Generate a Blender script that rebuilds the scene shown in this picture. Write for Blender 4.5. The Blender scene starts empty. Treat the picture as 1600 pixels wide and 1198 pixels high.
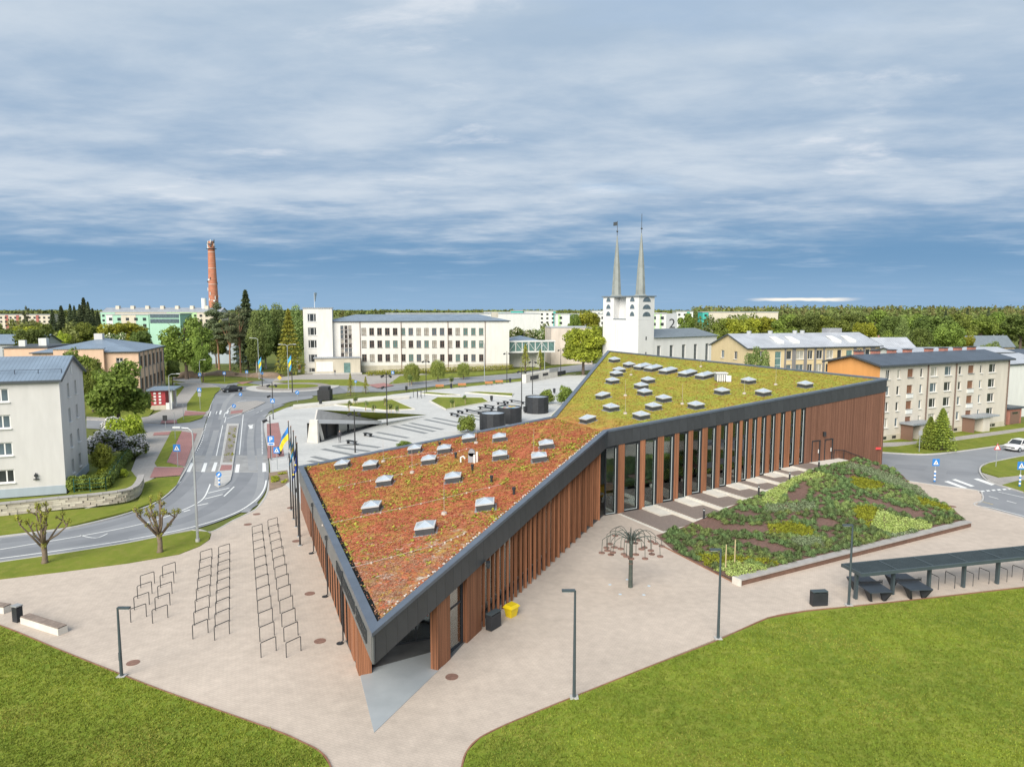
import bpy, bmesh, math, random
import numpy as np
from mathutils import Vector, Matrix
random.seed(7); np.random.seed(7)
S = bpy.context.scene
C = S.collection
# ---------------------------------------------------------------- camera, sky, sun, exposure
F_PX, PITCH, CAM_H = 1110.0, math.radians(6.0), 18.5
cd = bpy.data.cameras.new('camera'); cam = bpy.data.objects.new('camera', cd); C.objects.link(cam)
cd.sensor_fit = 'HORIZONTAL'; cd.sensor_width = 36.0; cd.lens = F_PX / 1600 * 36.0
cd.clip_start = 0.5; cd.clip_end = 20000
cam.location = (0, 0, CAM_H); cam.rotation_euler = (math.pi / 2 - PITCH, 0, 0)
S.camera = cam
S.render.engine = 'CYCLES'
S.view_settings.view_transform = 'Standard'; S.view_settings.look = 'None'
S.view_settings.gamma = 1.0; S.view_settings.use_curve_mapping = False
S.view_settings.exposure = 0.98
SUN_EL, SUN_AZ = math.radians(33), math.radians(203)      # azimuth clockwise from +Y
def lin(r, g, b):
    f = lambda c: c / 12.92 if c <= .04045 else ((c + .055) / 1.055) ** 2.4
    return (f(r / 255), f(g / 255), f(b / 255), 1.0)
W = bpy.data.worlds.new('World'); S.world = W; W.use_nodes = True
def build_world():
    nt = W.node_tree; N = nt.nodes; Lk = nt.links; N.clear()
    out = N.new('ShaderNodeOutputWorld'); bg = N.new('ShaderNodeBackground'); bg.inputs[1].default_value = 0.1
    Lk.new(bg.outputs[0], out.inputs[0])
    sky = N.new('ShaderNodeTexSky'); sky.sky_type = 'NISHITA'; sky.sun_disc = False
    sky.sun_elevation = SUN_EL; sky.sun_rotation = SUN_AZ; sky.altitude = 80; sky.ozone_density = 2.0
    tc = N.new('ShaderNodeTexCoord'); sep = N.new('ShaderNodeSeparateXYZ'); Lk.new(tc.outputs['Generated'], sep.inputs[0])
    def M(op, a, b=None, c=None, clamp=False):
        n = N.new('ShaderNodeMath'); n.operation = op; n.use_clamp = clamp
        for i, v in enumerate((a, b, c)):
            if v is None: continue
            if isinstance(v, (int, float)): n.inputs[i].default_value = v
            else: Lk.new(v, n.inputs[i])
        return n.outputs[0]
    def MR(v, a, b, c=0., d=1., t='SMOOTHSTEP'):
        n = N.new('ShaderNodeMapRange'); n.interpolation_type = t
        Lk.new(v, n.inputs[0])
        for i, x in enumerate((a, b, c, d)): n.inputs[i + 1].default_value = x
        return n.outputs[0]
    def MIX(f, a, b, mode='MIX'):
        n = N.new('ShaderNodeMix'); n.data_type = 'RGBA'; n.blend_type = mode
        for s, v in ((n.inputs[0], f), (n.inputs[6], a), (n.inputs[7], b)):
            if isinstance(v, (int, float)): s.default_value = v
            elif isinstance(v, tuple): s.default_value = v
            else: Lk.new(v, s)
        return n.outputs[2]
    def NO(vec, scale, detail, rough, dist=0.):
        n = N.new('ShaderNodeTexNoise'); Lk.new(vec, n.inputs['Vector'])
        n.inputs['Scale'].default_value = scale; n.inputs['Detail'].default_value = detail
        n.inputs['Roughness'].default_value = rough; n.inputs['Distortion'].default_value = dist
        return n.outputs[0]
    x, y, z = sep.outputs
    zc = M('ADD', M('MAXIMUM', z, 0.0), 0.085)
    cv = N.new('ShaderNodeCombineXYZ'); Lk.new(M('DIVIDE', x, zc), cv.inputs[0]); Lk.new(M('DIVIDE', y, zc), cv.inputs[1]); cv.inputs[2].default_value = 3.7
    mp = N.new('ShaderNodeMapping'); Lk.new(cv.outputs[0], mp.inputs[0]); mp.inputs['Scale'].default_value = (0.70, 1.0, 1.0); mp.inputs['Rotation'].default_value = (0, 0, 0.25)
    big = NO(mp.outputs[0], 0.62, 5, 0.55, 0.2); mid = NO(mp.outputs[0], 2.1, 10, 0.58, 0.12)
    k = 10.0 / 1.72
    def col(r, g, b, s=1.0):
        c = lin(r, g, b); return (c[0] * k * s, c[1] * k * s, c[2] * k * s, 1)
    t = M('ADD', M('MULTIPLY', big, 0.50), M('MULTIPLY', mid, 0.62))
    # cloud deck: blue-grey undersides to pale tops
    c1 = MIX(MR(t, .40, .74), col(142, 167, 194), col(195, 206, 218))
    hi = MR(z, 0.12, 0.45)
    c1 = MIX(M('MULTIPLY', hi, 0.5), c1, col(186, 199, 211))
    white = M('MULTIPLY', MR(NO(mp.outputs[0], 1.9, 10, 0.62, 0.2), .56, .74), MR(z, 0.085, 0.16))
    c1 = MIX(M('MULTIPLY', white, 0.45), c1, col(238, 238, 240))
    # breaks of clear sky between the clouds
    gap = MR(NO(mp.outputs[0], 0.8, 6, 0.5, 0.2), .60, .72)
    c1 = MIX(M('MULTIPLY', gap, 0.12), c1, sky.outputs[0])
    # far rain cloud low over the horizon
    edge = M('ADD', z, M('MULTIPLY', M('SUBTRACT', mid, 0.5), 0.10))
    low = MR(edge, 0.055, 0.150, 1.0, 0.0)
    lowc = MIX(MR(z, 0.0, 0.075), col(138, 170, 200), col(108, 147, 183))
    stk = M('MULTIPLY', MR(mid, .5, .75), 0.35)
    lowc = MIX(stk, lowc, col(152, 178, 206))
    c2 = MIX(low, c1, lowc)
    # thin bright cloud bank far away
    az = M('ARCTAN2', x, y)
    cva = N.new('ShaderNodeCombineXYZ'); Lk.new(M('MULTIPLY', az, 55.0), cva.inputs[0]); Lk.new(M('MULTIPLY', z, 260.0), cva.inputs[1])
    bank = NO(cva.outputs[0], 0.5, 4, 0.5)
    da = M('ABSOLUTE', M('SUBTRACT', az, 0.385)); dz = M('ABSOLUTE', M('SUBTRACT', z, M('ADD', 0.0115, M('MULTIPLY', M('SUBTRACT', bank, .5), 0.006))))
    bk = M('MULTIPLY', MR(da, 0.03, 0.075, 1, 0), MR(dz, 0.0006, 0.0030, 1, 0))
    c2 = MIX(M('MULTIPLY', bk, MR(bank, .3, .48)), c2, col(246, 240, 230))
    below = MR(z, -0.06, -0.01)
    c2 = MIX(below, col(95, 105, 85), c2)
    Lk.new(c2, bg.inputs[0])
build_world()
sd = bpy.data.lights.new('sun', 'SUN'); sd.energy = 2.75; sd.angle = math.radians(48); sd.color = (1.0, 0.93, 0.82)
sun = bpy.data.objects.new('sun', sd); C.objects.link(sun)
sdir = Vector((math.sin(SUN_AZ) * math.cos(SUN_EL), math.cos(SUN_AZ) * math.cos(SUN_EL), math.sin(SUN_EL)))
sun.rotation_euler = sdir.to_track_quat('Z', 'Y').to_euler(); sun.location = (-60, -60, 80)

# ---------------------------------------------------------------- measuring helpers
CP, SP = math.cos(PITCH), math.sin(PITCH)
def ray(x, y):
    a, b = (x - 800) / F_PX, (599 - y) / F_PX
    return Vector((a, CP + b * SP, -SP + b * CP))
def G(x, y, z=0.1):
    d = ray(x, y); t = (z - CAM_H) / d.z
    return Vector((d.x * t, d.y * t, z))
def at(x, y, Y):
    d = ray(x, y); t = Y / d.y
    return Vector((d.x * t, Y, CAM_H + d.z * t))
def proj(p):
    q = Vector(p) - Vector((0, 0, CAM_H)); zz = q.y * CP - q.z * SP
    return 800 + F_PX * q.x / zz, 599 - F_PX * (q.y * SP + q.z * CP) / zz
def inside(px, py, poly):
    r = False; j = len(poly) - 1
    for i in range(len(poly)):
        xi, yi = poly[i]; xj, yj = poly[j]
        if (yi > py) != (yj > py) and px < (xj - xi) * (py - yi) / (yj - yi) + xi: r = not r
        j = i
    return r
def smooth_poly(pts, n=6, closed=True):
    P = [Vector(p) for p in pts]; m = len(P); o = []
    rng = range(m) if closed else range(m - 1)
    for i in rng:
        p0, p1, p2, p3 = (P[(i - 1) % m], P[i], P[(i + 1) % m], P[(i + 2) % m]) if closed else (P[max(i - 1, 0)], P[i], P[i + 1], P[min(i + 2, m - 1)])
        for k in range(n):
            t = k / n
            o.append(0.5 * ((2 * p1) + (p2 - p0) * t + (2 * p0 - 5 * p1 + 4 * p2 - p3) * t * t + (3 * p1 - p0 - 3 * p2 + p3) * t ** 3))
    if not closed: o.append(P[-1])
    return o

# ---------------------------------------------------------------- mesh builder
class MB:
    def __init__(s): s.v = []; s.f = []; s.m = []
    def add(s, vs, fs, mi=0):
        b = len(s.v); s.v += [tuple(v) for v in vs]; s.f += [tuple(i + b for i in f) for f in fs]; s.m += [mi] * len(fs); return s
    def box(s, x0, x1, y0, y1, z0, z1, mi=0):
        return s.add([(x0,y0,z0),(x1,y0,z0),(x1,y1,z0),(x0,y1,z0),(x0,y0,z1),(x1,y0,z1),(x1,y1,z1),(x0,y1,z1)],
                     [(3,2,1,0),(4,5,6,7),(0,1,5,4),(1,2,6,5),(2,3,7,6),(3,0,4,7)], mi)
    def prism(s, pts, z0, z1, mi=0, mside=None):
        n = len(pts); a = sum(pts[i][0]*pts[(i+1)%n][1]-pts[(i+1)%n][0]*pts[i][1] for i in range(n))
        if a < 0: pts = list(pts)[::-1]
        zt = z1 if isinstance(z1, (list, tuple)) else [z1]*n
        if a < 0 and isinstance(z1, (list, tuple)): zt = list(z1)[::-1]
        b = len(s.v)
        s.v += [(p[0],p[1],z0) for p in pts] + [(p[0],p[1],z) for p,z in zip(pts,zt)]
        s.f.append(tuple(b+n+i for i in range(n))); s.m.append(mi)
        s.f.append(tuple(b+i for i in range(n-1,-1,-1))); s.m.append(mi)
        for i in range(n):
            j=(i+1)%n; s.f.append((b+i,b+j,b+n+j,b+n+i)); s.m.append(mi if mside is None else mside)
        return s
    def quad(s, a, b, c, d, mi=0): return s.add([a,b,c,d],[(0,1,2,3)],mi)
    def cyl(s, p0, p1, r0, r1=None, n=10, mi=0, cap=True):
        r1 = r0 if r1 is None else r1
        p0=Vector(p0);p1=Vector(p1);d=(p1-p0)
        if d.length<1e-6: return s
        d.normalize(); a=d.orthogonal().normalized(); c=d.cross(a)
        vs=[];fs=[]
        for p,r in((p0,r0),(p1,r1)):
            for i in range(n):
                t=2*math.pi*i/n; vs.append(p+a*(r*math.cos(t))+c*(r*math.sin(t)))
        for i in range(n): j=(i+1)%n; fs.append((i,j,n+j,n+i))
        if cap: fs+= [tuple(range(n-1,-1,-1)),tuple(range(n,2*n))]
        return s.add(vs,fs,mi)
    def tube(s, pts, r, n=6, mi=0):
        pts=[Vector(p) for p in pts]; R=r if isinstance(r,(list,tuple)) else [r]*len(pts)
        vs=[];fs=[];a=None
        for k,p in enumerate(pts):
            d=(pts[min(k+1,len(pts)-1)]-pts[max(k-1,0)]).normalized()
            if a is None: a=d.orthogonal().normalized()
            else: a=(a-d*a.dot(d)).normalized()
            c=d.cross(a)
            for i in range(n):
                t=2*math.pi*i/n; vs.append(p+a*(R[k]*math.cos(t))+c*(R[k]*math.sin(t)))
        for k in range(len(pts)-1):
            for i in range(n):
                j=(i+1)%n; fs.append((k*n+i,k*n+j,(k+1)*n+j,(k+1)*n+i))
        fs+=[tuple(range(n-1,-1,-1)),tuple(range((len(pts)-1)*n,len(pts)*n))]
        return s.add(vs,fs,mi)
    def bar(s, p0, p1, w, h, mi=0, up=(0,0,1)):
        p0=Vector(p0);p1=Vector(p1);d=(p1-p0).normalized();u=Vector(up)
        a=d.cross(u)
        if a.length<1e-4: a=d.orthogonal()
        a.normalize(); c=a.cross(d).normalized(); a*=w/2; c*=h/2
        vs=[p0-a-c,p0+a-c,p0+a+c,p0-a+c,p1-a-c,p1+a-c,p1+a+c,p1-a+c]
        return s.add(vs,[(0,1,2,3),(7,6,5,4),(0,4,5,1),(1,5,6,2),(2,6,7,3),(3,7,4,0)],mi)
    def ico(s, c, r, sub=1, sc=(1,1,1), mi=0, jit=0.):
        bm=bmesh.new(); bmesh.ops.create_icosphere(bm,subdivisions=sub,radius=1)
        vs=[]
        for v in bm.verts:
            q=v.co*(1+random.uniform(-jit,jit)); vs.append((c[0]+q.x*r*sc[0],c[1]+q.y*r*sc[1],c[2]+q.z*r*sc[2]))
        fs=[tuple(v.index for v in f.verts) for f in bm.faces]; bm.free()
        return s.add(vs,fs,mi)
    def mesh(s, name, mats, smooth=False):
        me=bpy.data.meshes.new(name); me.from_pydata(s.v,[],s.f)
        mats = mats if isinstance(mats,(list,tuple)) else [mats]
        for m in mats: me.materials.append(MT[m] if isinstance(m,str) else m)
        if len(mats)>1: me.polygons.foreach_set('material_index', s.m)
        if smooth: me.polygons.foreach_set('use_smooth',[True]*len(me.polygons))
        me.update(); return me
    def build(s, name, mats, parent=None, smooth=False, loc=None, rz=0):
        return link(name, s.mesh(name,mats,smooth), parent, loc, rz)
def link(name, me, parent=None, loc=None, rz=0, scale=None):
    o=bpy.data.objects.new(name,me); C.objects.link(o)
    if parent is not None: o.parent=parent
    if loc is not None: o.location=loc
    if rz: o.rotation_euler=(0,0,rz)
    if scale is not None: o.scale=scale if isinstance(scale,(tuple,list)) else (scale,)*3
    return o
def tag(o,label=None,cat=None,group=None,kind=None):
    if label: o['label']=label
    if cat: o['category']=cat
    if group: o['group']=group
    if kind: o['kind']=kind
    return o
def thing(name,label,cat,loc=(0,0,0),rz=0,group=None,scale=None):
    o=link(name,None,None,loc,rz,scale); o.empty_display_size=.2
    return tag(o,label,cat,group)
def struct(o): o['kind']='structure'; return o
def dup(root,loc=None,rz=None,label=None,group=None,scale=None,cat=None):
    r=root.copy(); C.objects.link(r)
    if loc is not None: r.location=loc
    if rz is not None: r.rotation_euler=(0,0,rz)
    if scale is not None: r.scale=scale if isinstance(scale,(tuple,list)) else (scale,)*3
    tag(r,label,cat,group)
    for ch in KIDS.get(root.name,list(root.children)):
        c=ch.copy(); C.objects.link(c); c.parent=r
        for g in list(ch.children):
            d=g.copy(); C.objects.link(d); d.parent=c
    return r
KIDS={}

# ---------------------------------------------------------------- materials
MT={}
def mat(name,c,rough=.7,var=0.,scale=3.,c2=None,bump=0.,metal=0.,spec=.5,detail=5,bscale=None,coord='Object',stretch=None,objrand=0.):
    m=bpy.data.materials.new(name); m.use_nodes=True; nt=m.node_tree; N=nt.nodes; L=nt.links
    b=N['Principled BSDF']; b.inputs['Roughness'].default_value=rough; b.inputs['Metallic'].default_value=metal
    b.inputs['Specular IOR Level'].default_value=spec
    c=tuple(c)[:3]+(1,); b.inputs['Base Color'].default_value=c
    m.diffuse_color=c
    if var or c2 or bump:
        tc=N.new('ShaderNodeTexCoord'); src=tc.outputs[coord]
        if stretch:
            mp=N.new('ShaderNodeMapping'); L.new(src,mp.inputs[0]); mp.inputs['Scale'].default_value=stretch; src=mp.outputs[0]
        no=N.new('ShaderNodeTexNoise'); L.new(src,no.inputs['Vector']); no.inputs['Scale'].default_value=scale; no.inputs['Detail'].default_value=detail; no.inputs['Roughness'].default_value=.6
        if var or c2:
            mx=N.new('ShaderNodeMix'); mx.data_type='RGBA'
            a=c2 if c2 else tuple(v*(1-var) for v in c[:3]); a=tuple(a)[:3]+(1,)
            e=c if c2 else tuple(min(1,v*(1+var)) for v in c[:3])+(1,)
            mx.inputs[6].default_value=a; mx.inputs[7].default_value=e
            mr=N.new('ShaderNodeMapRange'); mr.inputs[1].default_value=.32; mr.inputs[2].default_value=.68; L.new(no.outputs[0],mr.inputs[0])
            L.new(mr.outputs[0],mx.inputs[0]); col=mx.outputs[2]
            if objrand:
                oi=N.new('ShaderNodeObjectInfo'); hs=N.new('ShaderNodeHueSaturation'); m2=N.new('ShaderNodeMapRange')
                m2.inputs[3].default_value=1-objrand; m2.inputs[4].default_value=1+objrand; L.new(oi.outputs['Random'],m2.inputs[0]); L.new(m2.outputs[0],hs.inputs['Value']); L.new(col,hs.inputs['Color']); col=hs.outputs[0]
            L.new(col,b.inputs['Base Color'])
        if bump:
            no2=N.new('ShaderNodeTexNoise'); L.new(src,no2.inputs['Vector']); no2.inputs['Scale'].default_value=bscale or scale*4; no2.inputs['Detail'].default_value=4
            bp=N.new('ShaderNodeBump'); bp.inputs['Strength'].default_value=bump; bp.inputs['Distance'].default_value=.05; L.new(no2.outputs[0],bp.inputs['Height']); L.new(bp.outputs[0],b.inputs['Normal'])
    MT[name]=m; return m
def nodes_of(m): nt=m.node_tree; return nt,nt.nodes,nt.links,nt.nodes['Principled BSDF']
def mixn(N,L,f,a,b,mode='MIX'):
    n=N.new('ShaderNodeMix'); n.data_type='RGBA'; n.blend_type=mode
    for s,v in((n.inputs[0],f),(n.inputs[6],a),(n.inputs[7],b)):
        if isinstance(v,(int,float)): s.default_value=v
        elif isinstance(v,tuple): s.default_value=tuple(v)[:3]+(1,)
        else: L.new(v,s)
    return n.outputs[2]
def noise(N,L,src,scale,detail=5,rough=.6,lo=.35,hi=.65,dist=0.):
    n=N.new('ShaderNodeTexNoise'); L.new(src,n.inputs['Vector']); n.inputs['Scale'].default_value=scale; n.inputs['Detail'].default_value=detail; n.inputs['Roughness'].default_value=rough; n.inputs['Distortion'].default_value=dist
    r=N.new('ShaderNodeMapRange'); r.inputs[1].default_value=lo; r.inputs[2].default_value=hi; L.new(n.outputs[0],r.inputs[0]); return r.outputs[0]
def leafmat(name,c1,c2,scale=.5,trans=.3,objrand=.18):
    m=mat(name,c1,.65,spec=.25); nt,N,L,b=nodes_of(m)
    tc=N.new('ShaderNodeTexCoord'); f=noise(N,L,tc.outputs['Object'],scale,3,.55,.38,.62)
    col=mixn(N,L,f,tuple(c2),tuple(c1))
    g=N.new('ShaderNodeNewGeometry'); f2=N.new('ShaderNodeMapRange'); f2.inputs[3].default_value=.72; f2.inputs[4].default_value=1.28; L.new(g.outputs['Random Per Island'],f2.inputs[0])
    oi=N.new('ShaderNodeObjectInfo'); r=N.new('ShaderNodeMapRange'); r.inputs[3].default_value=1-objrand; r.inputs[4].default_value=1+objrand; L.new(oi.outputs['Random'],r.inputs[0])
    mu=N.new('ShaderNodeMath'); mu.operation='MULTIPLY'; L.new(f2.outputs[0],mu.inputs[0]); L.new(r.outputs[0],mu.inputs[1])
    hs=N.new('ShaderNodeHueSaturation'); L.new(mu.outputs[0],hs.inputs['Value']); L.new(col,hs.inputs['Color'])
    h=N.new('ShaderNodeMapRange'); h.inputs[3].default_value=.48; h.inputs[4].default_value=.515; L.new(oi.outputs['Random'],h.inputs[0]); L.new(h.outputs[0],hs.inputs['Hue'])
    L.new(hs.outputs[0],b.inputs['Base Color'])
    tr=N.new('ShaderNodeBsdfTranslucent'); L.new(hs.outputs[0],tr.inputs[0]); ms=N.new('ShaderNodeMixShader'); ms.inputs[0].default_value=trans
    L.new(b.outputs[0],ms.inputs[1]); L.new(tr.outputs[0],ms.inputs[2]); L.new(ms.outputs[0],N['Material Output'].inputs[0]); return m
def glassmat(name,tint,opac,rough=.03):
    # window glass: partly see-through, partly mirror
    m=bpy.data.materials.new(name); m.use_nodes=True; nt=m.node_tree; N=nt.nodes; L=nt.links; N.clear()
    o=N.new('ShaderNodeOutputMaterial'); t=N.new('ShaderNodeBsdfTransparent'); t.inputs[0].default_value=tuple(tint)+(1,)
    g=N.new('ShaderNodeBsdfGlossy'); g.inputs['Roughness'].default_value=rough; g.inputs[0].default_value=(.9,.95,.95,1)
    fr=N.new('ShaderNodeFresnel'); fr.inputs[0].default_value=1.5; ad=N.new('ShaderNodeMath'); ad.operation='ADD'; ad.use_clamp=True; L.new(fr.outputs[0],ad.inputs[0]); ad.inputs[1].default_value=opac
    mx=N.new('ShaderNodeMixShader'); L.new(ad.outputs[0],mx.inputs[0]); L.new(t.outputs[0],mx.inputs[1]); L.new(g.outputs[0],mx.inputs[2]); L.new(mx.outputs[0],o.inputs[0])
    MT[name]=m; m.diffuse_color=(.1,.15,.18,1); return m

# ground surfaces
def paver_mat(name,a,b,mortar,bw,bh,scale_n=.25,stain=.12):
    m=mat(name,a,.85,spec=.3); nt,N,L,p=nodes_of(m); tc=N.new('ShaderNodeTexCoord'); mp=N.new('ShaderNodeMapping'); mp.inputs['Rotation'].default_value=(0,0,.42); L.new(tc.outputs['Object'],mp.inputs[0])
    br=N.new('ShaderNodeTexBrick'); L.new(mp.outputs[0],br.inputs['Vector']); br.inputs['Scale'].default_value=1.0
    br.inputs['Brick Width'].default_value=bw; br.inputs['Row Height'].default_value=bh; br.inputs['Mortar Size'].default_value=.012; br.inputs['Bias'].default_value=0.
    br.inputs['Color1'].default_value=tuple(a)[:3]+(1,); br.inputs['Color2'].default_value=tuple(b)[:3]+(1,); br.inputs['Mortar'].default_value=tuple(mortar)[:3]+(1,)
    f=noise(N,L,tc.outputs['Object'],scale_n,6,.62,.3,.7); c=mixn(N,L,f,tuple(1-stain for _ in'rgb'),tuple(1+stain*.6 for _ in 'rgb'))
    col=mixn(N,L,1.0,br.outputs[0],c,'MULTIPLY')
    f=noise(N,L,tc.outputs['Object'],scale_n*14,4,.7,.3,.7); c=mixn(N,L,f,(.9,.9,.9),(1.08,1.08,1.08)); col=mixn(N,L,1.0,col,c,'MULTIPLY')
    L.new(col,p.inputs['Base Color']); return m
paver_mat('paving',(.545,.465,.395),(.52,.442,.376),(.465,.395,.335),.28,.14,.11,.13)
paver_mat('red_paving',(.40,.20,.19),(.36,.18,.17),(.26,.15,.14),.3,.15,.3,.12)
paver_mat('plaza_concrete',(.54,.54,.525),(.51,.51,.50),(.43,.43,.42),2.4,1.2,.2,.09)
paver_mat('grey_paving',(.40,.375,.35),(.36,.34,.32),(.28,.26,.25),.5,.25,.2,.1)
mat('stripe',(.21,.22,.225),.8,.12,2.)
mat('asphalt',(.27,.28,.30),.88,c2=(.21,.22,.238),scale=.18,bump=.15,bscale=30)
mat('asphalt_new',(.21,.22,.235),.88,c2=(.16,.168,.18),scale=.25,bump=.15,bscale=30)
mat('road_worn',(.30,.30,.30),.88,.16,.8)
mat('marking',(.74,.75,.74),.7,.1,6.); mat('yellow_mark',(.55,.42,.12),.7,.1,4.)
mat('kerb',(.46,.45,.435),.85,.1,1.2)
mat('dirt',(.30,.21,.15),.95,c2=(.19,.145,.10),scale=1.1,bump=.4); mat('gravel',(.33,.30,.27),.95,c2=(.22,.2,.185),scale=4,bump=.5)
mat('mulch',(.215,.125,.10),.95,c2=(.12,.07,.055),scale=6,bump=.7,bscale=40)
def lawn_mat(name,a,b,d):
    m=mat(name,a,.9,spec=.15); nt,N,L,p=nodes_of(m); tc=N.new('ShaderNodeTexCoord'); s=tc.outputs['Object']
    col=mixn(N,L,noise(N,L,s,.14,7,.7,.34,.64),tuple(a),tuple(b)); col=mixn(N,L,noise(N,L,s,1.6,5,.7,.45,.72),col,tuple(d))
    mp=N.new('ShaderNodeMapping'); mp.inputs['Rotation'].default_value=(0,0,.5); mp.inputs['Scale'].default_value=(.9,.05,1); L.new(s,mp.inputs[0]); col=mixn(N,L,1.0,col,mixn(N,L,noise(N,L,mp.outputs[0],1.,3,.6,.35,.65),(.90,.91,.9),(1.08,1.06,1.05)),'MULTIPLY'); w_=noise(N,L,s,.75,8,.8,.66,.74); col=mixn(N,L,w_,col,(.25,.235,.085))
    v=noise(N,L,s,22,3,.7,.3,.7); col=mixn(N,L,1.0,col,mixn(N,L,v,(.84,.84,.84),(1.14,1.14,1.14)),'MULTIPLY')
    L.new(col,p.inputs['Base Color']); bn=N.new('ShaderNodeTexNoise'); L.new(s,bn.inputs['Vector']); bn.inputs['Scale'].default_value=26; bn.inputs['Detail'].default_value=3
    bp=N.new('ShaderNodeBump'); bp.inputs['Strength'].default_value=.35; bp.inputs['Distance'].default_value=.06; L.new(bn.outputs[0],bp.inputs['Height']); L.new(bp.outputs[0],p.inputs['Normal'])
lawn_mat('lawn',(.205,.27,.030),(.125,.18,.023),(.27,.285,.055)); lawn_mat('verge',(.20,.235,.032),(.14,.18,.024),(.23,.23,.05))
lawn_mat('meadow',(.15,.18,.04),(.11,.14,.033),(.18,.18,.06))
# building surfaces
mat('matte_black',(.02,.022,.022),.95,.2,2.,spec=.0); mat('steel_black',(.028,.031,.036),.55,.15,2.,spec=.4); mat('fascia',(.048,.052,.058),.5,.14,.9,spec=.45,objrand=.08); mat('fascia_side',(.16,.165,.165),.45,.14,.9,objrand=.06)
mat('trim_blue',(.11,.135,.175),.35,.12,1.2,metal=.25); mat('letter',(.03,.035,.04),.5)
def plank_mat(name,a,b,w=.11,rot=0.):
    m=mat(name,a,.75,spec=.25); nt,N,L,p=nodes_of(m); tc=N.new('ShaderNodeTexCoord'); mp=N.new('ShaderNodeMapping'); mp.inputs['Scale'].default_value=(1,1,.06); L.new(tc.outputs['Object'],mp.inputs[0])
    f=noise(N,L,mp.outputs[0],9,5,.65,.3,.7); col=mixn(N,L,f,tuple(b),tuple(a))
    s=N.new('ShaderNodeSeparateXYZ'); L.new(tc.outputs['Object'],s.inputs[0]); ad=N.new('ShaderNodeMath'); ad.operation='ADD'; L.new(s.outputs[0],ad.inputs[0]); L.new(s.outputs[1],ad.inputs[1])
    dv=N.new('ShaderNodeMath'); dv.operation='DIVIDE'; L.new(ad.outputs[0],dv.inputs[0]); dv.inputs[1].default_value=w
    fl=N.new('ShaderNodeMath'); fl.operation='FLOOR'; L.new(dv.outputs[0],fl.inputs[0]); wn=N.new('ShaderNodeTexWhiteNoise'); wn.noise_dimensions='1D'; L.new(fl.outputs[0],wn.inputs['W'])
    col=mixn(N,L,1.,col,mixn(N,L,wn.outputs[0],(.78,.78,.78),(1.2,1.2,1.2)),'MULTIPLY')
    fr=N.new('ShaderNodeMath'); fr.operation='FRACT'; L.new(dv.outputs[0],fr.inputs[0]); gr=N.new('ShaderNodeMath'); gr.operation='LESS_THAN'; L.new(fr.outputs[0],gr.inputs[0]); gr.inputs[1].default_value=.13
    col=mixn(N,L,gr.outputs[0],col,(.06,.03,.018)); L.new(col,p.inputs['Base Color'])
    oi=N.new('ShaderNodeObjectInfo'); hs=N.new('ShaderNodeHueSaturation'); r=N.new('ShaderNodeMapRange'); r.inputs[3].default_value=.86; r.inputs[4].default_value=1.14; L.new(oi.outputs['Random'],r.inputs[0]); L.new(r.outputs[0],hs.inputs['Value']); L.new(col,hs.inputs['Color']); L.new(hs.outputs[0],p.inputs['Base Color'])
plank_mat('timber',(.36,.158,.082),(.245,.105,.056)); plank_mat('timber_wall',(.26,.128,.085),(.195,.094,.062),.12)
mat('deck_board',(.24,.195,.172),.8,c2=(.165,.135,.12),scale=3,stretch=(14,1,1))
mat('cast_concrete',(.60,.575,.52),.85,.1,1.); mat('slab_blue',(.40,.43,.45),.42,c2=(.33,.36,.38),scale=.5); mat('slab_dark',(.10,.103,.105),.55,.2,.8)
glassmat('glass',(.55,.66,.64),.16); glassmat('glass_clear',(.75,.82,.82),.08); glassmat('glass_sky',(.8,.86,.9),.25,.08)
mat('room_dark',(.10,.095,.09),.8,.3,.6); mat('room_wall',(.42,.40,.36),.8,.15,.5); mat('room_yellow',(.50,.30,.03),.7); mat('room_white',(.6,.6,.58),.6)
# ================================================================ THE LIBRARY (timber and steel, planted roof)
def Vm(p,z): return Vector((p[0],p[1],z))
T2=Vector((-6.0,29.4)); L2=Vector((-19.5,64.0)); Kb=Vector((8.4,62.0)); R2=Vector((42.45,80.1))
zT,zL,zKb,zR=4.62,4.1,7.78,10.6
def plane3(a,b,c):
    n=(b-a).cross(c-a); return n,n.dot(a)
def onplane(x,y,pl):
    n,k=pl; d=ray(x,y); o=Vector((0,0,CAM_H)); return o+d*((k-n.dot(o))/n.dot(d))
PL1=plane3(Vm(T2,zT),Vm(Kb,zKb),Vm(L2,zL))
Ka=onplane(864,651,PL1); Bk=at(950,548,108.0)
RT,RK,RR,RB,RA,RL=Vm(T2,zT),Vm(Kb,zKb),Vm(R2,zR),Bk,Ka,Vm(L2,zL)
PL2a=plane3(RK,RR,RB); PL2b=plane3(RA,RK,RB)
def zplane(pl,x,y): n,k=pl; return (k-n.x*x-n.y*y)/n.z
def roof_at(px,py):
    # which roof facet does this sight line meet?
    p=onplane(px,py,PL1)
    s=(RK.xy-RA.xy); q=p.xy-RA.xy
    if s.x*q.y-s.y*q.x<0: return p,PL1
    p=onplane(px,py,PL2b); s=(RB.xy-RK.xy); q=p.xy-RK.xy
    if s.x*q.y-s.y*q.x>0: return p,PL2b
    return onplane(px,py,PL2a),PL2a
lib=thing('library_building','low angular library with orange planted roof, dark fascia and brown timber fins','library',(T2.x,T2.y,0))
O0=Vector((T2.x,T2.y,0))
def lb(mb,name,m,parent=None,smooth=False):
    # library parts are authored in world coordinates, then moved into the thing's frame
    mb.v=[(v[0]-O0.x,v[1]-O0.y,v[2]) for v in mb.v]
    return mb.build(name,m,lib if parent is None else parent,smooth)
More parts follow.
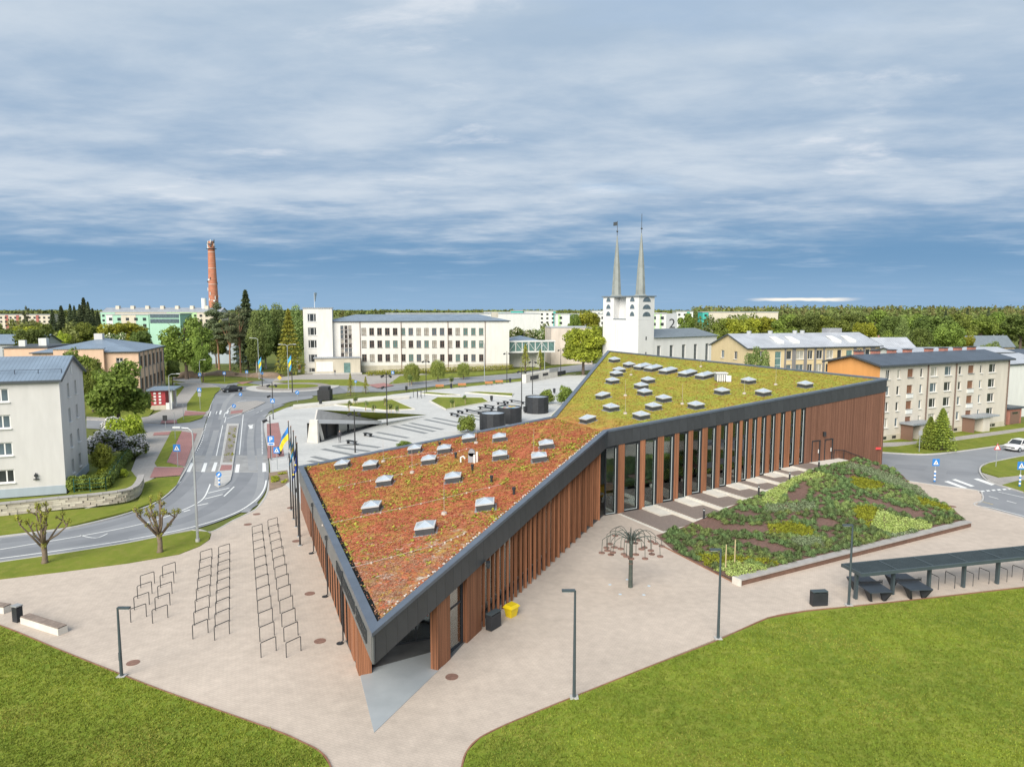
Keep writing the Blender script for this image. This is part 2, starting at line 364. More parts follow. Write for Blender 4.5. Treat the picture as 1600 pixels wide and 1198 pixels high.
# ---- roof surface
def grid_face(pts,n,inset=.0):
    # fine triangulated quad a,b,c,d with gentle relief
    a,b,c,d=pts; vs=[];fs=[]
    for i in range(n+1):
        for j in range(n+1):
            s,t=i/n,j/n; p=(a*(1-s)+b*s)*(1-t)+(d*(1-s)+c*s)*t
            vs.append((p.x,p.y,p.z))
    for i in range(n):
        for j in range(n): k=i*(n+1)+j; fs.append((k,k+n+1,k+n+2,k+1))
    return vs,fs
def sedum_mat():
    m=mat('sedum',(.3,.12,.05),.95,spec=.1); nt,N,L,p=nodes_of(m); g=N.new('ShaderNodeNewGeometry'); s=g.outputs['Position']
    sx=N.new('ShaderNodeSeparateXYZ'); L.new(s,sx.inputs[0])
    red=mixn(N,L,noise(N,L,s,.45,7,.72,.34,.66),(.52,.160,.078),(.36,.115,.064)); red=mixn(N,L,noise(N,L,s,.28,8,.78,.50,.60),red,(.46,.29,.075)); red=mixn(N,L,noise(N,L,s,.9,7,.75,.54,.66),red,(.40,.30,.07)); red=mixn(N,L,noise(N,L,s,2.6,6,.7,.58,.70),red,(.37,.34,.07))
    yel=mixn(N,L,noise(N,L,s,.5,7,.72,.36,.62),(.40,.345,.055),(.30,.275,.05)); yel=mixn(N,L,noise(N,L,s,.8,7,.78,.52,.66),yel,(.44,.23,.075)); yel=mixn(N,L,noise(N,L,s,.3,7,.75,.48,.60),yel,(.31,.34,.055)); yel=mixn(N,L,noise(N,L,s,3.1,5,.7,.54,.66),yel,(.38,.41,.07))
    # distance beyond the crease between the two wings
    def MM(op,a,b):
        n=N.new('ShaderNodeMath'); n.operation=op
        for i,v in enumerate((a,b)):
            if isinstance(v,(int,float)): n.inputs[i].default_value=v
            else: L.new(v,n.inputs[i])
        return n.outputs[0]
    d=(RK.xy-RA.xy).normalized(); nx,ny=-d.y,d.x
    e=MM('ADD',MM('MULTIPLY',sx.outputs[0],nx),MM('MULTIPLY',sx.outputs[1],ny)); e=MM('SUBTRACT',e,nx*RA.x+ny*RA.y)
    nn=N.new('ShaderNodeTexNoise'); L.new(s,nn.inputs['Vector']); nn.inputs['Scale'].default_value=.5; nn.inputs['Detail'].default_value=5
    e=MM('ADD',e,MM('MULTIPLY',MM('SUBTRACT',nn.outputs[0],.5),6.)); r=N.new('ShaderNodeMapRange'); r.inputs[1].default_value=-2.5; r.inputs[2].default_value=4.5; L.new(e,r.inputs[0])
    col=mixn(N,L,r.outputs[0],red,yel)
    # thin, stony growth near the low tip
    dt=N.new('ShaderNodeVectorMath'); dt.operation='DISTANCE'; L.new(s,dt.inputs[0]); dt.inputs[1].default_value=(RT.x+2.,RT.y+4,RT.z)
    r2=N.new('ShaderNodeMapRange'); r2.inputs[1].default_value=13; r2.inputs[2].default_value=3.; L.new(dt.outputs['Value'],r2.inputs[0])
    st=MM('MULTIPLY',r2.outputs[0],noise(N,L,s,2.2,6,.7,.45,.62)); col=mixn(N,L,st,col,(.30,.175,.11)); st=MM('MULTIPLY',r2.outputs[0],noise(N,L,s,1.3,6,.75,.55,.63)); col=mixn(N,L,st,col,(.52,.45,.38))
    # fine mottling
    col=mixn(N,L,1.,col,mixn(N,L,noise(N,L,s,9,4,.75,.3,.7),(.62,.62,.62),(1.3,1.3,1.3)),'MULTIPLY'); L.new(col,p.inputs['Base Color'])
    bn=N.new('ShaderNodeTexNoise'); L.new(s,bn.inputs['Vector']); bn.inputs['Scale'].default_value=7; bn.inputs['Detail'].default_value=6
    bp=N.new('ShaderNodeBump'); bp.inputs['Strength'].default_value=.8; bp.inputs['Distance'].default_value=.12; L.new(bn.outputs[0],bp.inputs['Height']); L.new(bp.outputs[0],p.inputs['Normal'])
sedum_mat()
mb=MB()
dz=Vector((0,0,-.10))
mb.add(*grid_face([RT+dz,RK+dz,RA+dz,RL+dz],24))
mb.add([RK+dz,RR+dz,RB+dz,RA+dz],[(0,1,2),(0,2,3)])
roof=lb(mb,'green_roof','sedum'); roof['label']='sloping planted roof, rust red on the near wing and yellow green on the far wing'
# loose sedum tufts on the roof (uncountable)
leafmat('sedum_red',(.46,.150,.064),(.34,.112,.052),2.,.15,0); leafmat('sedum_gold',(.42,.29,.05),(.33,.23,.045),2.,.15,0); leafmat('sedum_lime',(.36,.38,.05),(.30,.30,.045),2.,.15,0); leafmat('sedum_dry',(.45,.26,.15),(.36,.2,.11),2.,.1,0)
def tufts(name,mats,n,size,quads,seed):
    rg=np.random.RandomState(seed); V=[];Fm=[]
    A=np.array
    facets=[]
    for a,b,c in((RT,RK,RA),(RT,RA,RL),(RK,RR,RB),(RK,RB,RA)):
        ar=(b-a).cross(c-a).length/2; facets.append((a,b,c,ar))
    tot=sum(f[3] for f in facets)
    d=(RK.xy-RA.xy).normalized()
    for fi,(a,b,c,ar) in enumerate(facets):
        m=int(n*ar/tot*(1.5 if fi<2 else .8))
        for _ in range(m):
            r1,r2=rg.rand(),rg.rand()
            if r1+r2>1: r1,r2=1-r1,1-r2
            r1=.015+r1*.97; r2=.01+r2*.975
            p=a+(b-a)*r1+(c-a)*r2
            cl=math.sin(p.x*.9+1.3*math.sin(p.y*.37))*math.sin(p.y*.71+1.7*math.sin(p.x*.5))
            far=fi>=2; tipd=(p.xy-RT.xy).length
            u=rg.rand()+cl*.18
            if far: mi=0 if u<.22 else (1 if u<.58 else 2)
            else: mi=0 if u<.66 else (1 if u<.935 else 2)
            if not far and tipd<9 and rg.rand()<.75: mi=3
            sz=size*(.5+rg.rand()*1.0)*(2.1 if mi==2 and not far else 1)
            for q in range(quads):
                an=rg.rand()*6.283; r=sz*rg.rand()*1.3; x=p.x+math.cos(an)*r; y=p.y+math.sin(an)*r; z=p.z-.10+sz*.25*rg.rand()
                a1=rg.rand()*6.283; hx,hy=math.cos(a1)*sz*.6,math.sin(a1)*sz*.6; t=rg.rand()*.7*sz
                V+= [(x-hx,y-hy,z),(x+hy*.6,y-hx*.6,z+t*.5),(x+hx,y+hy,z+t),(x-hy*.6,y+hx*.6,z+t*.5)]; Fm.append(mi)
    me=bpy.data.meshes.new(name); nf=len(Fm); me.from_pydata([(x-O0.x,y-O0.y,z) for x,y,z in V],[],[(4*i,4*i+1,4*i+2,4*i+3) for i in range(nf)])
    for k in mats: me.materials.append(MT[k])
    me.polygons.foreach_set('material_index',Fm); me.update()
    o=link(name,me,roof); o['kind']='stuff'; o['label']='loose sedum tufts in red, gold and lime covering the roof'
tufts('sedum_tufts',['sedum_red','sedum_gold','sedum_lime','sedum_dry'],46000,.075,3,3)
# ---- fascia, trims, walls along each edge
FH=1.45
def edge_panels(A,B,n,outw,m,name='fascia_panel',gap=.012,skip=None):
    d=(B-A)/n; h=Vector((d.x,d.y,0)).normalized(); nrm=Vector((h.y,-h.x,0))*outw
    mbp=MB(); g=h*gap*.5; a=Vector((0,0,0))+g; b=d-g
    t=nrm*.06
    mbp.add([a+Vector((0,0,-FH)),b+Vector((0,0,-FH)),b,a,a+t+Vector((0,0,-FH)),b+t+Vector((0,0,-FH)),b+t,a+t],[(0,3,2,1),(4,5,6,7),(0,1,5,4),(2,3,7,6),(1,2,6,5),(3,0,4,7)])
    me=mbp.mesh(name,m)
    for i in range(n):
        p=A+d*i; o=link(name,me,lib,(p.x-O0.x,p.y-O0.y,p.z))
    # backing behind the panel joints
    mbk=MB(); i1=-nrm*.10
    A0,B0=A-h*0,B
    mbk.add([A0+i1-Vector((0,0,FH-.02)),B0+i1-Vector((0,0,FH-.02)),B0+i1-Vector((0,0,.02)),A0+i1-Vector((0,0,.02)),A0-Vector((0,0,FH-.02)),B0-Vector((0,0,FH-.02)),B0-Vector((0,0,.02)),A0-Vector((0,0,.02))],[(0,3,2,1),(4,5,6,7),(0,1,5,4),(2,3,7,6)])
    lb(mbk,'fascia_backing','steel_black')
def trim(A,B,outw,w=.42):
    h=(B-A); hh=Vector((h.x,h.y,0)).normalized(); nrm=Vector((hh.y,-hh.x,0))*outw
    mbt=MB(); o=nrm*.10; i=-nrm*w
    up=Vector((0,0,.06)); dn=Vector((0,0,-.12))
    mbt.add([A+o+dn,B+o+dn,B+o+up,A+o+up,A+i+dn,B+i+dn,B+i+up,A+i+up],[(0,1,2,3),(7,6,5,4),(3,2,6,7),(0,4,5,1),(1,5,6,2),(0,3,7,4)])
    lb(mbt,'roof_edge_trim','trim_blue')
# outward side: +1 when (h.y,-h.x) points out
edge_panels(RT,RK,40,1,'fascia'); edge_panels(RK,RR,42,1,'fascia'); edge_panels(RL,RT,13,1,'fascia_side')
for A,B in((RR,RB),(RB,RA),(RA,RL)): edge_panels(A,B,8,1,'fascia')
RING=[RT,RK,RR,RB,RA,RL]; TW=[.36,.30,.35,.40,.35,.34]
def ring_off(d):
    out=[]; n=6
    for k in range(n):
        P0,P1,P2=RING[k-1],RING[k],RING[(k+1)%n]; a=(P1-P0).xy.normalized(); b=(P2-P1).xy.normalized(); na,nb=Vector((a.y,-a.x)),Vector((b.y,-b.x))
        da,db=(d,d) if isinstance(d,(int,float)) else (d[k-1],d[k]); c=a.x*b.y-a.y*b.x
        q1=P1.xy+na*da; q2=P1.xy+nb*db; t=((q2-q1).x*b.y-(q2-q1).y*b.x)/c; q=q1+a*t
        out.append(Vector((q.x,q.y,P1.z)))
    return out
ro_=ring_off(.10); ri_=ring_off([-w for w in TW])
for k in range(6):
    A,B,Cc,D_=ro_[k],ro_[(k+1)%6],ri_[(k+1)%6],ri_[k]; up=Vector((0,0,.06)); dn=Vector((0,0,-.12)); mbt=MB()
    mbt.add([A+dn,B+dn,B+up,A+up,D_+dn,Cc+dn,Cc+up,D_+up],[(0,1,2,3),(7,6,5,4),(3,2,6,7),(0,4,5,1)]); lb(mbt,'roof_edge_trim','trim_blue')
# soffit closing the roof from below
mb=MB(); ds=Vector((0,0,-FH+.06))
mb.add([p+ds for p in(RT,RK,RR,RB,RA,RL)],[(5,4,1,0),(4,3,2,1)]); lb(mb,'soffit','steel_black')
# dark gravel strip inside the left parapet, with ballast stones
mb=MB(); rg=random.Random(5)
for A,B,off,n in((RL,RT,.78,150),(RT,RK,.55,110)):
    h=(B-A); nr=Vector((h.y,-h.x,0)).normalized()
    for i in range(n):
        f_=(i+rg.random())/n; f_=.005+f_*.955 if off>.7 else .045+f_*.95; p=A+h*f_-nr*(off+rg.uniform(-.05,.05))
        mb.ico((p.x,p.y,p.z-.08),rg.uniform(.04,.09),0,(1,1,.7),0,.2)
    st=MB()
    B_=B-h*.03; a,b=A-nr*.36,B_-nr*.36; c,d=B_-nr*.6,A-nr*.6; zz=Vector((0,0,.0)); st.quad(a+zz,b+zz,c+zz,d+zz); st.quad(a+zz,d+zz,c+zz,b+zz) if False else None 
    if off>.7: lb(st,'drain_strip','matte_black',roof)
mat('ballast',(.5,.46,.42),.9,.2,3.); o=lb(mb,'edge_stones','ballast',roof); o['kind']='stuff'
# thin lightning wires laid on the roof, and their rods
mat('wire',(.48,.42,.37),.6,.15,4.); mat('white_metal',(.74,.74,.72),.4,.06,2.)
wires=[((504,819),(640,790),(800,752)),((549,886),(690,848),(735,828)),((640,728),(690,712),(740,697)),((530,760),(640,737)),((600,716),(720,700))]
for w in wires:
    pts=[]
    for a,b in zip(w[:-1],w[1:]):
        for k in range(9): q=roof_at(a[0]+(b[0]-a[0])*k/9,a[1]+(b[1]-a[1])*k/9)[0]; pts.append((q.x,q.y,q.z-.02))
    mb=MB().tube(pts,.012,4); 
    for p in pts[::2]: mb.box(p[0]-.05,p[0]+.05,p[1]-.05,p[1]+.05,p[2]-.08,p[2]+.02)
    lb(mb,'lightning_wire','wire',roof)
for (x,y,hh) in((599,720,2.0),(644,737,2.2),(694,801,2.3),(744,691,1.6),(834,707,2.),(977,645,2.),(986,585,1.7),(977,617,1.7),(1066,630,2.),(1163,614,2.),(1212,600,2.),(1095,572,1.6)):
    p,_=roof_at(x,y); mb=MB().cyl((p.x,p.y,p.z-.05),(p.x,p.y,p.z+hh),.014,.008,5).cyl((p.x,p.y,p.z-.1),(p.x,p.y,p.z+.06),.20,.17,10); lb(mb,'lightning_rod','wire')
# ---- skylights: black curb, grey flange, glazed pyramid
mat('flange',(.30,.31,.33),.5,.15,2.); mat('curb',(.05,.055,.06),.6,.15,2.)
SKY1=[(536,728),(580,729),(602,754),(582,795),(666,828),(709,749),(759,791),(671,721),(649,704),(695,704),(733,687),(781,686),(782,714),(854,697),(843,717)]
SKY2=[(960,564),(983,572),(967.5,580),(963,586),(957,597),(1012.5,596),(1002,605),(1007.5,615),(942.5,620),(1037,625),(1021,637.5),(955,639),(1169.5,597),(1128,613.5),(1087.5,635.5),(1192.5,615.5),(1258,603),(919,657),(1002,651.5)]
SKYL=[(1004,574.5),(1021,577),(1044,581),(1074.5,585),(1101,588.5)]
def sky_meshes(w,l):
    f=MB().box(-w*.62,w*.62,-l*.60,l*.60,-.12,-.03); c=MB().box(-w/2,w/2,-l/2,l/2,-.08,.34)
    fr=MB(); a,b=w/2+.04,l/2+.04
    for x0,x1,y0,y1 in((-a,a,-b,-b+.09),(-a,a,b-.09,b),(-a,-a+.09,-b+.09,b-.09),(a-.09,a,-b+.09,b-.09)): fr.box(x0,x1,y0,y1,.34,.43)
    g=MB(); a-=.09;b-=.09; r=max(0,b-a); e=.25
    g.add([(-a,-b,.425),(a,-b,.425),(a,b,.425),(-a,b,.425),(0,-r-.001,.425+e),(0,r+.001,.425+e)],[(0,1,4),(1,2,5,4),(2,3,5),(3,0,4,5)])
    bars=MB()
    for p in((-a,-b),(a,-b),(a,b),(-a,b)): bars.bar((p[0],p[1],.44),(0,(r if p[1]>0 else -r),.44+e),.035,.03)
    return [('flange',f.mesh('flange','flange')),('curb',c.mesh('curb','curb')),('glazing_frame',fr.mesh('glazing_frame','pale_metal')),('glass',g.mesh('glass','skylight_glass')),('glazing_bar',bars.mesh('glazing_bar','pale_metal'))]
mat('pale_metal',(.50,.51,.52),.45,.08,2.); mat('skylight_glass',(.40,.46,.53),.12,.12,1.5,spec=.7)
smA=sky_meshes(1.15,1.15); smB=sky_meshes(1.2,2.3)
def skylight(px,py,ms,ang):
    p,pl=roof_at(px,py); n=pl[0].normalized(); n=-n if n.z<0 else n
    h=link('skylight',None,lib,(p.x-O0.x,p.y-O0.y,p.z-.06)); h.empty_display_size=.2
    zaxis=n; xa=Vector((math.cos(ang),math.sin(ang),0)); ya=zaxis.cross(xa).normalized(); xa=ya.cross(zaxis)
    h.rotation_euler=Matrix((xa,ya,zaxis)).transposed().to_euler()
    for nm,me in ms: link(nm,me,h)
a1=math.atan2(RK.y-RT.y,RK.x-RT.x)-math.pi/2; a2=math.atan2(RR.y-RK.y,RR.x-RK.x)
for q in SKY1: skylight(q[0],q[1],smA,a1+.42)
for q in SKY2: skylight(q[0],q[1],smA,a2)
for q in SKYL: skylight(q[0],q[1],smB,a2-math.pi/2+.25)
# roof plant: vent cowls with white pipes, small black vents
def vent(px,py,k):
    p,_=roof_at(px,py); mb=MB(); b=(p.x,p.y,p.z-.1)
    if k==0:
        mb.box(b[0]-.28,b[0]+.28,b[1]-.25,b[1]+.25,b[2],b[2]+.8); mb.cyl((b[0],b[1]-.25,b[2]+.8),(b[0],b[1]+.25,b[2]+.8),.28,n=14); lb(mb,'roof_vent','flange')
        m2=MB().cyl((b[0]+.45,b[1]-.2,b[2]),(b[0]+.45,b[1]-.2,b[2]+.9),.09,n=10).cyl((b[0]+.25,b[1]-.35,b[2]),(b[0]+.25,b[1]-.35,b[2]+.7),.09,n=10).tube([(b[0]-.9,b[1],b[2]),(b[0]-.9,b[1],b[2]+.4),(b[0]-.7,b[1],b[2]+.5),(b[0]-.55,b[1],b[2]+.3)],.07,8); lb(m2,'vent_pipe','white_metal')
    elif k==1:
        mb.box(b[0]-.6,b[0]+.6,b[1]-.5,b[1]+.5,b[2]+.1,b[2]+.9); lb(mb,'roof_unit','flange')
        m2=MB()
        for i in range(5): m2.cyl((b[0]-.5+i*.25,b[1]-.6,b[2]),(b[0]-.5+i*.25,b[1]-.6,b[2]+.8),.07,n=8)
        m2.box(b[0]+.55,b[0]+1.0,b[1]-.75,b[1]-.3,b[2],b[2]+.7); m2.box(b[0]-.7,b[0]+.7,b[1]-.6,b[1]+.6,b[2]+.92,b[2]+1.02); lb(m2,'vent_pipe','white_metal')
    else:
        mb.cyl(b,(b[0],b[1],b[2]+.45),.09,n=10).cyl((b[0],b[1],b[2]+.32),(b[0],b[1],b[2]+.5),.13,n=10); lb(mb,'roof_vent','steel_black')
vent(737,720,0); vent(1126,594,1)
for q in((768,751),(712,714),(687,697),(738,733),(803,770)): vent(q[0],q[1],2)
# ---- walls ------------------------------------------------------------------
def roofz_edge(A,B,p): 
    d=(B-A); t=((p-A.xy).dot(d.xy))/d.xy.length_squared; return A.z+d.z*t
uT=(Kb-T2).normalized(); nT=Vector((uT.y,-uT.x)); LT=(Kb-T2).length
uR=(R2-Kb).normalized(); nR=Vector((uR.y,-uR.x)); LR=(R2-Kb).length
uL=(L2-T2).normalized(); nL=Vector((-uL.y,uL.x)); LL=(L2-T2).length
def wallbox(mb,A,u,n,t0,t1,o0,o1,z0,zt,zt2=None,mi=0):
    P=lambda t,o,z:(A.x+u.x*t+n.x*o,A.y+u.y*t+n.y*o,z)
    zt2=zt if zt2 is None else zt2
    vs=[P(t0,o0,z0),P(t1,o0,z0),P(t1,o1,z0),P(t0,o1,z0),P(t0,o0,zt),P(t1,o0,zt2),P(t1,o1,zt2),P(t0,o1,zt)]
    fs=[(3,2,1,0),(4,5,6,7),(0,1,5,4),(1,2,6,5),(2,3,7,6),(3,0,4,7)]
    c=(Vector(vs[1])-Vector(vs[0])).cross(Vector(vs[3])-Vector(vs[0]))
    if c.z<0: fs=[f[::-1] for f in fs]
    return mb.add(vs,fs,mi)
def zsoff(A3,B3,t,L): return A3.z+(B3.z-A3.z)*t/L-FH
# near right facade: timber fins in front of a dark wall
hT=lambda t: zsoff(RT,RK,t,LT)
mb=MB(); wallbox(mb,T2,uT,nT,10.8,LT-.05,-1.1,-.95,0.05,hT(10.8),hT(LT)); lb(mb,'wall','steel_black')
mb=MB(); wallbox(mb,T2,uT,nT,11.6,LT-.1,-.90,-.86,.3,hT(11.6)-.05,hT(LT)-.05); lb(mb,'window_band','glass')
def t_px(px):
    lo,hi=0,50
    for _ in range(40):
        m=(lo+hi)/2; q=T2+uT*m
        if proj((q.x,q.y,.1))[0]<px: lo=m
        else: hi=m
    return m
FPX=[760,768,775,782.5,790,797,803.5,810,817.5,825,832.5,840,847,854.3,861.5,868.8,876.3,884.5,892.5,900.8,909,918.3,928,938.8]
ts=[t_px(v) for v in FPX]; angT=math.atan2(uT.y,uT.x)
for k,t in enumerate(ts):
    pitch=(ts[k+1]-t) if k<len(ts)-1 else t-ts[k-1]; dep=pitch*.44*(.46+.30*k/23)
    z1=hT(t); mb=MB(); wallbox(mb,T2,uT,nT,t-.035,t+.035,-.10-dep,-.10,.06,z1); lb(mb,'timber_fin','timber')
mb=MB(); wallbox(mb,T2,uT,nT,8.95,10.75,-.45,-.1,.06,hT(8.95),hT(10.75)); lb(mb,'timber_panel','timber')
mb=MB(); wallbox(mb,T2,uT,nT,5.65,7.0,-.5,-.08,.06,hT(5.65),hT(7.0)); lb(mb,'timber_column','timber')
# glazed entrance set back under the tip
ga,gb=Vector(G(600,1012,.1).xy),Vector(G(734,987,.1).xy)
ue=(gb-ga).normalized(); ne=Vector((ue.y,-ue.x)); Le=(gb-ga).length
def roof1(x,y): return zplane(PL1,x,y)
mb=MB(); 
def hz(t): p=ga+ue*t; return roof1(p.x,p.y)-FH+.05
wallbox(mb,ga,ue,ne,0,Le,-.01,.01,.12,hz(0),hz(Le)); lb(mb,'entrance_glass','glass_sky')
mb=MB()
for t in(.0,.8,1.75,2.6,3.05,3.55,Le-.06): wallbox(mb,ga,ue,ne,t,t+.09,-.06,.06,.10,hz(t))
wallbox(mb,ga,ue,ne,0,Le,-.05,.05,2.35,2.47); wallbox(mb,ga,ue,ne,0,Le,-.05,.05,.10,.22); lb(mb,'entrance_frame','steel_black')
mb=MB(); wallbox(mb,ga,ue,ne,2.1,2.5,.03,.05,1.5,1.62); lb(mb,'door_notice',mat('notice_red',(.6,.2,.15),.6))
mb=MB(); wallbox(mb,T2,uT,nT,7.02,8.93,-.42,-.40,.14,hT(7.02),hT(8.93)); lb(mb,'side_glass','glass_sky')
mb=MB(); wallbox(mb,T2,uT,nT,8.80,8.94,-.48,-.34,.12,hT(8.8)); wallbox(mb,T2,uT,nT,7.02,8.8,-.46,-.36,.12,.24); wallbox(mb,T2,uT,nT,7.02,8.8,-.45,-.37,2.5,2.6); lb(mb,'side_glass_frame','steel_black')
# left facade: fins, dark panels, downpipes
hL=lambda t: zsoff(RT,RL,t,LL)
mb=MB(); wallbox(mb,T2,uL,nL,8.5,LL-.1,-.4,-.10,.05,hL(8.5),hL(LL)); lb(mb,'wall','matte_black')
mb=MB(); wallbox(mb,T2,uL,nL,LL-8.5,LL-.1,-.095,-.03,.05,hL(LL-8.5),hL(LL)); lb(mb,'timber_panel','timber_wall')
angL=math.atan2(uL.y,uL.x)
finl=MB().box(-.30,.30,.40,.512,0,1).mesh('timber_fin','timber')
for i in range(20):
    t=8.2+i*1.22
    if t>LL-9: break
    p=T2+uL*t; link('timber_fin',finl,lib,(p.x-O0.x-nL.x*.60,p.y-O0.y-nL.y*.60,.06),angL,(1,1,hL(t)-.02))
for t0 in(5.0,6.6):
    mb=MB(); wallbox(mb,T2,uL,nL,t0,t0+1.0,-.75,-.1,.06,hL(t0),hL(t0+1.0)); lb(mb,'timber_column','timber')
for t in(8.9,15.8,24.5):
    p=T2+uL*t+nL*.13; p2=T2+uL*t+nL*.3; zt=hL(t)+FH-.35
    mb=MB().tube([(p.x,p.y,zt),(p.x,p.y,.25),(p2.x,p2.y,.14)],.04,8).cyl((p2.x,p2.y,.10),(p2.x,p2.y,.13),.2,n=12).box(p.x-.08,p.x+.08,p.y-.08,p.y+.08,zt-.2,zt+.05); lb(mb,'downpipe','steel_black')
# raised lettering on the left fascia: too oblique to read, strokes only
rg=random.Random(12); t=1.3
while t<11.2:
    w=rg.uniform(.22,.36); p=T2+uL*t; zz=RT.z+(RL.z-RT.z)*t/LL-1.08
    mb=MB(); hh=.62
    wallbox(mb,T2,uL,nL,t,t+.07,.07,.12,zz,zz+hh)
    k=rg.random()
    if k<.7: wallbox(mb,T2,uL,nL,t+w-.07,t+w,.07,.12,zz,zz+hh)
    for zz2 in((0,hh-.09) if k<.35 else ((hh*.45,) if k<.6 else (0,hh*.45,hh-.09))): wallbox(mb,T2,uL,nL,t+.07,t+w-.07,.07,.12,zz+zz2,zz+zz2+.09)
    lb(mb,'letter','letter'); t+=w+.12+(.3 if rg.random()<.1 else 0)
# small cameras
for p,z in((T2+uL*(LL-1.2)+nL*.35,2.2),(T2+uT*10.9+nT*.25,hT(10.9)-.2)):
    mb=MB().box(p.x-.12,p.x+.12,p.y-.2,p.y+.2,z,z+.2).cyl((p.x,p.y-.1,z-.12),(p.x,p.y-.1,z),.1,n=8); lb(mb,'security_camera','steel_black')
# ---- far right facade: timber piers between tall windows, decks climbing along it
hR=lambda t: zsoff(RK,RR,t,LR)
GS=[-0.05,1.99,4.32,6.48,8.31,10.02,11.86,13.55,15.12,16.46,17.75,19.01,20.35,21.75,23.26,24.75]
GE=[1.06,3.51,5.51,7.53,9.22,10.94,12.75,14.30,15.80,17.05,18.25,19.50,20.85,22.25,23.80,25.25]
DT=[1.25,5.35,9.2,12.7,15.75,18.4,20.9,23.4]; DZ=[.16,.45,.78,1.07,1.33,1.62,1.92,2.2]
def deckz(t):
    z=0.06
    for a,b in zip(DT,DZ):
        if t>=a-.05: z=b
    return z
for i in range(16):
    a,b=GS[i],GE[i]; z0=deckz((a+b)/2)+.02; z1=hR(a); z2=hR(b)
    w=link('window',None,lib,(0,0,0)); w.empty_display_size=.2
    mb=MB(); fw=.07
    wallbox(mb,Kb,uR,nR,a,a+fw,-.22,-.06,z0,z1); wallbox(mb,Kb,uR,nR,b-.02,b+.24,-.30,-.04,z0,z2); wallbox(mb,Kb,uR,nR,a+fw,b-.02,-.22,-.06,z0,z0+.12)
    wallbox(mb,Kb,uR,nR,a+fw,b-.02,-.22,-.06,hR(a)-.16,hR(a)-.02)
    if i>=6:
        m=z0+(z2-z0)*(.36 if i<9 else .40); wallbox(mb,Kb,uR,nR,a+fw,b-.02,-.22,-.06,m,m+.55); m=z0+(z2-z0)*.70; wallbox(mb,Kb,uR,nR,a+fw,b-.02,-.22,-.06,m,m+.28)
    lb(mb,'window_frame','steel_black',w)
    mb=MB(); wallbox(mb,Kb,uR,nR,b-.10,b-.03,-.05,-.01,z0+.12,z1-.2); wallbox(mb,Kb,uR,nR,a+fw,b-.1,-.05,-.01,z0+.13,z0+.19); lb(mb,'glazing_bead',mat('bead_%d'%i,(.42,.46,.46),.5) if i==0 else 'bead_0',w)
    mb=MB(); wallbox(mb,Kb,uR,nR,a+fw,b-.02,-.15,-.13,z0+.12,hR(a)-.16); lb(mb,'pane','glass_clear' if i<6 else 'glass',w)
for i in range(15):
    a,b=GE[i]+.245,GS[i+1]-.005; z0=deckz(b-.3)-.3; mb=MB(); wallbox(mb,Kb,uR,nR,a,b,-.30,0.,max(.05,z0),hR(a),hR(b)); lb(mb,'timber_pier','timber')
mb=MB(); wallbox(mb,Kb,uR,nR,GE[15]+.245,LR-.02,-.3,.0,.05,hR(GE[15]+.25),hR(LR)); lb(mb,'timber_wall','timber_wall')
# end walls away from the camera
for A,B in((RR,RB),(RB,RA),(RA,RL)):
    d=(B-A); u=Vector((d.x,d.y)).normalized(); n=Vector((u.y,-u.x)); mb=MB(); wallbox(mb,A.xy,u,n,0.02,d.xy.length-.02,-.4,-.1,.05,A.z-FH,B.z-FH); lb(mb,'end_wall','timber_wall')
# doors in the timber wall, rail, lamp, alarm
for t in(26.6,28.6):
    mb=MB(); z0=2.24
    wallbox(mb,Kb,uR,nR,t,t+.09,.005,.06,z0,z0+2.3); wallbox(mb,Kb,uR,nR,t+1.15,t+1.3,.005,.07,z0,z0+2.3); wallbox(mb,Kb,uR,nR,t+.09,t+1.15,.005,.05,z0+2.2,z0+2.3)
    d=lb(mb,'door','steel_black'); d['label']='timber clad door with black frame'
    m2=MB(); wallbox(m2,Kb,uR,nR,t+.95,t+1.02,.06,.12,z0+.9,z0+1.3); lb(m2,'handle','white_metal',d)
pp=[Kb+uR*t+nR*.25 for t in(29.9,31.5,36.0)]
mb=MB().tube([(pp[0].x,pp[0].y,3.3),(pp[1].x,pp[1].y,3.1),(pp[2].x,pp[2].y,1.55)],.04,6)
for q,z in zip(pp,(3.3,3.1,1.55)): mb.cyl((q.x,q.y,z-1.0),(q.x,q.y,z),.035,n=6)
lb(mb,'handrail','steel_black')
q=Kb+uR*28.3+nR*.2; mb=MB().box(q.x-.13,q.x+.13,q.y-.13,q.y+.13,4.95,5.4); lb(mb,'wall_lamp','steel_black')
q=Kb+uR*(LR-1.0)+nR*.1; mb=MB().box(q.x-.3,q.x+.3,q.y-.05,q.y+.05,2.6,2.85); lb(mb,'alarm_box',mat('alarm_red',(.6,.06,.06),.5))
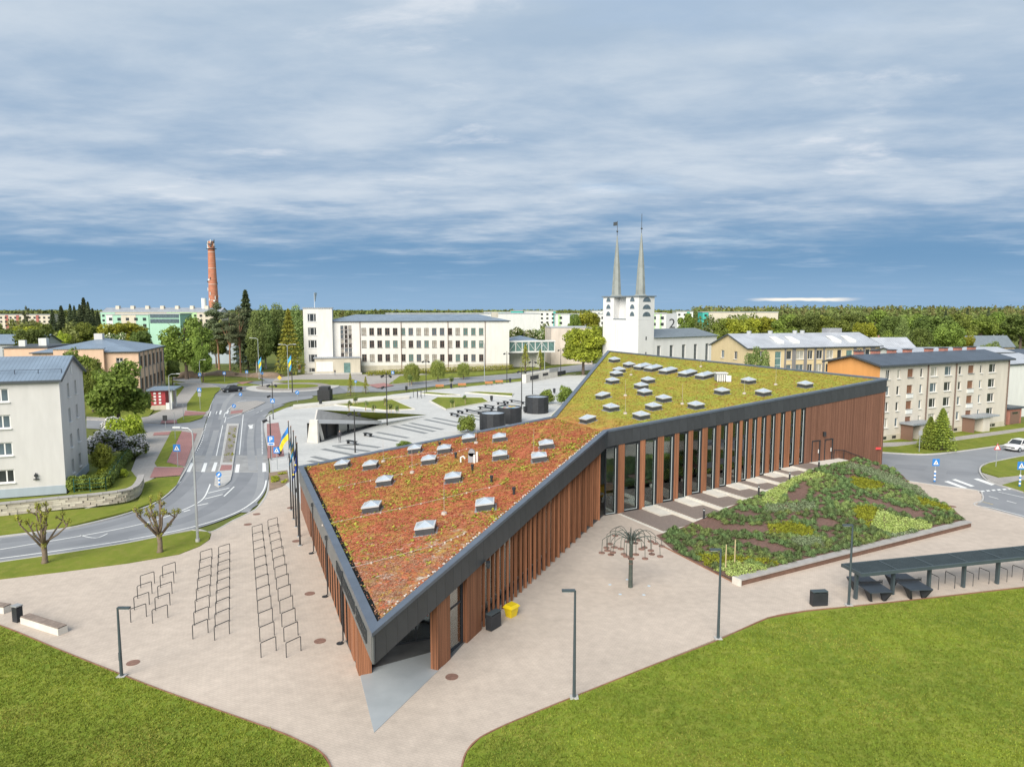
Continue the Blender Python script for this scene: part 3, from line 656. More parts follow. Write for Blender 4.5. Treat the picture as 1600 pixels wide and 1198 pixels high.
# ---- interior seen through the glass
mb=MB(); 
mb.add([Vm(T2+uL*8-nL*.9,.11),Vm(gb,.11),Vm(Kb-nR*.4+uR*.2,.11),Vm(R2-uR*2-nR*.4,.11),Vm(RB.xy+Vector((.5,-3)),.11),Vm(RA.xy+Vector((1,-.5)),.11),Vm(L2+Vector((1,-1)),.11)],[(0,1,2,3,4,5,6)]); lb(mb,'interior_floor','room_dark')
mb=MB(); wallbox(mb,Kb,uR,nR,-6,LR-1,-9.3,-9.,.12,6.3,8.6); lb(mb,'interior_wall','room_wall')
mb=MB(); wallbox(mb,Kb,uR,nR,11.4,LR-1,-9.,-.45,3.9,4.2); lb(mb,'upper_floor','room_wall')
rg=random.Random(3)
for t,o in((2.6,-1.6),(4.8,-1.9),(5.3,-3.8),(7.2,-1.8),(2.2,-4.2),(9.,-2.2),(12.3,-1.4),(14.,-1.5),(15.5,-1.5),(17,-1.4)):
    z0=deckz(t)+.02 if t>11 else .15; c=Kb+uR*t+nR*o; mb=MB().cyl((c.x,c.y,z0+.70),(c.x,c.y,z0+.74),.45,n=14).cyl((c.x,c.y,z0),(c.x,c.y,z0+.7),.04,n=6)
    for k in range(3):
        a=rg.random()*6.28; x,y=c.x+math.cos(a)*.75,c.y+math.sin(a)*.75; mb.box(x-.2,x+.2,y-.2,y+.2,z0+.42,z0+.46); mb.bar((x-.2*math.cos(a),y-.2*math.sin(a),z0),(x+.22*math.cos(a),y+.22*math.sin(a),z0+.85),.36,.03)
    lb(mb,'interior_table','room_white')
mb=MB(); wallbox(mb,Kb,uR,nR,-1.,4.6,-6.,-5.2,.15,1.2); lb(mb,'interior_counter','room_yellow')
# concrete entrance slab pointing out of the tip
mb=MB(); mb.prism([Vector((-6.02,29.25)),Vector(G(702,1030,.12).xy),Vector(G(675,1018,.12).xy),Vector(G(572,1046,.12).xy),Vector(G(563,1056,.12).xy)],.02,.125); struct(mb.build('entrance_slab','slab_blue'))
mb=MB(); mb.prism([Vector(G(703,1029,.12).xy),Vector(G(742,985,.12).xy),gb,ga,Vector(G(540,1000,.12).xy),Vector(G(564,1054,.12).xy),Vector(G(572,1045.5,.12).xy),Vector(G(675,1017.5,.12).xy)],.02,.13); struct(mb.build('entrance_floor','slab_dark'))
# ================================================================ GROUND, ROADS, PAVING
PXP=lambda pts,z=.1:[Vector(G(x,y,z).xy) for x,y in pts]
mb=MB(); mb.quad((-6000,-300,-.08),(6000,-300,-.08),(6000,9000,-.08),(-6000,9000,-.08)); struct(mb.build('ground','meadow'))
def sheet(name,px,z,m,sm=0,world=None):
    P=world or PXP(px,z)
    if sm: P=smooth_poly(P,sm)
    return struct(MB().add([(p.x,p.y,z) for p in P],[tuple(range(len(P)))] if sum(P[i].x*P[(i+1)%len(P)].y-P[(i+1)%len(P)].x*P[i].y for i in range(len(P)))>0 else [tuple(range(len(P)-1,-1,-1))]).build(name,m))
def slab(name,px,z,m,sm=0,z0=-.06,mside=None,world=None):
    P=world or PXP(px,z)
    if sm: P=smooth_poly(P,sm)
    b=MB().prism([(p.x,p.y) for p in P],z0,z,0,1 if mside else None)
    return struct(b.build(name,[m,mside] if mside else m))
def ribbon(name,px,w,z,m,h=0,sm=4,dash=None,parent=None,world=None):
    P=world or PXP(px,z)
    if sm and len(P)>2: P=smooth_poly(P,sm,False)
    segs=[P]
    if dash:
        segs=[];on,off=dash;D=[0]
        for a,b in zip(P[:-1],P[1:]): D.append(D[-1]+(b-a).length)
        def pt(s):
            for i in range(len(P)-1):
                if s<=D[i+1]: return P[i]+(P[i+1]-P[i])*((s-D[i])/max(1e-6,D[i+1]-D[i]))
            return P[-1]
        s=0
        while s<D[-1]-.05: segs.append([pt(s),pt(min(s+on,D[-1]))]); s+=on+off
    res=[]
    for Q in segs:
        l=[];r=[]
        for i,p in enumerate(Q):
            d=(Q[min(i+1,len(Q)-1)]-Q[max(i-1,0)]); d=d.normalized() if d.length>1e-6 else Vector((1,0)); n=Vector((-d.y,d.x))*w/2; l.append(p+n); r.append(p-n)
        b=MB(); k=len(Q)
        if h:
            vs=[(p.x,p.y,z) for p in l]+[(p.x,p.y,z) for p in r]+[(p.x,p.y,z-h) for p in l]+[(p.x,p.y,z-h) for p in r]
            fs=[]
            for i in range(k-1): fs+=[(i,k+i,k+i+1,i+1),(2*k+i,i,i+1,2*k+i+1),(k+i,3*k+i,3*k+i+1,k+i+1)]
            fs+=[(0,2*k,3*k,k),(k-1,2*k-1,4*k-1,3*k-1)]; b.add(vs,fs)
        else:
            vs=[(p.x,p.y,z) for p in l]+[(p.x,p.y,z) for p in r]; b.add(vs,[(i,k+i,k+i+1,i+1) for i in range(k-1)])
        o=b.build(name,m,parent)
        if parent is None: struct(o)
        res.append(o)
    return res
# --- roads
road_in=[(-70,846),(0,836),(60,829),(110,822),(160,811),(200,800),(240,785),(268,765),(284,742),(298,718),(312,688),(322,660),(328,640),(332,624),(336,612)]
road_out=[(455,606),(490,620),(455,627),(430,636),(417,648),(412,665),(415,690),(419,715),(420,740),(415,766),(398,787),(360,807),(300,827),(200,847),(100,863),(0,877),(-70,886)]
main=sheet('road',None,0.0,'asphalt',world=[Vector(p) for p in smooth_poly(PXP(road_in,0),4,False)]+[Vector(p) for p in smooth_poly(PXP(road_out,0),4,False)])
main['label']='curving grey asphalt road from the left edge up to the roundabout'
RC=Vector((-52.,168.))
circ=lambda r,n=48,c=RC:[Vector((c.x+r*math.cos(2*math.pi*i/n),c.y+r*math.sin(2*math.pi*i/n))) for i in range(n)]
ring=sheet('roundabout_road',None,0.005,'asphalt_new',world=circ(19.5))
side=sheet('side_street',[(324,650),(300,655),(250,661),(135,655),(135,669),(232,675),(285,671),(318,670)],.004,'asphalt')
east=sheet('east_road',[(545,613),(600,612),(640,608),(700,601),(800,592),(860,585),(950,575),(1050,560),(1050,553),(950,566),(900,570),(860,575),(800,583.5),(700,591.5),(640,597),(560,600),(520,598)],.010,'asphalt')
west=sheet('west_road',[(365,606),(320,601),(270,594),(270,588),(330,593),(380,599)],.012,'asphalt')
north=sheet('north_road',[(420,597),(405,590),(330,586),(330,583),(420,585),(450,592)],.014,'asphalt')
rroad=sheet('side_road',[(1350,760),(1350,702),(1440,709),(1500,704),(1600,690),(1750,670),(1750,850),(1600,808),(1520,790),(1420,760)],.0,'asphalt')
# --- paving
slab('paving',[(-90,917),(0,905),(100,893),(200,880),(280,866),(312,853),(328,842),(331,830),(365,812),(400,794),(416,772),(421,752),(424,735),(452,733),(600,690),(900,660),(1378,738),(1420,752),(1470,759),(1526,766),(1534,772),(1534,780),(1524,788),(1600,808),(1720,838),(1720,903),(1600,915),(1450,932),(1330,945),(1260,952),(1200,963),(1150,985),(1000,1045),(850,1105),(790,1130),(750,1150),(730,1170),(720,1198),(700,1300),(540,1300),(517,1198),(500,1172),(470,1156),(420,1135),(250,1075),(110,1020),(0,975),(-90,950)],.10,'paving')
slab('plaza',[(424,736),(421,712),(417,690),(413,665),(417,651),(432,641),(460,634),(500,629),(560,622),(640,613),(700,606),(830,594),(880,587),(960,584),(985,650),(900,720),(480,800),(450,760)],.106,'plaza_concrete')
slab('sidewalk',[(120,800),(190,776),(222,757),(243,745),(283,742),(297,718),(311,688),(319,668),(285,671),(232,675),(228,676),(205,735),(180,770)],.10,'grey_paving')
slab('sidewalk',[(324,650),(328,640),(331,625),(338,610),(345,606),(330,600),(290,597),(270,598),(255,640),(232,650),(205,655),(135,650),(135,655),(250,661),(300,655)],.10,'grey_paving')
slab('forecourt',[(425,598),(430,590),(480,584),(560,585),(660,584),(720,590),(700,593),(640,598),(585,603)],.09,'grey_paving')
slab('construction_ground',[(268,592),(285,586),(330,581),(400,583),(445,586),(430,591),(345,586),(315,588)],.12,'dirt')
# lawns and verges
LW=[]
def lawn(px,z=.14,m='lawn',sm=0,name='lawn',edge=None): o=slab(name,px,z,m,sm); LW.append((px,z)); return o
lawnL=lawn([(-300,905),(0,977),(110,1022),(250,1077),(420,1137),(470,1158),(500,1174),(518,1200),(545,1300),(-300,1300)])
lawnR=lawn([(722,1200),(731,1172),(751,1152),(791,1132),(852,1107),(1000,1047),(1122,1000),(1200,966),(1260,955),(1330,948),(1450,935),(1600,918),(1850,890),(2000,1300),(700,1300)])
mat('corten',(.26,.13,.08),.8,.2,3.)
ribbon('lawn_edging',[(-90,952),(0,976),(110,1021),(250,1076),(420,1136),(470,1157),(500,1173),(517.5,1199),(540,1290)],.07,.16,'corten',.2)
ribbon('lawn_edging',[(705,1290),(721,1199),(730.5,1171),(750.5,1151),(790.5,1131),(851,1106),(1000,1046),(1122,999),(1200,964.5),(1260,953.5),(1330,946.5),(1450,933.5),(1600,916.5),(1720,904)],.07,.16,'corten',.2)
lawn([(-70,888),(0,878),(100,864),(200,848),(300,828.5),(324,830),(329,835),(326,843),(312,852.5),(280,865),(200,879),(100,892),(0,904),(-70,915)],.14,'verge',name='grass_verge')
lawn([(-70,812),(0,806),(100,797),(180,790),(215,783),(222,770),(221,755),(245,746),(282,743.5),(276,757),(262,770),(240,783.5),(200,798),(110,820.5),(0,834),(-70,844)],.14,'verge',name='grass_verge')
lawn([(-70,800),(0,788),(100,780),(150,775),(222,757),(205,735),(150,735),(140,738),(104,773),(0,780),(-70,785)],.13,'verge',name='grass_verge')
for px in([(241.7,723),(268,673),(284,673),(260,722),(286.7,729),(245,728)],[(292,640.5),(292.5,630),(310.5,606),(342,604.5),(346,607),(336,615),(325.5,640.5),(321,643)],[(276,655.5),(286.5,650),(319.5,648),(315,652.5),(297,658),(277.5,660)],[(288,604.5),(269,628.5),(266,607),(275,598)],[(313,588),(345,586.5),(376,596),(355,599),(315,597)],[(370,600.5),(380,597.5),(410,602),(372,602)],[(427,596),(462,593),(550,592.5),(585,602.5),(512,601)],
    [(135,650),(200,655),(232,650),(240,640),(200,610),(135,610)],[(607,600),(625,587),(720,583),(800,577.5),(880,570),(880,567),(950,563),(950,565),(870,572),(800,582),(700,590.5),(650,596)],[(560,621),(600,617),(640,611),(590,620)],[(640,611),(690,605),(800,594),(822,592),(818,595),(700,606.5)],[(455,633),(420,648),(430,640)],[(1534,736),(1533,730),(1545,723),(1600,712),(1700,700),(1700,732),(1600,740),(1560,744)],[(1566,757),(1592,750),(1720,742),(1720,790),(1600,768)],
    [(1350,702),(1440,707.5),(1500,702.5),(1600,688),(1750,668),(1750,640),(1572,664),(1350,692)],[(1377,739),(1400,742),(1421,751),(1395,750),(1378,745)]):
    lawn(px,.145,'verge',name='grass_verge')
slab('footpath',[(1350,699),(1400,697),(1440,692),(1480,690),(1600,673),(1700,660),(1700,655),(1600,668),(1480,684),(1420,690),(1350,692)],.16,'grey_paving')
slab('footpath',[(1533,738),(1560,746),(1600,742),(1720,734),(1720,744),(1590,751),(1566,757),(1545,750)],.09,'grey_paving')
slab('planting_soil',[(420,738),(449,734),(452,752),(440,760),(421,766)],.13,'dirt')
# red block paving at crossings
for px in([(284,673.5),(307.5,677),(289,728),(261,722)],[(241.7,729.5),(288,730),(281.7,742),(234,746)],[(289.5,641.5),(322,644),(319.5,647),(287,649.5)],[(253,656),(275,656),(276,660.5),(251,661)],[(241,675.5),(267,674),(264,679),(239,680)],[(417,662),(435,660),(444,712),(418,716)],[(575,601),(600,598),(616,602),(590,606)],[(370,597),(398,595),(378,600)]): sheet('red_paving',px,.150,'red_paving')
# islands
isl=slab('traffic_island',[(354.7,661.5),(373.5,661.5),(364.5,724.5),(363,738),(360,750),(352,757),(342,760),(335,756),(336,745),(345,724.5)],.11,'kerb')
sheet('gravel_bed',[(358,665),(371,665),(362,722),(348,722)],.116,'gravel'); sheet('red_paving',[(346,726),(363,726),(361.5,734),(343,735)],.118,'red_paving')
slab('traffic_island',[(358,647),(361,636),(369,628.5),(400,626),(415,628),(395,638),(378,645.5)],.11,'grey_paving'); sheet('red_paving',[(361,642),(380,640),(378,644.5),(360,646.5)],.118,'red_paving')
slab('roundabout_apron',None,.09,'kerb',world=circ(10.6)); slab('roundabout_bed',None,.18,'gravel',world=circ(8.4)); slab('roundabout_grass',None,.24,'verge',world=[Vector((RC.x+5.8*math.cos(a*.2618),RC.y+4.6*math.sin(a*.2618))) for a in range(24)])
# kerbs
ribbon('kerb',[(-70,847),(0,837),(60,830),(110,823),(160,812),(200,801),(240,786),(268,766),(283.5,744),(297,720),(311,690),(318,672)],.16,.12,'kerb',.18)
ribbon('kerb',[(324,648),(328,639),(331,626),(336,614),(345,607),(330,601),(300,598)],.16,.12,'kerb',.18)
ribbon('kerb',[(-70,886),(0,877),(100,863),(200,847),(300,827),(330,830),(365,812),(400,794.5),(416,772.5),(420.5,752),(423.5,736),(421,712),(417,690),(413,666),(417,651),(432,641),(460,634),(500,629),(560,622),(640,613),(700,605),(830,593),(900,584)],.16,.115,'kerb',.18)
ribbon('kerb',[(600,603),(640,598),(700,592),(800,584),(860,576)],.16,.115,'kerb',.18)
ribbon('kerb',[(1421,751),(1470,758),(1526,765),(1535,772),(1535,781),(1524,789),(1600,809)],.14,.12,'kerb',.18); ribbon('kerb',[(1350,704),(1440,709),(1500,704),(1600,690),(1700,676)],.16,.13,'kerb',.18); ribbon('kerb',[(1700,700),(1600,711.5),(1545,722.5),(1532,730),(1533,740),(1548,752),(1600,768)],.16,.13,'kerb',.18)
# worn lighter patches across the crossing
sheet('worn_crossing',[(303,711),(347,712),(343,738),(292,736)],.004,'road_worn'); sheet('worn_crossing',[(369,711),(418,712),(419,738),(364,738)],.004,'road_worn')
# darker wheel tracks and repairs in the asphalt
mat('asphalt_track',(.225,.235,.255),.85,c2=(.185,.195,.213),scale=.35); mat('asphalt_pale',(.31,.315,.325),.9,c2=(.26,.27,.285),scale=.5)
for px,w,m in(([(0,867),(100,851),(200,834),(300,808),(352,778),(383,744),(389,715),(392,670),(400,650),(440,632)],1.5,'asphalt_track'),([(0,845),(110,832),(200,811),(262,785),(305,742),(328,700),(338,660),(345,630)],1.3,'asphalt_track'),([(383,800),(402,775),(408,745),(405,700)],.7,'asphalt_pale'),([(395,735),(391,690),(394,662)],.9,'asphalt_pale'),([(318,735),(330,700),(338,672)],.8,'asphalt_pale'),([(345,655),(352,630),(365,615)],.9,'asphalt_pale')): ribbon('wheel_track',px,w,.003 if m=='asphalt_track' else .0062,m,parent=main)
for px in([(170,845),(200,840),(205,846),(175,850.5)],[(386,792),(398,784),(404,787),(392,795)],[(1400,725),(1450,728),(1445,735),(1395,731)],[(1480,735),(1530,738),(1526,742),(1478,740)]): sheet('asphalt_patch',px,.0068,'asphalt_track')
# painted markings, parts of their road
def mark(px,par=main,z=.012,m='marking'):
    P=PXP(px,z); b=MB().add([(p.x,p.y,z) for p in P],[tuple(range(len(P)))]); return b.build('zebra_stripe',m,par)
for q in([(297,723),(303,723),(297,737),(291,737)],[(319,723),(324,723),(320,737),(314,737)],[(335,722),(340,722),(336,736),(330,736)],[(369,725),(375,725),(373,738),(367,738)],[(410,723),(415,723),(416,736),(410,737)],[(326,643),(330,642),(328,650),(324,650)],[(338,643),(340,642),(338,647),(337,647)],[(344,641),(347,641),(345,647),(342,647)],[(354,641),(358,641),(356,646),(352,646)]): mark(q)
for px,w,dash in([(0,858),(60,848),(125,837),(190,825),(230,816)],.14,None),([(230,816),(262,806),(300,790),(318,778),(327,760),(328,756)],.14,None),([(125,836),(150,840),(168,833)],.1,None),([(0,872),(100,858.5),(200,843),(300,823),(365,802),(398,782),(412,765),(416,750)],.16,None),([(270,764),(282,752)],.14,None),([(325,770),(358,762)],.2,None),([(320,779),(348,772)],.2,None),([(306,790),(325,786)],.2,None),([(287,799),(297,796)],.2,None),([(366,760),(350,775)],.14,None),([(322,662),(315,690),(302,713)],.13,(.8,.7)),([(348,664),(338,712)],.12,None),([(355,663),(345,725)],.12,None),([(373,663),(363,725)],.12,None),([(380,648),(374,710)],.12,None),([(353,651),(351,660)],.12,None),([(354,654),(378,646)],.2,None),([(381,645),(397,639)],.2,None),([(409,658),(410,710)],.16,(.6,.5)),([(350,652),(352,645),(362,634),(372,628),(385,625)],.12,None),([(334,622),(329,636),(325,652)],.14,None),([(412,650),(432,641)],.12,None),([(401,645),(412,640)],.12,(1.2,1)):
    ribbon('lane_marking',px,w,.012,'marking',parent=main,dash=dash)
mark([(389,665),(396,663),(394,667),(390,670)]); mark([(387,664),(391,664),(396,668),(392,670)],z=.016)
for q in([(1475,752),(1482,751),(1512,762),(1505,763)],[(1487,749),(1493,748),(1523,759),(1517,760)],[(1521,748),(1528,747),(1556,756),(1549,758)]): mark(q,rroad,.008)
for k in range(7):
    x=1523+k*8.5; y=767-k*.7; mark([(x,y),(x+5,y-.4),(x+8,y+1.2),(x+3,y+1.8)],rroad,.008)
for px,m in([(1545,775),(1560,779)],'marking'),([(1573,782),(1588,786)],'marking'),([(1560,768),(1600,777)],'marking'),([(1521,787),(1530,782),(1552,788)],'yellow_mark'),([(1528,790),(1550,793),(1600,806)],'marking'): ribbon('lane_marking',px,.12,.008,m,parent=rroad,sm=0)
# dark stripes let into the plaza
for a,b in(((488,713),(527,722)),((483,719.5),(508,724)),((504,701),(553,711)),((525,698),(577,705)),((519,696.5),(560,694)),((557,694),(593,699)),((588,675),(638,684)),((579,681),(622,689)),((612,665),(666,677)),((628,663),(679,674)),((641,660.5),(692,671)),((664,655),(716,666)),((677,652.5),(722,661)),((716,649),(750,656)),((725,646),(760,653)),((745,640),(790,648)),((760,636),(800,642)),((785,632),(815,637))):
    ribbon('plaza_stripe',[a,b],.85,.112,'stripe',sm=0)
# raised lawns with white kerbs on the plaza
for px in([(514,631),(612,623.5),(647,638.5),(602,640.5)],[(672,626),(684,620),(754,621),(764,627.5),(697,639)],[(655,614),(668,612),(720,616.5),(690,617)],[(727,613),(748,611.5),(802,614),(800,618.5)],[(860,650),(878,632),(905,640),(890,655)]):
    slab('lawn',px,.26,'verge',mside='cast_concrete')
    P=PXP(px,.26); ribbon('white_kerb',None,.3,.30,'cast_concrete',.2,0,world=P+[P[0]])
slab('white_ledge',[(458,632),(590,619),(640,617),(640,620),(514,631),(458,636)],.5,'cast_concrete')
# scattered short grass blades on the two near lawns (uncountable)
leafmat('grass_blade',(.235,.305,.038),(.165,.23,.03),.2,.25,0); leafmat('grass_dry',(.27,.29,.055),(.22,.26,.045),.35,.25,0)
def grass(name,px,n,z,seed,ymax=1215):
    rg=np.random.RandomState(seed); P=PXP(px,z); xs=[p.x for p in P]; ys=[p.y for p in P]; poly=[(p.x,p.y) for p in P]
    V=[];Fm=[];k=0;tries=0
    y0,y1=max(min(ys),25),min(max(ys),62); x0,x1=max(min(xs),-40),min(max(xs),52)
    while k<n and tries<n*6:
        tries+=1; y=y0+(y1-y0)*rg.rand()**1.4; x=x0+(x1-x0)*rg.rand()
        if not inside(x,y,poly) or abs(x)>.76*y+1: continue
        k+=1; c=math.sin(x*.8+2*math.sin(y*.5))+math.sin(y*.9+x*.3)
        for b in range(3):
            a=rg.rand()*6.283; h=.035+.05*rg.rand(); w=.02+.02*rg.rand(); dx,dy=math.cos(a),math.sin(a); ox,oy=rg.randn(2)*.05
            l=rg.randn(2)*.03
            V+=[(x+ox-dx*w,y+oy-dy*w,z),(x+ox+dx*w,y+oy+dy*w,z),(x+ox+l[0],y+oy+l[1],z+h)]; Fm.append(1 if c+rg.randn()*.8>1.5 else 0)
    me=bpy.data.meshes.new(name); me.from_pydata(V,[],[(3*i,3*i+1,3*i+2) for i in range(len(Fm))]); me.materials.append(MT['grass_blade']); me.materials.append(MT['grass_dry']); me.polygons.foreach_set('material_index',Fm); me.update()
    tag(link(name,me),None,None,None,'stuff')['label']='short mown grass blades on the lawn'
grass('grass_blades',[(-60,965),(0,979),(110,1024),(250,1079),(420,1139),(500,1176),(520,1240),(-60,1240)],16000,.14,1)
grass('grass_blades',[(721,1240),(731,1174),(791,1134),(852,1109),(1000,1049),(1122,1002),(1200,968),(1330,950),(1450,937),(1640,916),(1700,1240)],34000,.14,2)
# ================================================================ STEPPED TERRACE beside the library
ter=thing('stepped_terrace','dark timber decks on pale concrete climbing in steps along the library windows','terrace',(Kb.x,Kb.y,0))
def tb(mb,name,m,parent=None):
    mb.v=[(v[0]-Kb.x,v[1]-Kb.y,v[2]) for v in mb.v]; return mb.build(name,m,ter if parent is None else parent)
OUT=[6.35,5.75,5.0,4.35,3.85,3.3,2.8,2.35,2.0]
TT=DT+[26.3]
for i in range(8):
    a,b=TT[i],TT[i+1]; z=DZ[i]; Pf=lambda t,o:Kb+uR*t+nR*o
    mb=MB().prism([Pf(a,.02),Pf(a,OUT[i]),Pf(b,OUT[i+1]+.15),Pf(b,.02)],.0,z-.05); base=tb(mb,'concrete_base','cast_concrete')
    mb=MB().prism([Pf(a+.32,.04),Pf(a+.32,OUT[i]-.38),Pf(b-.0,OUT[i+1]-.22),Pf(b-.0,.04)],z-.05,z+.02); tb(mb,'timber_deck','deck_board')
    if i<7:
        mb=MB().prism([Pf(b-1.35,.05),Pf(b-1.35,OUT[i]*.42),Pf(b-.005,OUT[i]*.42),Pf(b-.005,.05)],z+.02,z+.17); tb(mb,'step','cast_concrete')
mb=MB().prism([Pf(26.31,.02),Pf(26.31,2.0),Pf(29.2,1.7),Pf(31.0,1.3),Pf(31.0,.02)],0,2.24); tb(mb,'landing','cast_concrete')
# ================================================================ PLANTED MOUND
P1,P2,P3=G(1031,851,.1),G(1150,912,.1),G(1510,821,.1)
Pt=lambda t,o:Kb+uR*t+nR*o
ctrl=[(Pt(t,o),z) for t,o,z in((.35,6.5,.12),(3.3,6.2,.25),(5.3,5.85,.42),(7.2,5.5,.6),(9.2,5.1,.75),(12.7,4.45,1.05),(15.75,3.95,1.3),(18.4,3.4,1.6),(20.9,2.9,1.9),(23.4,2.45,2.18),(26.3,2.1,2.3),(29.2,1.8,2.35),(31.05,1.4,2.3),(33,.5,2.05),(35.5,.15,1.35),(38.3,.1,.25))]
bd=[c[0] for c in ctrl]+[Vector((43.0,79.3)),Vector((41.6,72.5)),Vector((40.6,67.)),Vector(P3.xy)]
bz=[c[1] for c in ctrl]+[.12,.2,.25,.55]
for k in range(1,10):
    f=k/10; bd.append(Vector(P3.xy).lerp(Vector(P2.xy),f)); bz.append(.55)
bd.append(Vector(P2.xy)); bz.append(.35)
for f,z in((.25,.2),(.5,.15),(.75,.12)): bd.append(Vector(P2.xy).lerp(Vector(P1.xy),f)); bz.append(z)
extra=[(Vector((31,66.5)),1.75),(Vector((26,63)),1.35),(Vector((20,58.5)),.95),(Vector((35,69)),1.5),(Vector((37,64)),.9),(Vector((30,60)),.95),(Vector((22,53)),.75),(Vector((36,73.5)),1.9),(Vector((39.5,73)),.8)]
cx=np.array([[p.x,p.y] for p in bd]+[[p.x,p.y] for p,_ in extra]); cz=np.array(bz+[z for _,z in extra])
def mound_z(x,y):
    d2=((cx-[x,y])**2).sum(1)+.05; w=1/d2**1.6; return float((w*cz).sum()/w.sum())
bpoly=[(p.x,p.y) for p in bd]
from mathutils.geometry import delaunay_2d_cdt
pts=[Vector(p) for p in bpoly]; nb=len(pts); rg=random.Random(4)
x=9.
while x<44.5:
    y=45.
    while y<81:
        q=(x+rg.uniform(-.15,.15),y+rg.uniform(-.15,.15))
        if inside(q[0],q[1],bpoly): pts.append(Vector(q))
        y+=.6
    x+=.6
vs,es,fs,*_=delaunay_2d_cdt(pts,[],[list(range(nb))],1,1e-4)
mv=[(v.x,v.y,mound_z(v.x,v.y)) for v in vs]
mb=MB().add(mv,[tuple(f) for f in fs]); mound=mb.build('planted_mound','mulch',smooth=True)
struct(mound); mound['label']='bark mulched planted mound rising beside the library terrace'
# seat wall along the foot of the mound
sw=thing('seat_wall','long low retaining wall with grey top and brown face below the planted mound','wall',(P2.x,P2.y,0))
dv=Vector(P3.xy)-Vector(P2.xy); us=dv.normalized(); ns=Vector((us.y,-us.x)); Ls=dv.length
nseg=12
for k in range(nseg):
    a,b=k*Ls/nseg,(k+1)*Ls/nseg; mb=MB(); wallbox(mb,Vector((0,0)),us,ns,a+.01,b-.01,-.1,.38,.02,.46); mb.build('face_panel','corten_face' if 'corten_face' in MT else mat('corten_face',(.15,.085,.06),.8,.2,2.).name,sw)
    mb=MB(); wallbox(mb,Vector((0,0)),us,ns,a+.005,b-.005,-.2,.45,.462,.56); mb.build('coping','stone_cap' if 'stone_cap' in MT else mat('stone_cap',(.36,.34,.325),.8,.12,1.5).name,sw)
mb=MB(); wallbox(mb,Vector((0,0)),us,ns,-.12,.0,-.25,.48,.02,.57); mb.build('end_block','cast_concrete',sw)
ribbon('mound_edging',None,.08,.17,'corten',.2,0,world=[Vector(P1.xy),Vector(P2.xy)])
# ================================================================ OTHER BUILDINGS
def wallmat(name,c,var=.06,sc=1.1): return mat(name,c,.9,var,sc,bump=.08,bscale=6,spec=.2,stretch=(1,1,.22),detail=7)
wallmat('render_white',(.58,.57,.555)); wallmat('render_cream',(.68,.667,.635)); wallmat('render_peach',(.66,.47,.345)); wallmat('plinth_blue',(.36,.42,.47)); wallmat('limestone',(.50,.46,.375),.12,.8)
wallmat('church_white',(.66,.66,.655),.05,.5); wallmat('silicate',(.57,.53,.465),.09,.9); wallmat('orange_wall',(.66,.32,.11),.08,.7); wallmat('sand_wall',(.60,.485,.30)); wallmat('grey_brick',(.205,.20,.205),.1,1.); wallmat('mint',(.36,.58,.46)); wallmat('teal',(.07,.42,.37)); wallmat('far_white',(.66,.67,.65)); wallmat('far_beige',(.58,.53,.44)); wallmat('far_grey',(.42,.44,.46)); wallmat('slate_panel',(.16,.2,.25)); wallmat('stained_wall',(.60,.53,.46),.16,.5); wallmat('green_panel',(.42,.62,.34)); wallmat('red_panel',(.36,.14,.12))
def seam_mat(name,c,w=.5):
    m=mat(name,c,.42,metal=.15,spec=.45); nt,N,L,p=nodes_of(m); tc=N.new('ShaderNodeTexCoord'); s=N.new('ShaderNodeSeparateXYZ'); L.new(tc.outputs['Object'],s.inputs[0])
    dv=N.new('ShaderNodeMath'); dv.operation='DIVIDE'; L.new(s.outputs[0],dv.inputs[0]); dv.inputs[1].default_value=w; fr=N.new('ShaderNodeMath'); fr.operation='FRACT'; L.new(dv.outputs[0],fr.inputs[0]); lt=N.new('ShaderNodeMath'); lt.operation='LESS_THAN'; L.new(fr.outputs[0],lt.inputs[0]); lt.inputs[1].default_value=.14
    f=noise(N,L,tc.outputs['Object'],.4,4,.6); col=mixn(N,L,f,tuple(v*.86 for v in c),tuple(min(1,v*1.1) for v in c)); col=mixn(N,L,lt.outputs[0],col,tuple(v*.72 for v in c)); L.new(col,p.inputs['Base Color'])
    bp=N.new('ShaderNodeBump'); bp.inputs['Distance'].default_value=.06; bp.inputs['Strength'].default_value=.7; L.new(lt.outputs[0],bp.inputs['Height']); L.new(bp.outputs[0],p.inputs['Normal'])
seam_mat('roof_blue',(.215,.28,.36),.35); seam_mat('roof_grey',(.33,.36,.40),.6); seam_mat('roof_pale',(.47,.49,.53),.6); seam_mat('roof_dark',(.075,.095,.125),.5); mat('roof_slate',(.16,.19,.215),.55,.12,1.)
mat('eaves_dark',(.06,.07,.08),.6,.1,2.); mat('frame_white',(.72,.72,.71),.5); mat('frame_brown',(.20,.12,.09),.6); mat('frame_grey',(.25,.28,.3),.5); mat('brick_red',(.38,.165,.125),.85,.15,2.); mat('pipe_brown',(.16,.11,.09),.6); mat('copper_green',(.245,.265,.25),.55,.14,.6)
def pane_mat(n,c,r=.08): mat(n,c,r,.25,1.2,spec=.65)
pane_mat('pane_dark',(.035,.04,.043)); pane_mat('pane_blue',(.10,.135,.16)); pane_mat('pane_curtain',(.36,.35,.31),.15); pane_mat('pane_warm',(.21,.10,.06),.3); pane_mat('pane_teal',(.12,.21,.20))
WST={'plain':([],[],.07),'two':([.5],[],.07),'two_r':([.68],[],.08),'three':([.24,.72],[],.12),'cross':([.5],[.62],.09),'cross4':([.5],[.33,.67],.08),'grid':([],[.2,.4,.6,.8],.10),'loggia':([],[],.05)}
WC={}
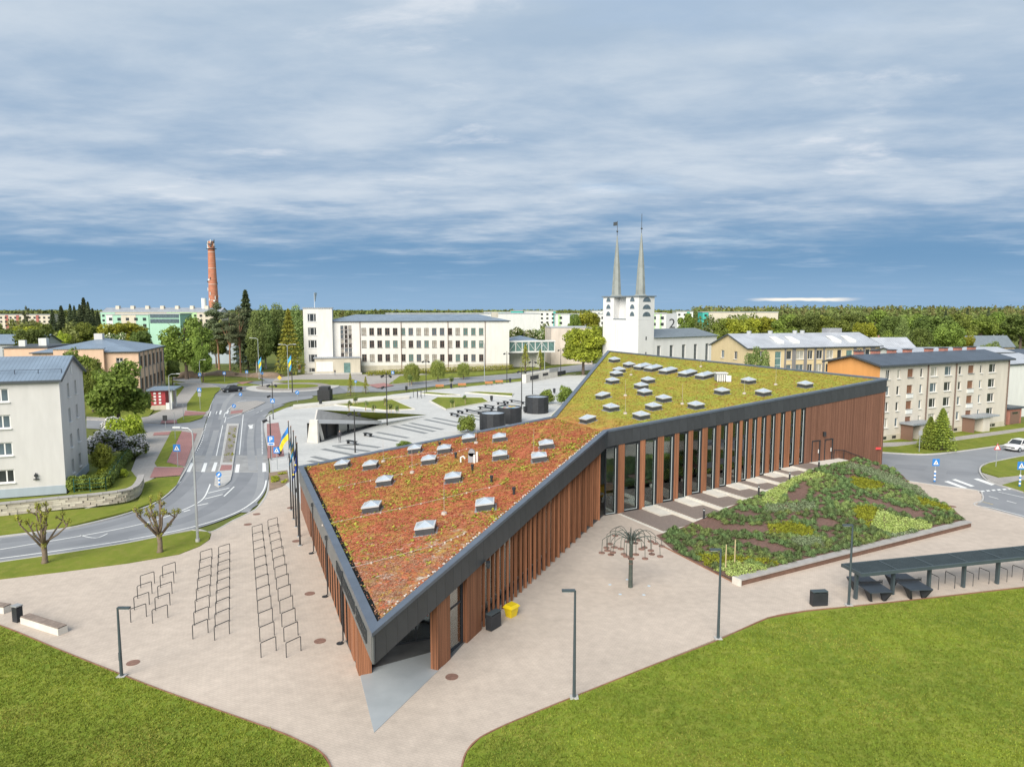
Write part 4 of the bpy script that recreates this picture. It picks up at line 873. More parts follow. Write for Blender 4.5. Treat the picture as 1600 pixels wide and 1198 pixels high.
def wmesh(style,w,h,fm):
    k=(style,round(w,2),round(h,2),fm)
    if k in WC: return WC[k]
    vx,hz,f=WST[style]; b=MB(); f=min(f,w*.14)
    b.box(0,f,0,.08,0,h); b.box(w-f,w,0,.08,0,h); b.box(f,w-f,0,.08,0,f); b.box(f,w-f,0,.08,h-f,h)
    for v in vx: b.box(w*v-f*.5,w*v+f*.5,.005,.075,f,h-f)
    for v in hz: b.box(f,w-f,.01,.07,h*v-f*.4,h*v+f*.4)
    fr=b.mesh('window_frame',fm)
    ps={}
    for pm in('pane_dark','pane_blue','pane_curtain','pane_warm','pane_teal'): ps[pm]=MB().box(f*.5,w-f*.5,.03,.05,f*.5,h-f*.5).mesh('pane',pm)
    sl=MB().box(-.06,w+.06,-.16,.0,-.06,0).mesh('sill',fm if fm!='frame_brown' else 'frame_grey')
    WC[k]=(fr,ps,sl); return WC[k]
wr=random.Random(21)
def add_window(root,o,a,s,z,w,h,style='plain',fm='frame_white',pm=None,depth=.14,sill=True):
    fr,ps,sl=wmesh(style,w,h,fm); ca,sa=math.cos(a),math.sin(a); p=(o[0]+ca*s-sa*depth,o[1]+sa*s+ca*depth,z)
    wo=link('window',fr,root,p,a)
    pm=pm or wr.choice(['pane_dark']*4+['pane_blue']*3+['pane_curtain']*2)
    link('pane',ps[pm],wo)
    if sill: link('sill',sl,wo,(0,-depth,0))
    return wo
def facade(mb,o,a,W,H,ops,depth=.2,z0=0.,mi=0):
    ca,sa=math.cos(a),math.sin(a); P=lambda s,d,z:(o[0]+ca*s-sa*d,o[1]+sa*s+ca*d,z)
    xs=sorted({0.,W}|{x for q in ops for x in(q[0],q[0]+q[2])}); zs=sorted({z0,H}|{z for q in ops for z in(q[1],q[1]+q[3])})
    xs=[x for x in xs if 0<=x<=W]; zs=[z for z in zs if z0<=z<=H]
    for i in range(len(xs)-1):
        for j in range(len(zs)-1):
            cx_,cz_=(xs[i]+xs[i+1])/2,(zs[j]+zs[j+1])/2
            if any(q[0]<cx_<q[0]+q[2] and q[1]<cz_<q[1]+q[3] for q in ops): continue
            mb.quad(P(xs[i],0,zs[j]),P(xs[i+1],0,zs[j]),P(xs[i+1],0,zs[j+1]),P(xs[i],0,zs[j+1]),mi)
    for x,z,w,h in[q[:4] for q in ops]:
        a0,b0,c0,d0=P(x,0,z),P(x+w,0,z),P(x+w,0,z+h),P(x,0,z+h); a1,b1,c1,d1=P(x,depth,z),P(x+w,depth,z),P(x+w,depth,z+h),P(x,depth,z+h)
        mb.quad(a0,a1,b1,b0,mi); mb.quad(b0,b1,c1,c0,mi); mb.quad(c0,c1,d1,d0,mi); mb.quad(d0,d1,a1,a0,mi); mb.quad(a1,d1,c1,b1,mi) if False else None
def building(name,label,cat,A,ang,W,D,H,wm,roof='gable',rh=2.,rm='roof_grey',over=.5,ops=None,plinth=None,wms=None,group=None,eave='eaves_dark',th=.14):
    root=thing(name,label,cat,(A[0],A[1],0),ang,group); ops=ops or {}; wms=wms or {}
    F={'f':((0,0),0.,W),'r':((W,0),math.pi/2,D),'b':((W,D),math.pi,W),'l':((0,D),-math.pi/2,D)}
    for k,(o,a,Lg) in F.items():
        mb=MB(); q=ops.get(k,[]); facade(mb,o,a,Lg,H,q)
        if roof=='gable' and k in'rl':
            ca,sa=math.cos(a),math.sin(a); P=lambda s,z:(o[0]+ca*s,o[1]+sa*s,z); mb.add([P(0,H),P(Lg,H),P(Lg/2,H+rh)],[(0,1,2)])
        mb.build('wall',wms.get(k,wm),root)
        if plinth:
            mb=MB(); ca,sa=math.cos(a),math.sin(a); mb.box(-.06,Lg+.06,-.06,.02,0,plinth[0]); mb.v=[(o[0]+ca*x-sa*y,o[1]+sa*x+ca*y,z) for x,y,z in mb.v]; mb.build('plinth',plinth[1],root)
        for t in q: add_window(root,o,a,t[0],t[1],t[2],t[3],*(t[4:]))
    e=over
    if roof=='gable':
        s=rh/(D/2)
        for sgn in(0,1):
            y0,z0=(-e,H-s*e) if sgn==0 else(D+e,H-s*e); ym,zm=D/2,H+rh
            b=MB(); vs=[(-e,y0,z0),(W+e,y0,z0),(W+e,ym,zm),(-e,ym,zm)]; vs+=[(x,y,z+th) for x,y,z in vs]
            fs=[(0,3,2,1),(4,5,6,7),(0,1,5,4),(1,2,6,5),(2,3,7,6),(3,0,4,7)]
            if sgn: fs=[f[::-1] for f in fs]
            b.add(vs,fs); r=b.build('roof',rm,root)
        b=MB(); b.box(-e,W+e,-e-.1,-e+.04,H-s*e-.12,H-s*e+.10); b.build('gutter',eave,root)
        for x in(-e,W+e):
            b=MB(); b.bar((x,-e,H-s*e+.02),(x,D/2,H+rh+.02),.08,.26); b.bar((x,D+e,H-s*e+.02),(x,D/2,H+rh+.02),.08,.26); b.build('verge_board',eave,root)
    elif roof=='hip':
        m=min(W,D)/2; b=MB(); z=H; base=[(-e,-e,z),(W+e,-e,z),(W+e,D+e,z),(-e,D+e,z)]
        if W>=D: rg_=[(m,D/2,z+rh),(W-m,D/2,z+rh)]; fs=[(0,1,5,4),(1,2,5),(2,3,4,5),(3,0,4)]
        else: rg_=[(W/2,m,z+rh),(W/2,D-m,z+rh)]; fs=[(0,1,4),(1,2,5,4),(2,3,5),(3,0,4,5)]
        b.add(base+rg_,fs+[(3,2,1,0)]); b.build('roof',rm,root)
        b=MB(); b.box(-e-.05,W+e+.05,-e-.05,-e+.05,H-.2,H+.02); b.box(W+e-.05,W+e+.05,-e+.05,D+e,H-.2,H+.02); b.build('gutter',eave,root)
    else:
        b=MB(); b.box(-.15,W+.15,-.15,D+.15,H,H+.25); b.build('roof',rm,root)
    return root
def cbox(root,name,m,*bx): b=MB(); b.box(*bx); return b.build(name,m,root)
def s_of(A,ang,px,z=5.):
    u=Vector((math.cos(ang),math.sin(ang))); lo,hi=-80,120
    for _ in range(50):
        md=(lo+hi)/2; p=Vector(A)+u*md
        if p.y<2 or proj((p.x,p.y,z))[0]<px: lo=md
        else: hi=md
    return md
def z_of(A,ang,s,py):
    u=Vector((math.cos(ang),math.sin(ang))); p=Vector(A)+u*s; lo,hi=-10,80
    for _ in range(50):
        md=(lo+hi)/2
        if proj((p.x,p.y,md))[1]>py: lo=md
        else: hi=md
    return md
# ---- white apartment block, left
ang=math.radians(20.2); u=Vector((math.cos(ang),math.sin(ang))); Wl=34.; A=Vector((-45.0,70.2))-u*Wl
rows=[1.45,4.15,6.85,9.45]
fo=[(Wl-6.75-k*6.2,z,2.45,1.35,'three','frame_white') for k in range(5) for z in rows]
so=[(s,z-.1,.95,1.45,'plain','frame_white') for s in(3.0,6.3) for z in rows]
bl=building('apartment_block','four storey white rendered apartment block with blue seamed gable roof','building',A,ang,Wl,10.7,11.5,'render_white','gable',1.95,'roof_blue',.28,{'f':fo,'r':so},(.85,'plinth_blue'))
cbox(bl,'attic_vent','frame_white',Wl+.0,Wl+.06,5.1,5.45,11.6,12.5)
b=MB().cyl((Wl-2.5,-.12,1.7),(Wl-2.5,-.12,2.3),.06,n=6).box(Wl-2.62,Wl-2.38,-.25,0,1.95,2.15).box(Wl-2.72,Wl-2.28,-.2,-.02,1.62,1.7); b.build('wall_lamp','steel_black',bl)
b=MB(); b.bar((0,1.2,12.45),(Wl,1.2,12.45),.04,.04)
for k in range(18): b.bar((k*2.,1.2,12.0),(k*2.,1.2,12.5),.05,.05)
b.build('snow_guard','roof_dark',bl)
# ---- peach school, left
ang=math.radians(14.3); u=Vector((math.cos(ang),math.sin(ang))); A=Vector((-76.9,146.))-u*19.2
ro=[(1.2+k*3.6,z,2.0,2.5,'cross4','frame_brown','pane_dark') for k in range(6) for z in(1.6,6.2)]
fo=[(15.0,6.6,1.3,1.9,'cross','frame_white'),(11.,6.6,1.3,1.9,'cross','frame_white'),(7.,6.6,1.3,1.9,'cross','frame_white'),(15.,2.,1.3,1.9,'cross','frame_white'),(3.,6.6,1.3,1.9,'cross','frame_white'),(3.,2.,1.3,1.9,'cross','frame_white')]
ps=building('school_building','peach rendered school behind the leafy tree with pale blue hipped roof','building',A,ang,19.2,23,9.8,'render_peach','hip',2.3,'roof_blue',.4,{'f':fo,'r':ro},(1.,'limestone'))
for k in range(7): cbox(ps,'drainpipe','frame_grey',19.2,19.35,.6+k*3.6,.75+k*3.6,.5,9.6)
cbox(ps,'chimney','render_white',8.6,10.2,9,10.6,11.2,13.2); cbox(ps,'front_bay','render_peach',4.,13.,-.9,-.02,0.,10.4); cbox(ps,'bay_cap','roof_blue',3.8,13.2,-1.1,0,10.42,10.6)
cbox(ps,'rear_wing','render_peach',-8.,0,8,22,0,10.3); cbox(ps,'rear_wing_roof','eaves_dark',-8.2,.1,7.8,22.2,10.32,10.6); cbox(ps,'rooftop_box','far_white',-3.,-1.5,12,13.5,10.62,12.2); cbox(ps,'rooftop_box','far_white',-6.,-4.8,10,11.,10.62,11.9)
P=G(236,640); pr=thing('entrance_porch','red panelled porch with pale blue roof beside the peach school','porch',(P.x,P.y,0),ang)
b=MB().box(0,2.5,0,5,.9,3.6).box(0,2.5,-.02,0,.1,.9); mat('door_red',(.34,.035,.045),.6,.12,1.); b.build('red_wall','door_red',pr)
for k in range(2):
    for j in range(4): cbox(pr,'white_panel','frame_white',.55+k*.85,.95+k*.85,-.07,-.02,1.15+j*.58,1.5+j*.58)
cbox(pr,'porch_roof','roof_blue',-.5,4.3,-.6,5.5,3.62,3.85); cbox(pr,'base','limestone',-.05,2.55,-.1,5,0,.88); cbox(pr,'pillar','far_white',3.1,3.6,.1,.6,0,3.6); cbox(pr,'pillar','far_white',3.1,3.6,3.6,4.1,0,3.6); cbox(pr,'low_wall','far_white',2.6,3.6,-.3,0.05,0,1.3)
# ---- small grey block at the left edge
building('grey_house','low grey house with pale blue roof at the far left edge','building',Vector(at(-40,540,190).xy),.05,17,10,9.2,'far_grey','gable',2.2,'roof_blue',.4,{'f':[(2+k*2.6,5.4,1.6,2.2,'grid','frame_white') for k in range(5)]})
# ---- white school with tower
A=Vector((-53.2,205.4)); ang=math.atan2(11.6,52.6); 
fo=[]
for k in range(16):
    px=569+(752-569)*k/15; s=s_of(A,ang,px,8.)
    for py in(518,537.5,559): z=z_of(A,ang,s,py); fo.append((s-.68,z-1.05,1.36,2.1,'cross','frame_brown',wr.choice(['pane_dark','pane_dark','pane_blue','pane_curtain','pane_teal'])))
    if k not in(3,5,8): z=.55; fo.append((s-.6,z,1.3,1.1,'two','frame_white','pane_dark'))
s0=s_of(A,ang,532.5,8.)
for c in range(3):
    for r in range(7): fo.append((s0+c*1.12,4.6+r*1.32,.9,1.12,'two','frame_brown',wr.choice(['pane_dark','pane_blue','pane_curtain'])))
ws=building('school_building','long white three storey school with rows of small windows and corner tower','building',A,ang,53.6,16,14.9,'render_cream','hip',1.9,'roof_blue',.35,{'f':fo},(1.9,'limestone') )
for px in(563,627,700,758): s=s_of(A,ang,px,8.); b=MB().cyl((s,-.12,.5),(s,-.12,14.7),.09,n=6); b.build('drainpipe','frame_brown',ws)
tw=[(1.2,z,2.4,2.3,'three','frame_white','pane_dark') for z in(14.8,10.9,7.3,3.2)]+[(1.2,.4,2.4,1.2,'three','frame_white','pane_dark')]
tx=-6.6
mb=MB(); facade(mb,(tx,-1.2),0,8.0,18.6,tw); facade(mb,(tx+8.,-1.2),math.pi/2,9,18.6,[]); facade(mb,(tx+8,7.8),math.pi,8,18.6,[]); facade(mb,(tx,7.8),-math.pi/2,9,18.6,[(3,z,2.4,2.3) for z in(14.8,10.9,7.3,3.2)]); tower=mb.build('tower','render_cream',ws)
for t in tw: add_window(ws,(tx,-1.2),0,*t)
cbox(ws,'tower_roof','roof_grey',tx-.2,tx+8.2,-1.4,8.0,18.6,18.85); b=MB().cyl((tx+3,3,18.85),(tx+3,3,23.2),.08,.04,n=6); b.build('mast','frame_white',ws); b=MB()
for k in range(5): b.box(tx+3.02,tx+3.35+.1*k,2.98,3.02,20.6+k*.5,21.1+k*.5)
b.build('limp_flag','pane_blue',ws)
cbox(ws,'entrance_block','limestone',-3.6,9.,-4.6,-1.25,0,4.5); cbox(ws,'entrance_roof','roof_grey',-3.9,9.2,-4.9,-1.2,4.52,4.75); cbox(ws,'door','pane_teal',4.4,6.2,-4.66,-4.6,.4,3.2); cbox(ws,'recess','render_cream',-3.2,1.4,-4.64,-4.6,.8,3.6); cbox(ws,'entrance_steps','kerb',-4.2,9.4,-6.4,-4.62,0,.35)
b=MB().box(49,51,4,5.2,15.8,17.4); b.build('chimney','limestone',ws)
# ---- hedge and long low hall behind the school
building('hall_building','long pale flat roofed hall just showing above the school roof','building',(-46,262),.2,58,20,16.6,'far_white','flat',0,'roof_pale',ops={},group=None)
# ---- limewashed block, footbridge and low wing right of the school
building('limewashed_block','tall windowless block with stained pinkish lime wash beside the footbridge','building',(13.,236.),.1,14,14,12.2,'stained_wall','flat',0,'far_grey',ops={'f':[(11.,8.5,.8,1.6,'plain','frame_brown','pane_dark')]})
building('low_wing','low cream wing with blue roof behind the glazed footbridge','building',(-2.,226.),.12,11,12,8.4,'render_cream','hip',1.4,'roof_blue',.3)
fbr=thing('footbridge','glazed steel footbridge linking the white school to the limewashed block','bridge',(-1.,219.5,0),.25)
cbox(fbr,'deck','far_white',0,15.,0,3.2,4.9,5.4); cbox(fbr,'roof','far_white',-.1,15.1,-.2,3.4,8.2,8.6)
for k in range(7): cbox(fbr,'pane','pane_teal',.25+k*2.1,2.05+k*2.1,.04,.12,5.4,8.2)
b=MB()
for k in range(8): b.box(.02+k*2.1,.25+k*2.1,-.02,.2,5.4,8.2)
for k in range(0,6,2): b.bar((.2+k*2.1,-.05,5.5),(2.1+k*2.1,-.05,8.1),.16,.1); b.bar((2.3+k*2.1,-.05,8.1),(4.2+k*2.1,-.05,5.5),.16,.1)
b.build('truss','far_white',fbr); cbox(fbr,'pier','far_white',9.6,10.2,.2,3,0,4.9)
# ---- church with twin spires
N0=Vector((33.,186.)); f_=Vector((-.6,.8)); A=N0+f_*13.2; ang=math.atan2(-.8,.6)
ch=thing('church','white church with two slender grey green spires and a long nave','church',(A.x,A.y,0),ang)
def arch(root,x0,y,z,w,h,nrm,half=True):
    # arched opening as a recessed dark pane with a pale surround; nrm 'f' front or 's' side
    pts=[(math.cos(math.pi*i/10)*w/2,math.sin(math.pi*i/10)*h) for i in range(11)]
    b=MB(); n=len(pts)
    for k,dd in((0,-.02),(1,.1)):
        b.v+=[((x0+px,y-.06+.0*dd+ (0 if k==0 else .1),z+pz) if nrm=='f' else (x0+.06-(0 if k==0 else .1),y+px,z+pz)) for px,pz in pts]
    b.f.append(tuple(range(n)) if nrm=='f' else tuple(range(n))); b.m.append(0)
    for i in range(n): j=(i+1)%n; b.f.append((i,n+i,n+j,j)); b.m.append(0)
    w_=b.build('window','pane_blue',root)
    b=MB(); pr=[( (x0+px*1.12,y-.03,z-.08+pz*1.14) if nrm=='f' else (x0+.03,y+px*1.12,z-.08+pz*1.14)) for px,pz in pts]; b.add(pr,[tuple(range(n))]); b.build('surround','frame_grey',w_)
mb=MB(); mb.box(0,13.2,0,6,0,15.6); mb.build('tower_base','church_white',ch)
cbox(ch,'tower','church_white',0,4.1,0,6,15.62,21.6); cbox(ch,'tower','church_white',8.6,13.2,0,6,15.62,21.6); cbox(ch,'link_wall','church_white',4.1,8.6,2.2,6,15.62,21.6); cbox(ch,'ledge','roof_slate',4.0,8.7,-.1,2.2,15.62,15.85)
for x0,x1 in((-.35,6.4),(6.4,13.55)): cbox(ch,'tower_cap','roof_slate',x0,x1,-.35,6.35,21.62,21.9)
for z in(16.6,18.5,20.4):
    for x in(2.05,10.9): arch(ch,x,0,z,1.5,1.1,'f')
    arch(ch,13.2,3.0,z-.05,2.8,1.1,'s')
for z in(6.2,10.3): cbox(ch,'window','pane_dark',13.2,13.25,2.8,3.2,z,z+.9)
for k in range(4): cbox(ch,'rib','church_white',4.6+k*.9,5.0+k*.9,-.18,0,0.,14.6)
for x in(2.0,10.9):
    b=MB(); prof=[(1.9,21.9),(1.38,22.3),(1.26,24.5),(.9,30.),(.45,34.8),(.12,38.2)]
    nn=8; vs=[];fs=[]
    for r,z in prof:
        for i in range(nn): t=2*math.pi*(i+.5)/nn; vs.append((x+r*math.cos(t),3+r*math.sin(t),z))
    for k in range(len(prof)-1):
        for i in range(nn): j=(i+1)%nn; fs.append((k*nn+i,k*nn+j,(k+1)*nn+j,(k+1)*nn+i))
    b.add(vs,fs+[tuple(range((len(prof)-1)*nn,len(prof)*nn))]); sp=b.build('spire','copper_green',ch)
    b=MB().cyl((x,3,38),(x,3,42.2 if x<5 else 43.2),.07,n=6).ico((x,3,39.4),.3,1); 
    if x<5: b.box(x-1.5,x,2.97,3.03,41.0,42.0)
    b.build('weather_vane','eaves_dark',sp)
dN=27.; 
nv=[(1.6+k*5.1,3.0,1.5,5.6) for k in range(5)]
mb=MB(); o=(13.0,6.02); a=math.pi/2; facade(mb,o,a,dN,10.8,nv,.5); mb.build('nave_wall','church_white',ch)
for q in nv:
    for k in range(3): add_window(ch,o,a,q[0]+k*.5,q[1],.48,q[3],'grid','frame_grey','pane_dark',.35,False)
mb=MB().box(.4,12.2,6.04,6.02+dN,0,10.75); mb.build('nave','church_white',ch)
b=MB(); b.add([(13.6,6.01,10.8),(13.6,6.6+dN,10.8),(6.6,4+dN,12.9),(6.6,6.01,12.9),(-.4,6.01,10.8),(-.4,6.6+dN,10.8)],[(0,1,2,3),(3,2,5,4),(1,5,2),(0,3,4)]); b.build('nave_roof','roof_slate',ch)
# ---- yellow brick building
A=Vector((49.8,150.)); ang=math.radians(16.3)
fo=[]; pan=[]
for px0,px1 in((1184,1193),(1228,1236),(1243,1255),(1261,1269),(1275,1284),(1290,1301),(1307,1314),(1338,1346),(1351,1358)):
    a_,b_=s_of(A,ang,px0),s_of(A,ang,px1); 
    for z in(7.6,4.6,1.6): fo.append((a_,z,b_-a_,1.9,'two' if b_-a_>1.3 else 'plain','frame_white'))
for px0,px1 in((1210,1220),(1321,1331)):
    a_,b_=s_of(A,ang,px0),s_of(A,ang,px1); fo.append((a_,2.,b_-a_,7.4,'grid','frame_white','pane_teal'))
lo=[(s,z,1.3,1.7,'two','frame_white') for s in(4.,9.) for z in(7.6,4.6)]
yb=building('yellow_building','sand coloured three storey building with grey panels and pale grey gable roof','building',A,ang,34.3,14,10.3,'sand_wall','gable',2.6,'roof_pale',.45,{'f':fo,'l':lo})
fset=[(q[0],q[0]+q[2]) for q in fo]
for px0,px1 in((1224.5,1227.4),(1236.5,1242.5),(1250,1260),(1271,1274.5),(1284.5,1288),(1332,1337),(1346.5,1350.5),(1358.5,1366)):
    a_,b_=s_of(A,ang,px0),s_of(A,ang,px1)
    segs=[(a_,b_)]
    for x,y in fset: segs=[s for (p,q) in segs for s in((p,min(q,x)),(max(p,y),q)) if s[1]-s[0]>.05] if any(p<y and q>x for p,q in segs) else segs
    for p,q in segs: cbox(yb,'grey_panel','grey_brick',p,q,-.05,-.005,0.,10.1)
for s in(8.5,12.5,23.5,27.5): b=MB(); b.add([(s,1.5,10.9),(s+1.6,1.5,10.9),(s+1.6,4.6,12.3),(s,4.6,12.3),(s,1.5,11.5),(s+1.6,1.5,11.5),(s+1.6,4.6,12.45),(s,4.6,12.45)],[(0,1,5,4),(4,5,6,7),(1,2,6,5),(3,0,4,7)]); b.build('roof_hatch','far_white',yb)
cbox(yb,'roof_unit','flange',26.,30.,7.2,9.,12.6,14.); b=MB()
for s in(5,10.5,17,19): b.cyl((s,7,12.6),(s,7,13.6),.5,n=8)
b.build('vent','far_grey',yb)
# ---- cream silicate brick apartment block, right
A=Vector((50.6,97.3)); ang=math.radians(26.4); fo=[]
col=[(1382,1389,'two'),(1400,1405,'plain'),(1416,1425,'loggia'),(1436,1440.5,'plain'),(1452,1463,'two_r'),(1474,1485,'two_r'),(1496,1501,'plain'),(1510.5,1519.5,'loggia'),(1529,1533,'plain'),(1543,1554,'two_r')]
for px0,px1,st in col:
    a_,b_=s_of(A,ang,px0,6),s_of(A,ang,px1,6)
    for r,z in enumerate((8.75,6.45,4.2,1.95)):
        if st=='loggia': fo.append((a_,z+.1,b_-a_,1.2,'two','frame_brown','pane_warm'))
        else: fo.append((a_,z,b_-a_,1.35 if st!='plain' else 1.25,st,'frame_white'))
ap=building('apartment_block','four storey cream brick apartment block with orange end wall and dark roof','building',A,ang,30.3,8.6,10.8,'silicate','gable',1.05,'roof_dark',.55,{'f':fo},(.95,'limestone'),{'l':'orange_wall'})
for px0,px1,st in col:
    if st=='loggia':
        a_,b_=s_of(A,ang,px0,6),s_of(A,ang,px1,6)
        for z in(6.45,4.2): cbox(ap,'balcony_panel','far_white',a_-.05,b_+.05,-.14,-.005,z-.55,z+.1)
for px in(1447,1491,1575): s=min(30.1,s_of(A,ang,px,6)); b=MB().cyl((s,-.14,.4),(s,-.14,10.6),.09,n=6); b.build('drainpipe','pipe_brown',ap)
for k,px in enumerate((1359,1373,1388,1408,1451,1467,1483,1501)): s=2+k*3.6+(1.5 if k>3 else 0); cbox(ap,'chimney','brick_red',s-.55,s+.55,4.6,5.4,11.5,12.35); cbox(ap,'chimney_cap','eaves_dark',s-.65,s+.65,4.5,5.5,12.37,12.47)
for px0,px1 in((1407,1436),(1503,1536)):
    a_,b_=s_of(A,ang,px0,1.5),s_of(A,ang,px1,1.5); cbox(ap,'porch_roof','roof_grey',a_-.4,b_+.3,-2.2,-.07,2.35,2.6); cbox(ap,'porch_wall','silicate',a_+(b_-a_)*.42,a_+(b_-a_)*.75,-1.8,-.07,0,2.34); cbox(ap,'porch_side','frame_brown',a_,a_+.15,-1.8,-.07,0,2.34); cbox(ap,'door','pane_dark',a_+(b_-a_)*.78,b_,-.14,-.07,.2,2.2)
for px in(1381,1396,1492,1545,1551): s=s_of(A,ang,px,.6); cbox(ap,'basement_window','pane_dark',s-.4,s+.4,-.1,-.07,.35,.75)
# white gabled neighbour and garage at the right edge
building('white_house','tall white gable wall house beyond the cream apartment block','building',(81.5,118.),.46,14,10,9.2,'far_white','gable',1.2,'roof_pale',.2,{'f':[(1.5,2.2,1.2,1.7,'plain','frame_white')]})
gg=thing('garage','low brown brick garage behind the cream apartment block','garage',(79.4,112.5,0),.46); cbox(gg,'wall','brick_red',0,3.6,0,5,0,2.5); cbox(gg,'roof','roof_dark',-.3,3.9,-.3,5.3,2.52,2.8); cbox(gg,'door','frame_brown',.5,3.1,-.06,0,.05,2.1); cbox(gg,'slit_window','pane_dark',1.0,2.4,-.1,-.06,1.7,2.)
# ---- far housing blocks
FW=MB().box(0,1.5,-.06,.05,0,1.3).mesh('window','pane_dark')
def far_block(name,label,px0,px1,ytop,D,wm,accents=(),rows=3,step=3.4,ang=0.,depth=12.,roofm='far_grey',frm=1,dz=0.):
    p0,p1=at(px0,ytop,D),at(px1,ytop,D); W_=(p1.x-p0.x)/math.cos(ang); H_=p0.z
    r=thing(name,label,'building',(p0.x,D,0),ang,'far housing blocks'); cbox(r,'wall',wm,0,W_,0,depth,0,H_); cbox(r,'roof',roofm,-.3,W_+.3,-.3,depth+.3,H_+.01,H_+.4)
    for a_,b_,m in accents: cbox(r,'coloured_panel',m,W_*a_,W_*b_,-.12,-.005,0,H_+.05)
    n=max(1,int(W_/step))
    for j in range(rows):
        for i in range(n):
            link('window',FW,r,(W_/n*(i+.5)-.75,-.13,H_-2.6-j*2.9))
    return r
far_block('panel_block','beige panel block with dark red stripes on the far left horizon',-40,80,492,520,'far_beige',((.40,.44,'red_panel'),(.54,.58,'red_panel'),(.8,.84,'red_panel')))
far_block('panel_block','long block with grey gable roof behind the mint green building',157,345,488,430,'far_beige',((0,.12,'mint'),(.55,.8,'green_panel')),2)
b=building('hipped_block','wide grey roof on the far block below the brick chimney','building',Vector(at(157,488,436).xy),0.,72,16,15.6,'far_white','gable',3.4,'roof_grey',.6)
for k in range(7): cbox(b,'chimney','far_beige',6+k*9.2,8.2+k*9.2,6,8,17.8,20.3)
MB().cyl((60,8,17),(60,8,25),1.5,n=12).build('white_flue','far_white',b)
mg=far_block('mint_block','mint green block with two rows of solar panels on its end wall',233,281,491,330,'mint',(),0)
for j,z in enumerate((12.9,15.3)):
    for k in range(8): cbox(mg,'solar_panel','pane_blue',.4+k*1.68,1.98+k*1.68,-.12,-.01,z-1.,z+.9)
far_block('pale_green_block','pale green and cream block joined to the left of the mint end wall',166,232,492,333,'mint',((0.,.15,'far_white'),(.35,.7,'far_beige')),3)
far_block('blue_house','light blue low house between the pine trunks',322,368,541,240,'plinth_blue',(),1)
far_block('panel_block','white and pale green panel block just right of the school roof',756,800,488,540,'far_white',((.3,.75,'mint'),),3)
far_block('panel_block','teal fronted panel block left of the church',798,817,486,500,'teal',(),3)
far_block('panel_block','white panel block between two teal stair towers',817,868,486.5,503,'far_white',((.93,1.,'teal'),(.0,.03,'teal')),3)
far_block('panel_block','white block with green window bands and a slate grey stair tower',868,950,491,400,'far_white',((.27,.42,'slate_panel'),(.05,.1,'green_panel'),(.48,.54,'green_panel'),(.68,.74,'green_panel')),3,5.)
fb2=far_block('numbered_block','white block with a grey end wall carrying a large black number 2',1016,1041,490,330,'far_white',((.2,.32,'green_panel'),(.6,.72,'green_panel')),3)
p0,p1=at(1041,490,330),at(1058,490,330); cbox(fb2,'grey_end_wall','far_grey',p0.x-at(1016,490,330).x,p1.x-at(1016,490,330).x,-.3,11,0,p0.z+.02)
cu=bpy.data.curves.new('number','FONT'); cu.body='2'; cu.size=6.2; cu.extrude=.03; t=bpy.data.objects.new('number',cu); C.objects.link(t); bpy.context.view_layer.update()
dg=bpy.context.evaluated_depsgraph_get(); me=bpy.data.meshes.new_from_object(t.evaluated_get(dg)); bpy.data.objects.remove(t); me.materials.clear(); me.materials.append(MT['letter'])
o=link('number_two',me,fb2,(p0.x-at(1016,490,330).x+1.2,-.36,p0.z-6.6)); o.rotation_euler=(math.pi/2,0,0)
far_block('panel_block','white panel block with teal edges right of the church',1057,1083,487,480,'far_white',((.62,.80,'teal'),),3)
far_block('panel_block','narrow teal block end standing between trees',1098,1107,488,470,'teal',(),2)
far_block('panel_block','long pale beige hall on the horizon behind the yellow green trees',1108,1216,488,480,'far_beige',(),0,roofm='roof_pale')
far_block('panel_block','white apartment block with pale gable on the horizon behind the church',925,975,486,560,'far_white',((.4,.6,'green_panel'),),2)
# ---- scattered houses on the right
HS=[(1376,1436,545,528,178,'far_white','roof_pale','house with broad pale tin roof behind the cream block'),(1404,1600,552,546,140,'far_white','roof_pale','long low shed with pale blue roof right behind the apartment block'),(1508,1535,532,523,300,'far_white','roof_dark','small white house with dark roof among trees'),(1520,1592,542,525,260,'sand_wall','roof_slate','house with grey roof and yellow gable at the right'),(1545,1572,520,512,420,'far_white','roof_grey','modern white house far off at the right'),(1575,1640,553,546,210,'far_white','roof_dark','white house with black roof at the right edge'),(1365,1392,519,513,360,'brick_red','roof_pale','small house with red wall glimpsed through trees'),(1462,1490,536,530,320,'far_white','roof_grey','grey roofed cottage deep among trees'),(1405,1418,517,512,420,'far_white','brick_red','tiny white house with red roof in the woods')]
for px0,px1,ye,yr,D,wm,rm,lab in HS:
    p0,p1=at(px0,ye,D),at(px1,ye,D); r_=at(px0,yr,D+4).z; building('house',lab,'house',(p0.x,D),.12,p1.x-p0.x,8.5,max(2.5,p0.z),wm,'gable',max(.8,r_-p0.z),rm,.3,{'f':[(1.5+k*3.,max(.8,p0.z-2.2),1.2,1.2,'plain','frame_white') for k in range(int((p1.x-p0.x-2)/3))]},group='scattered houses')
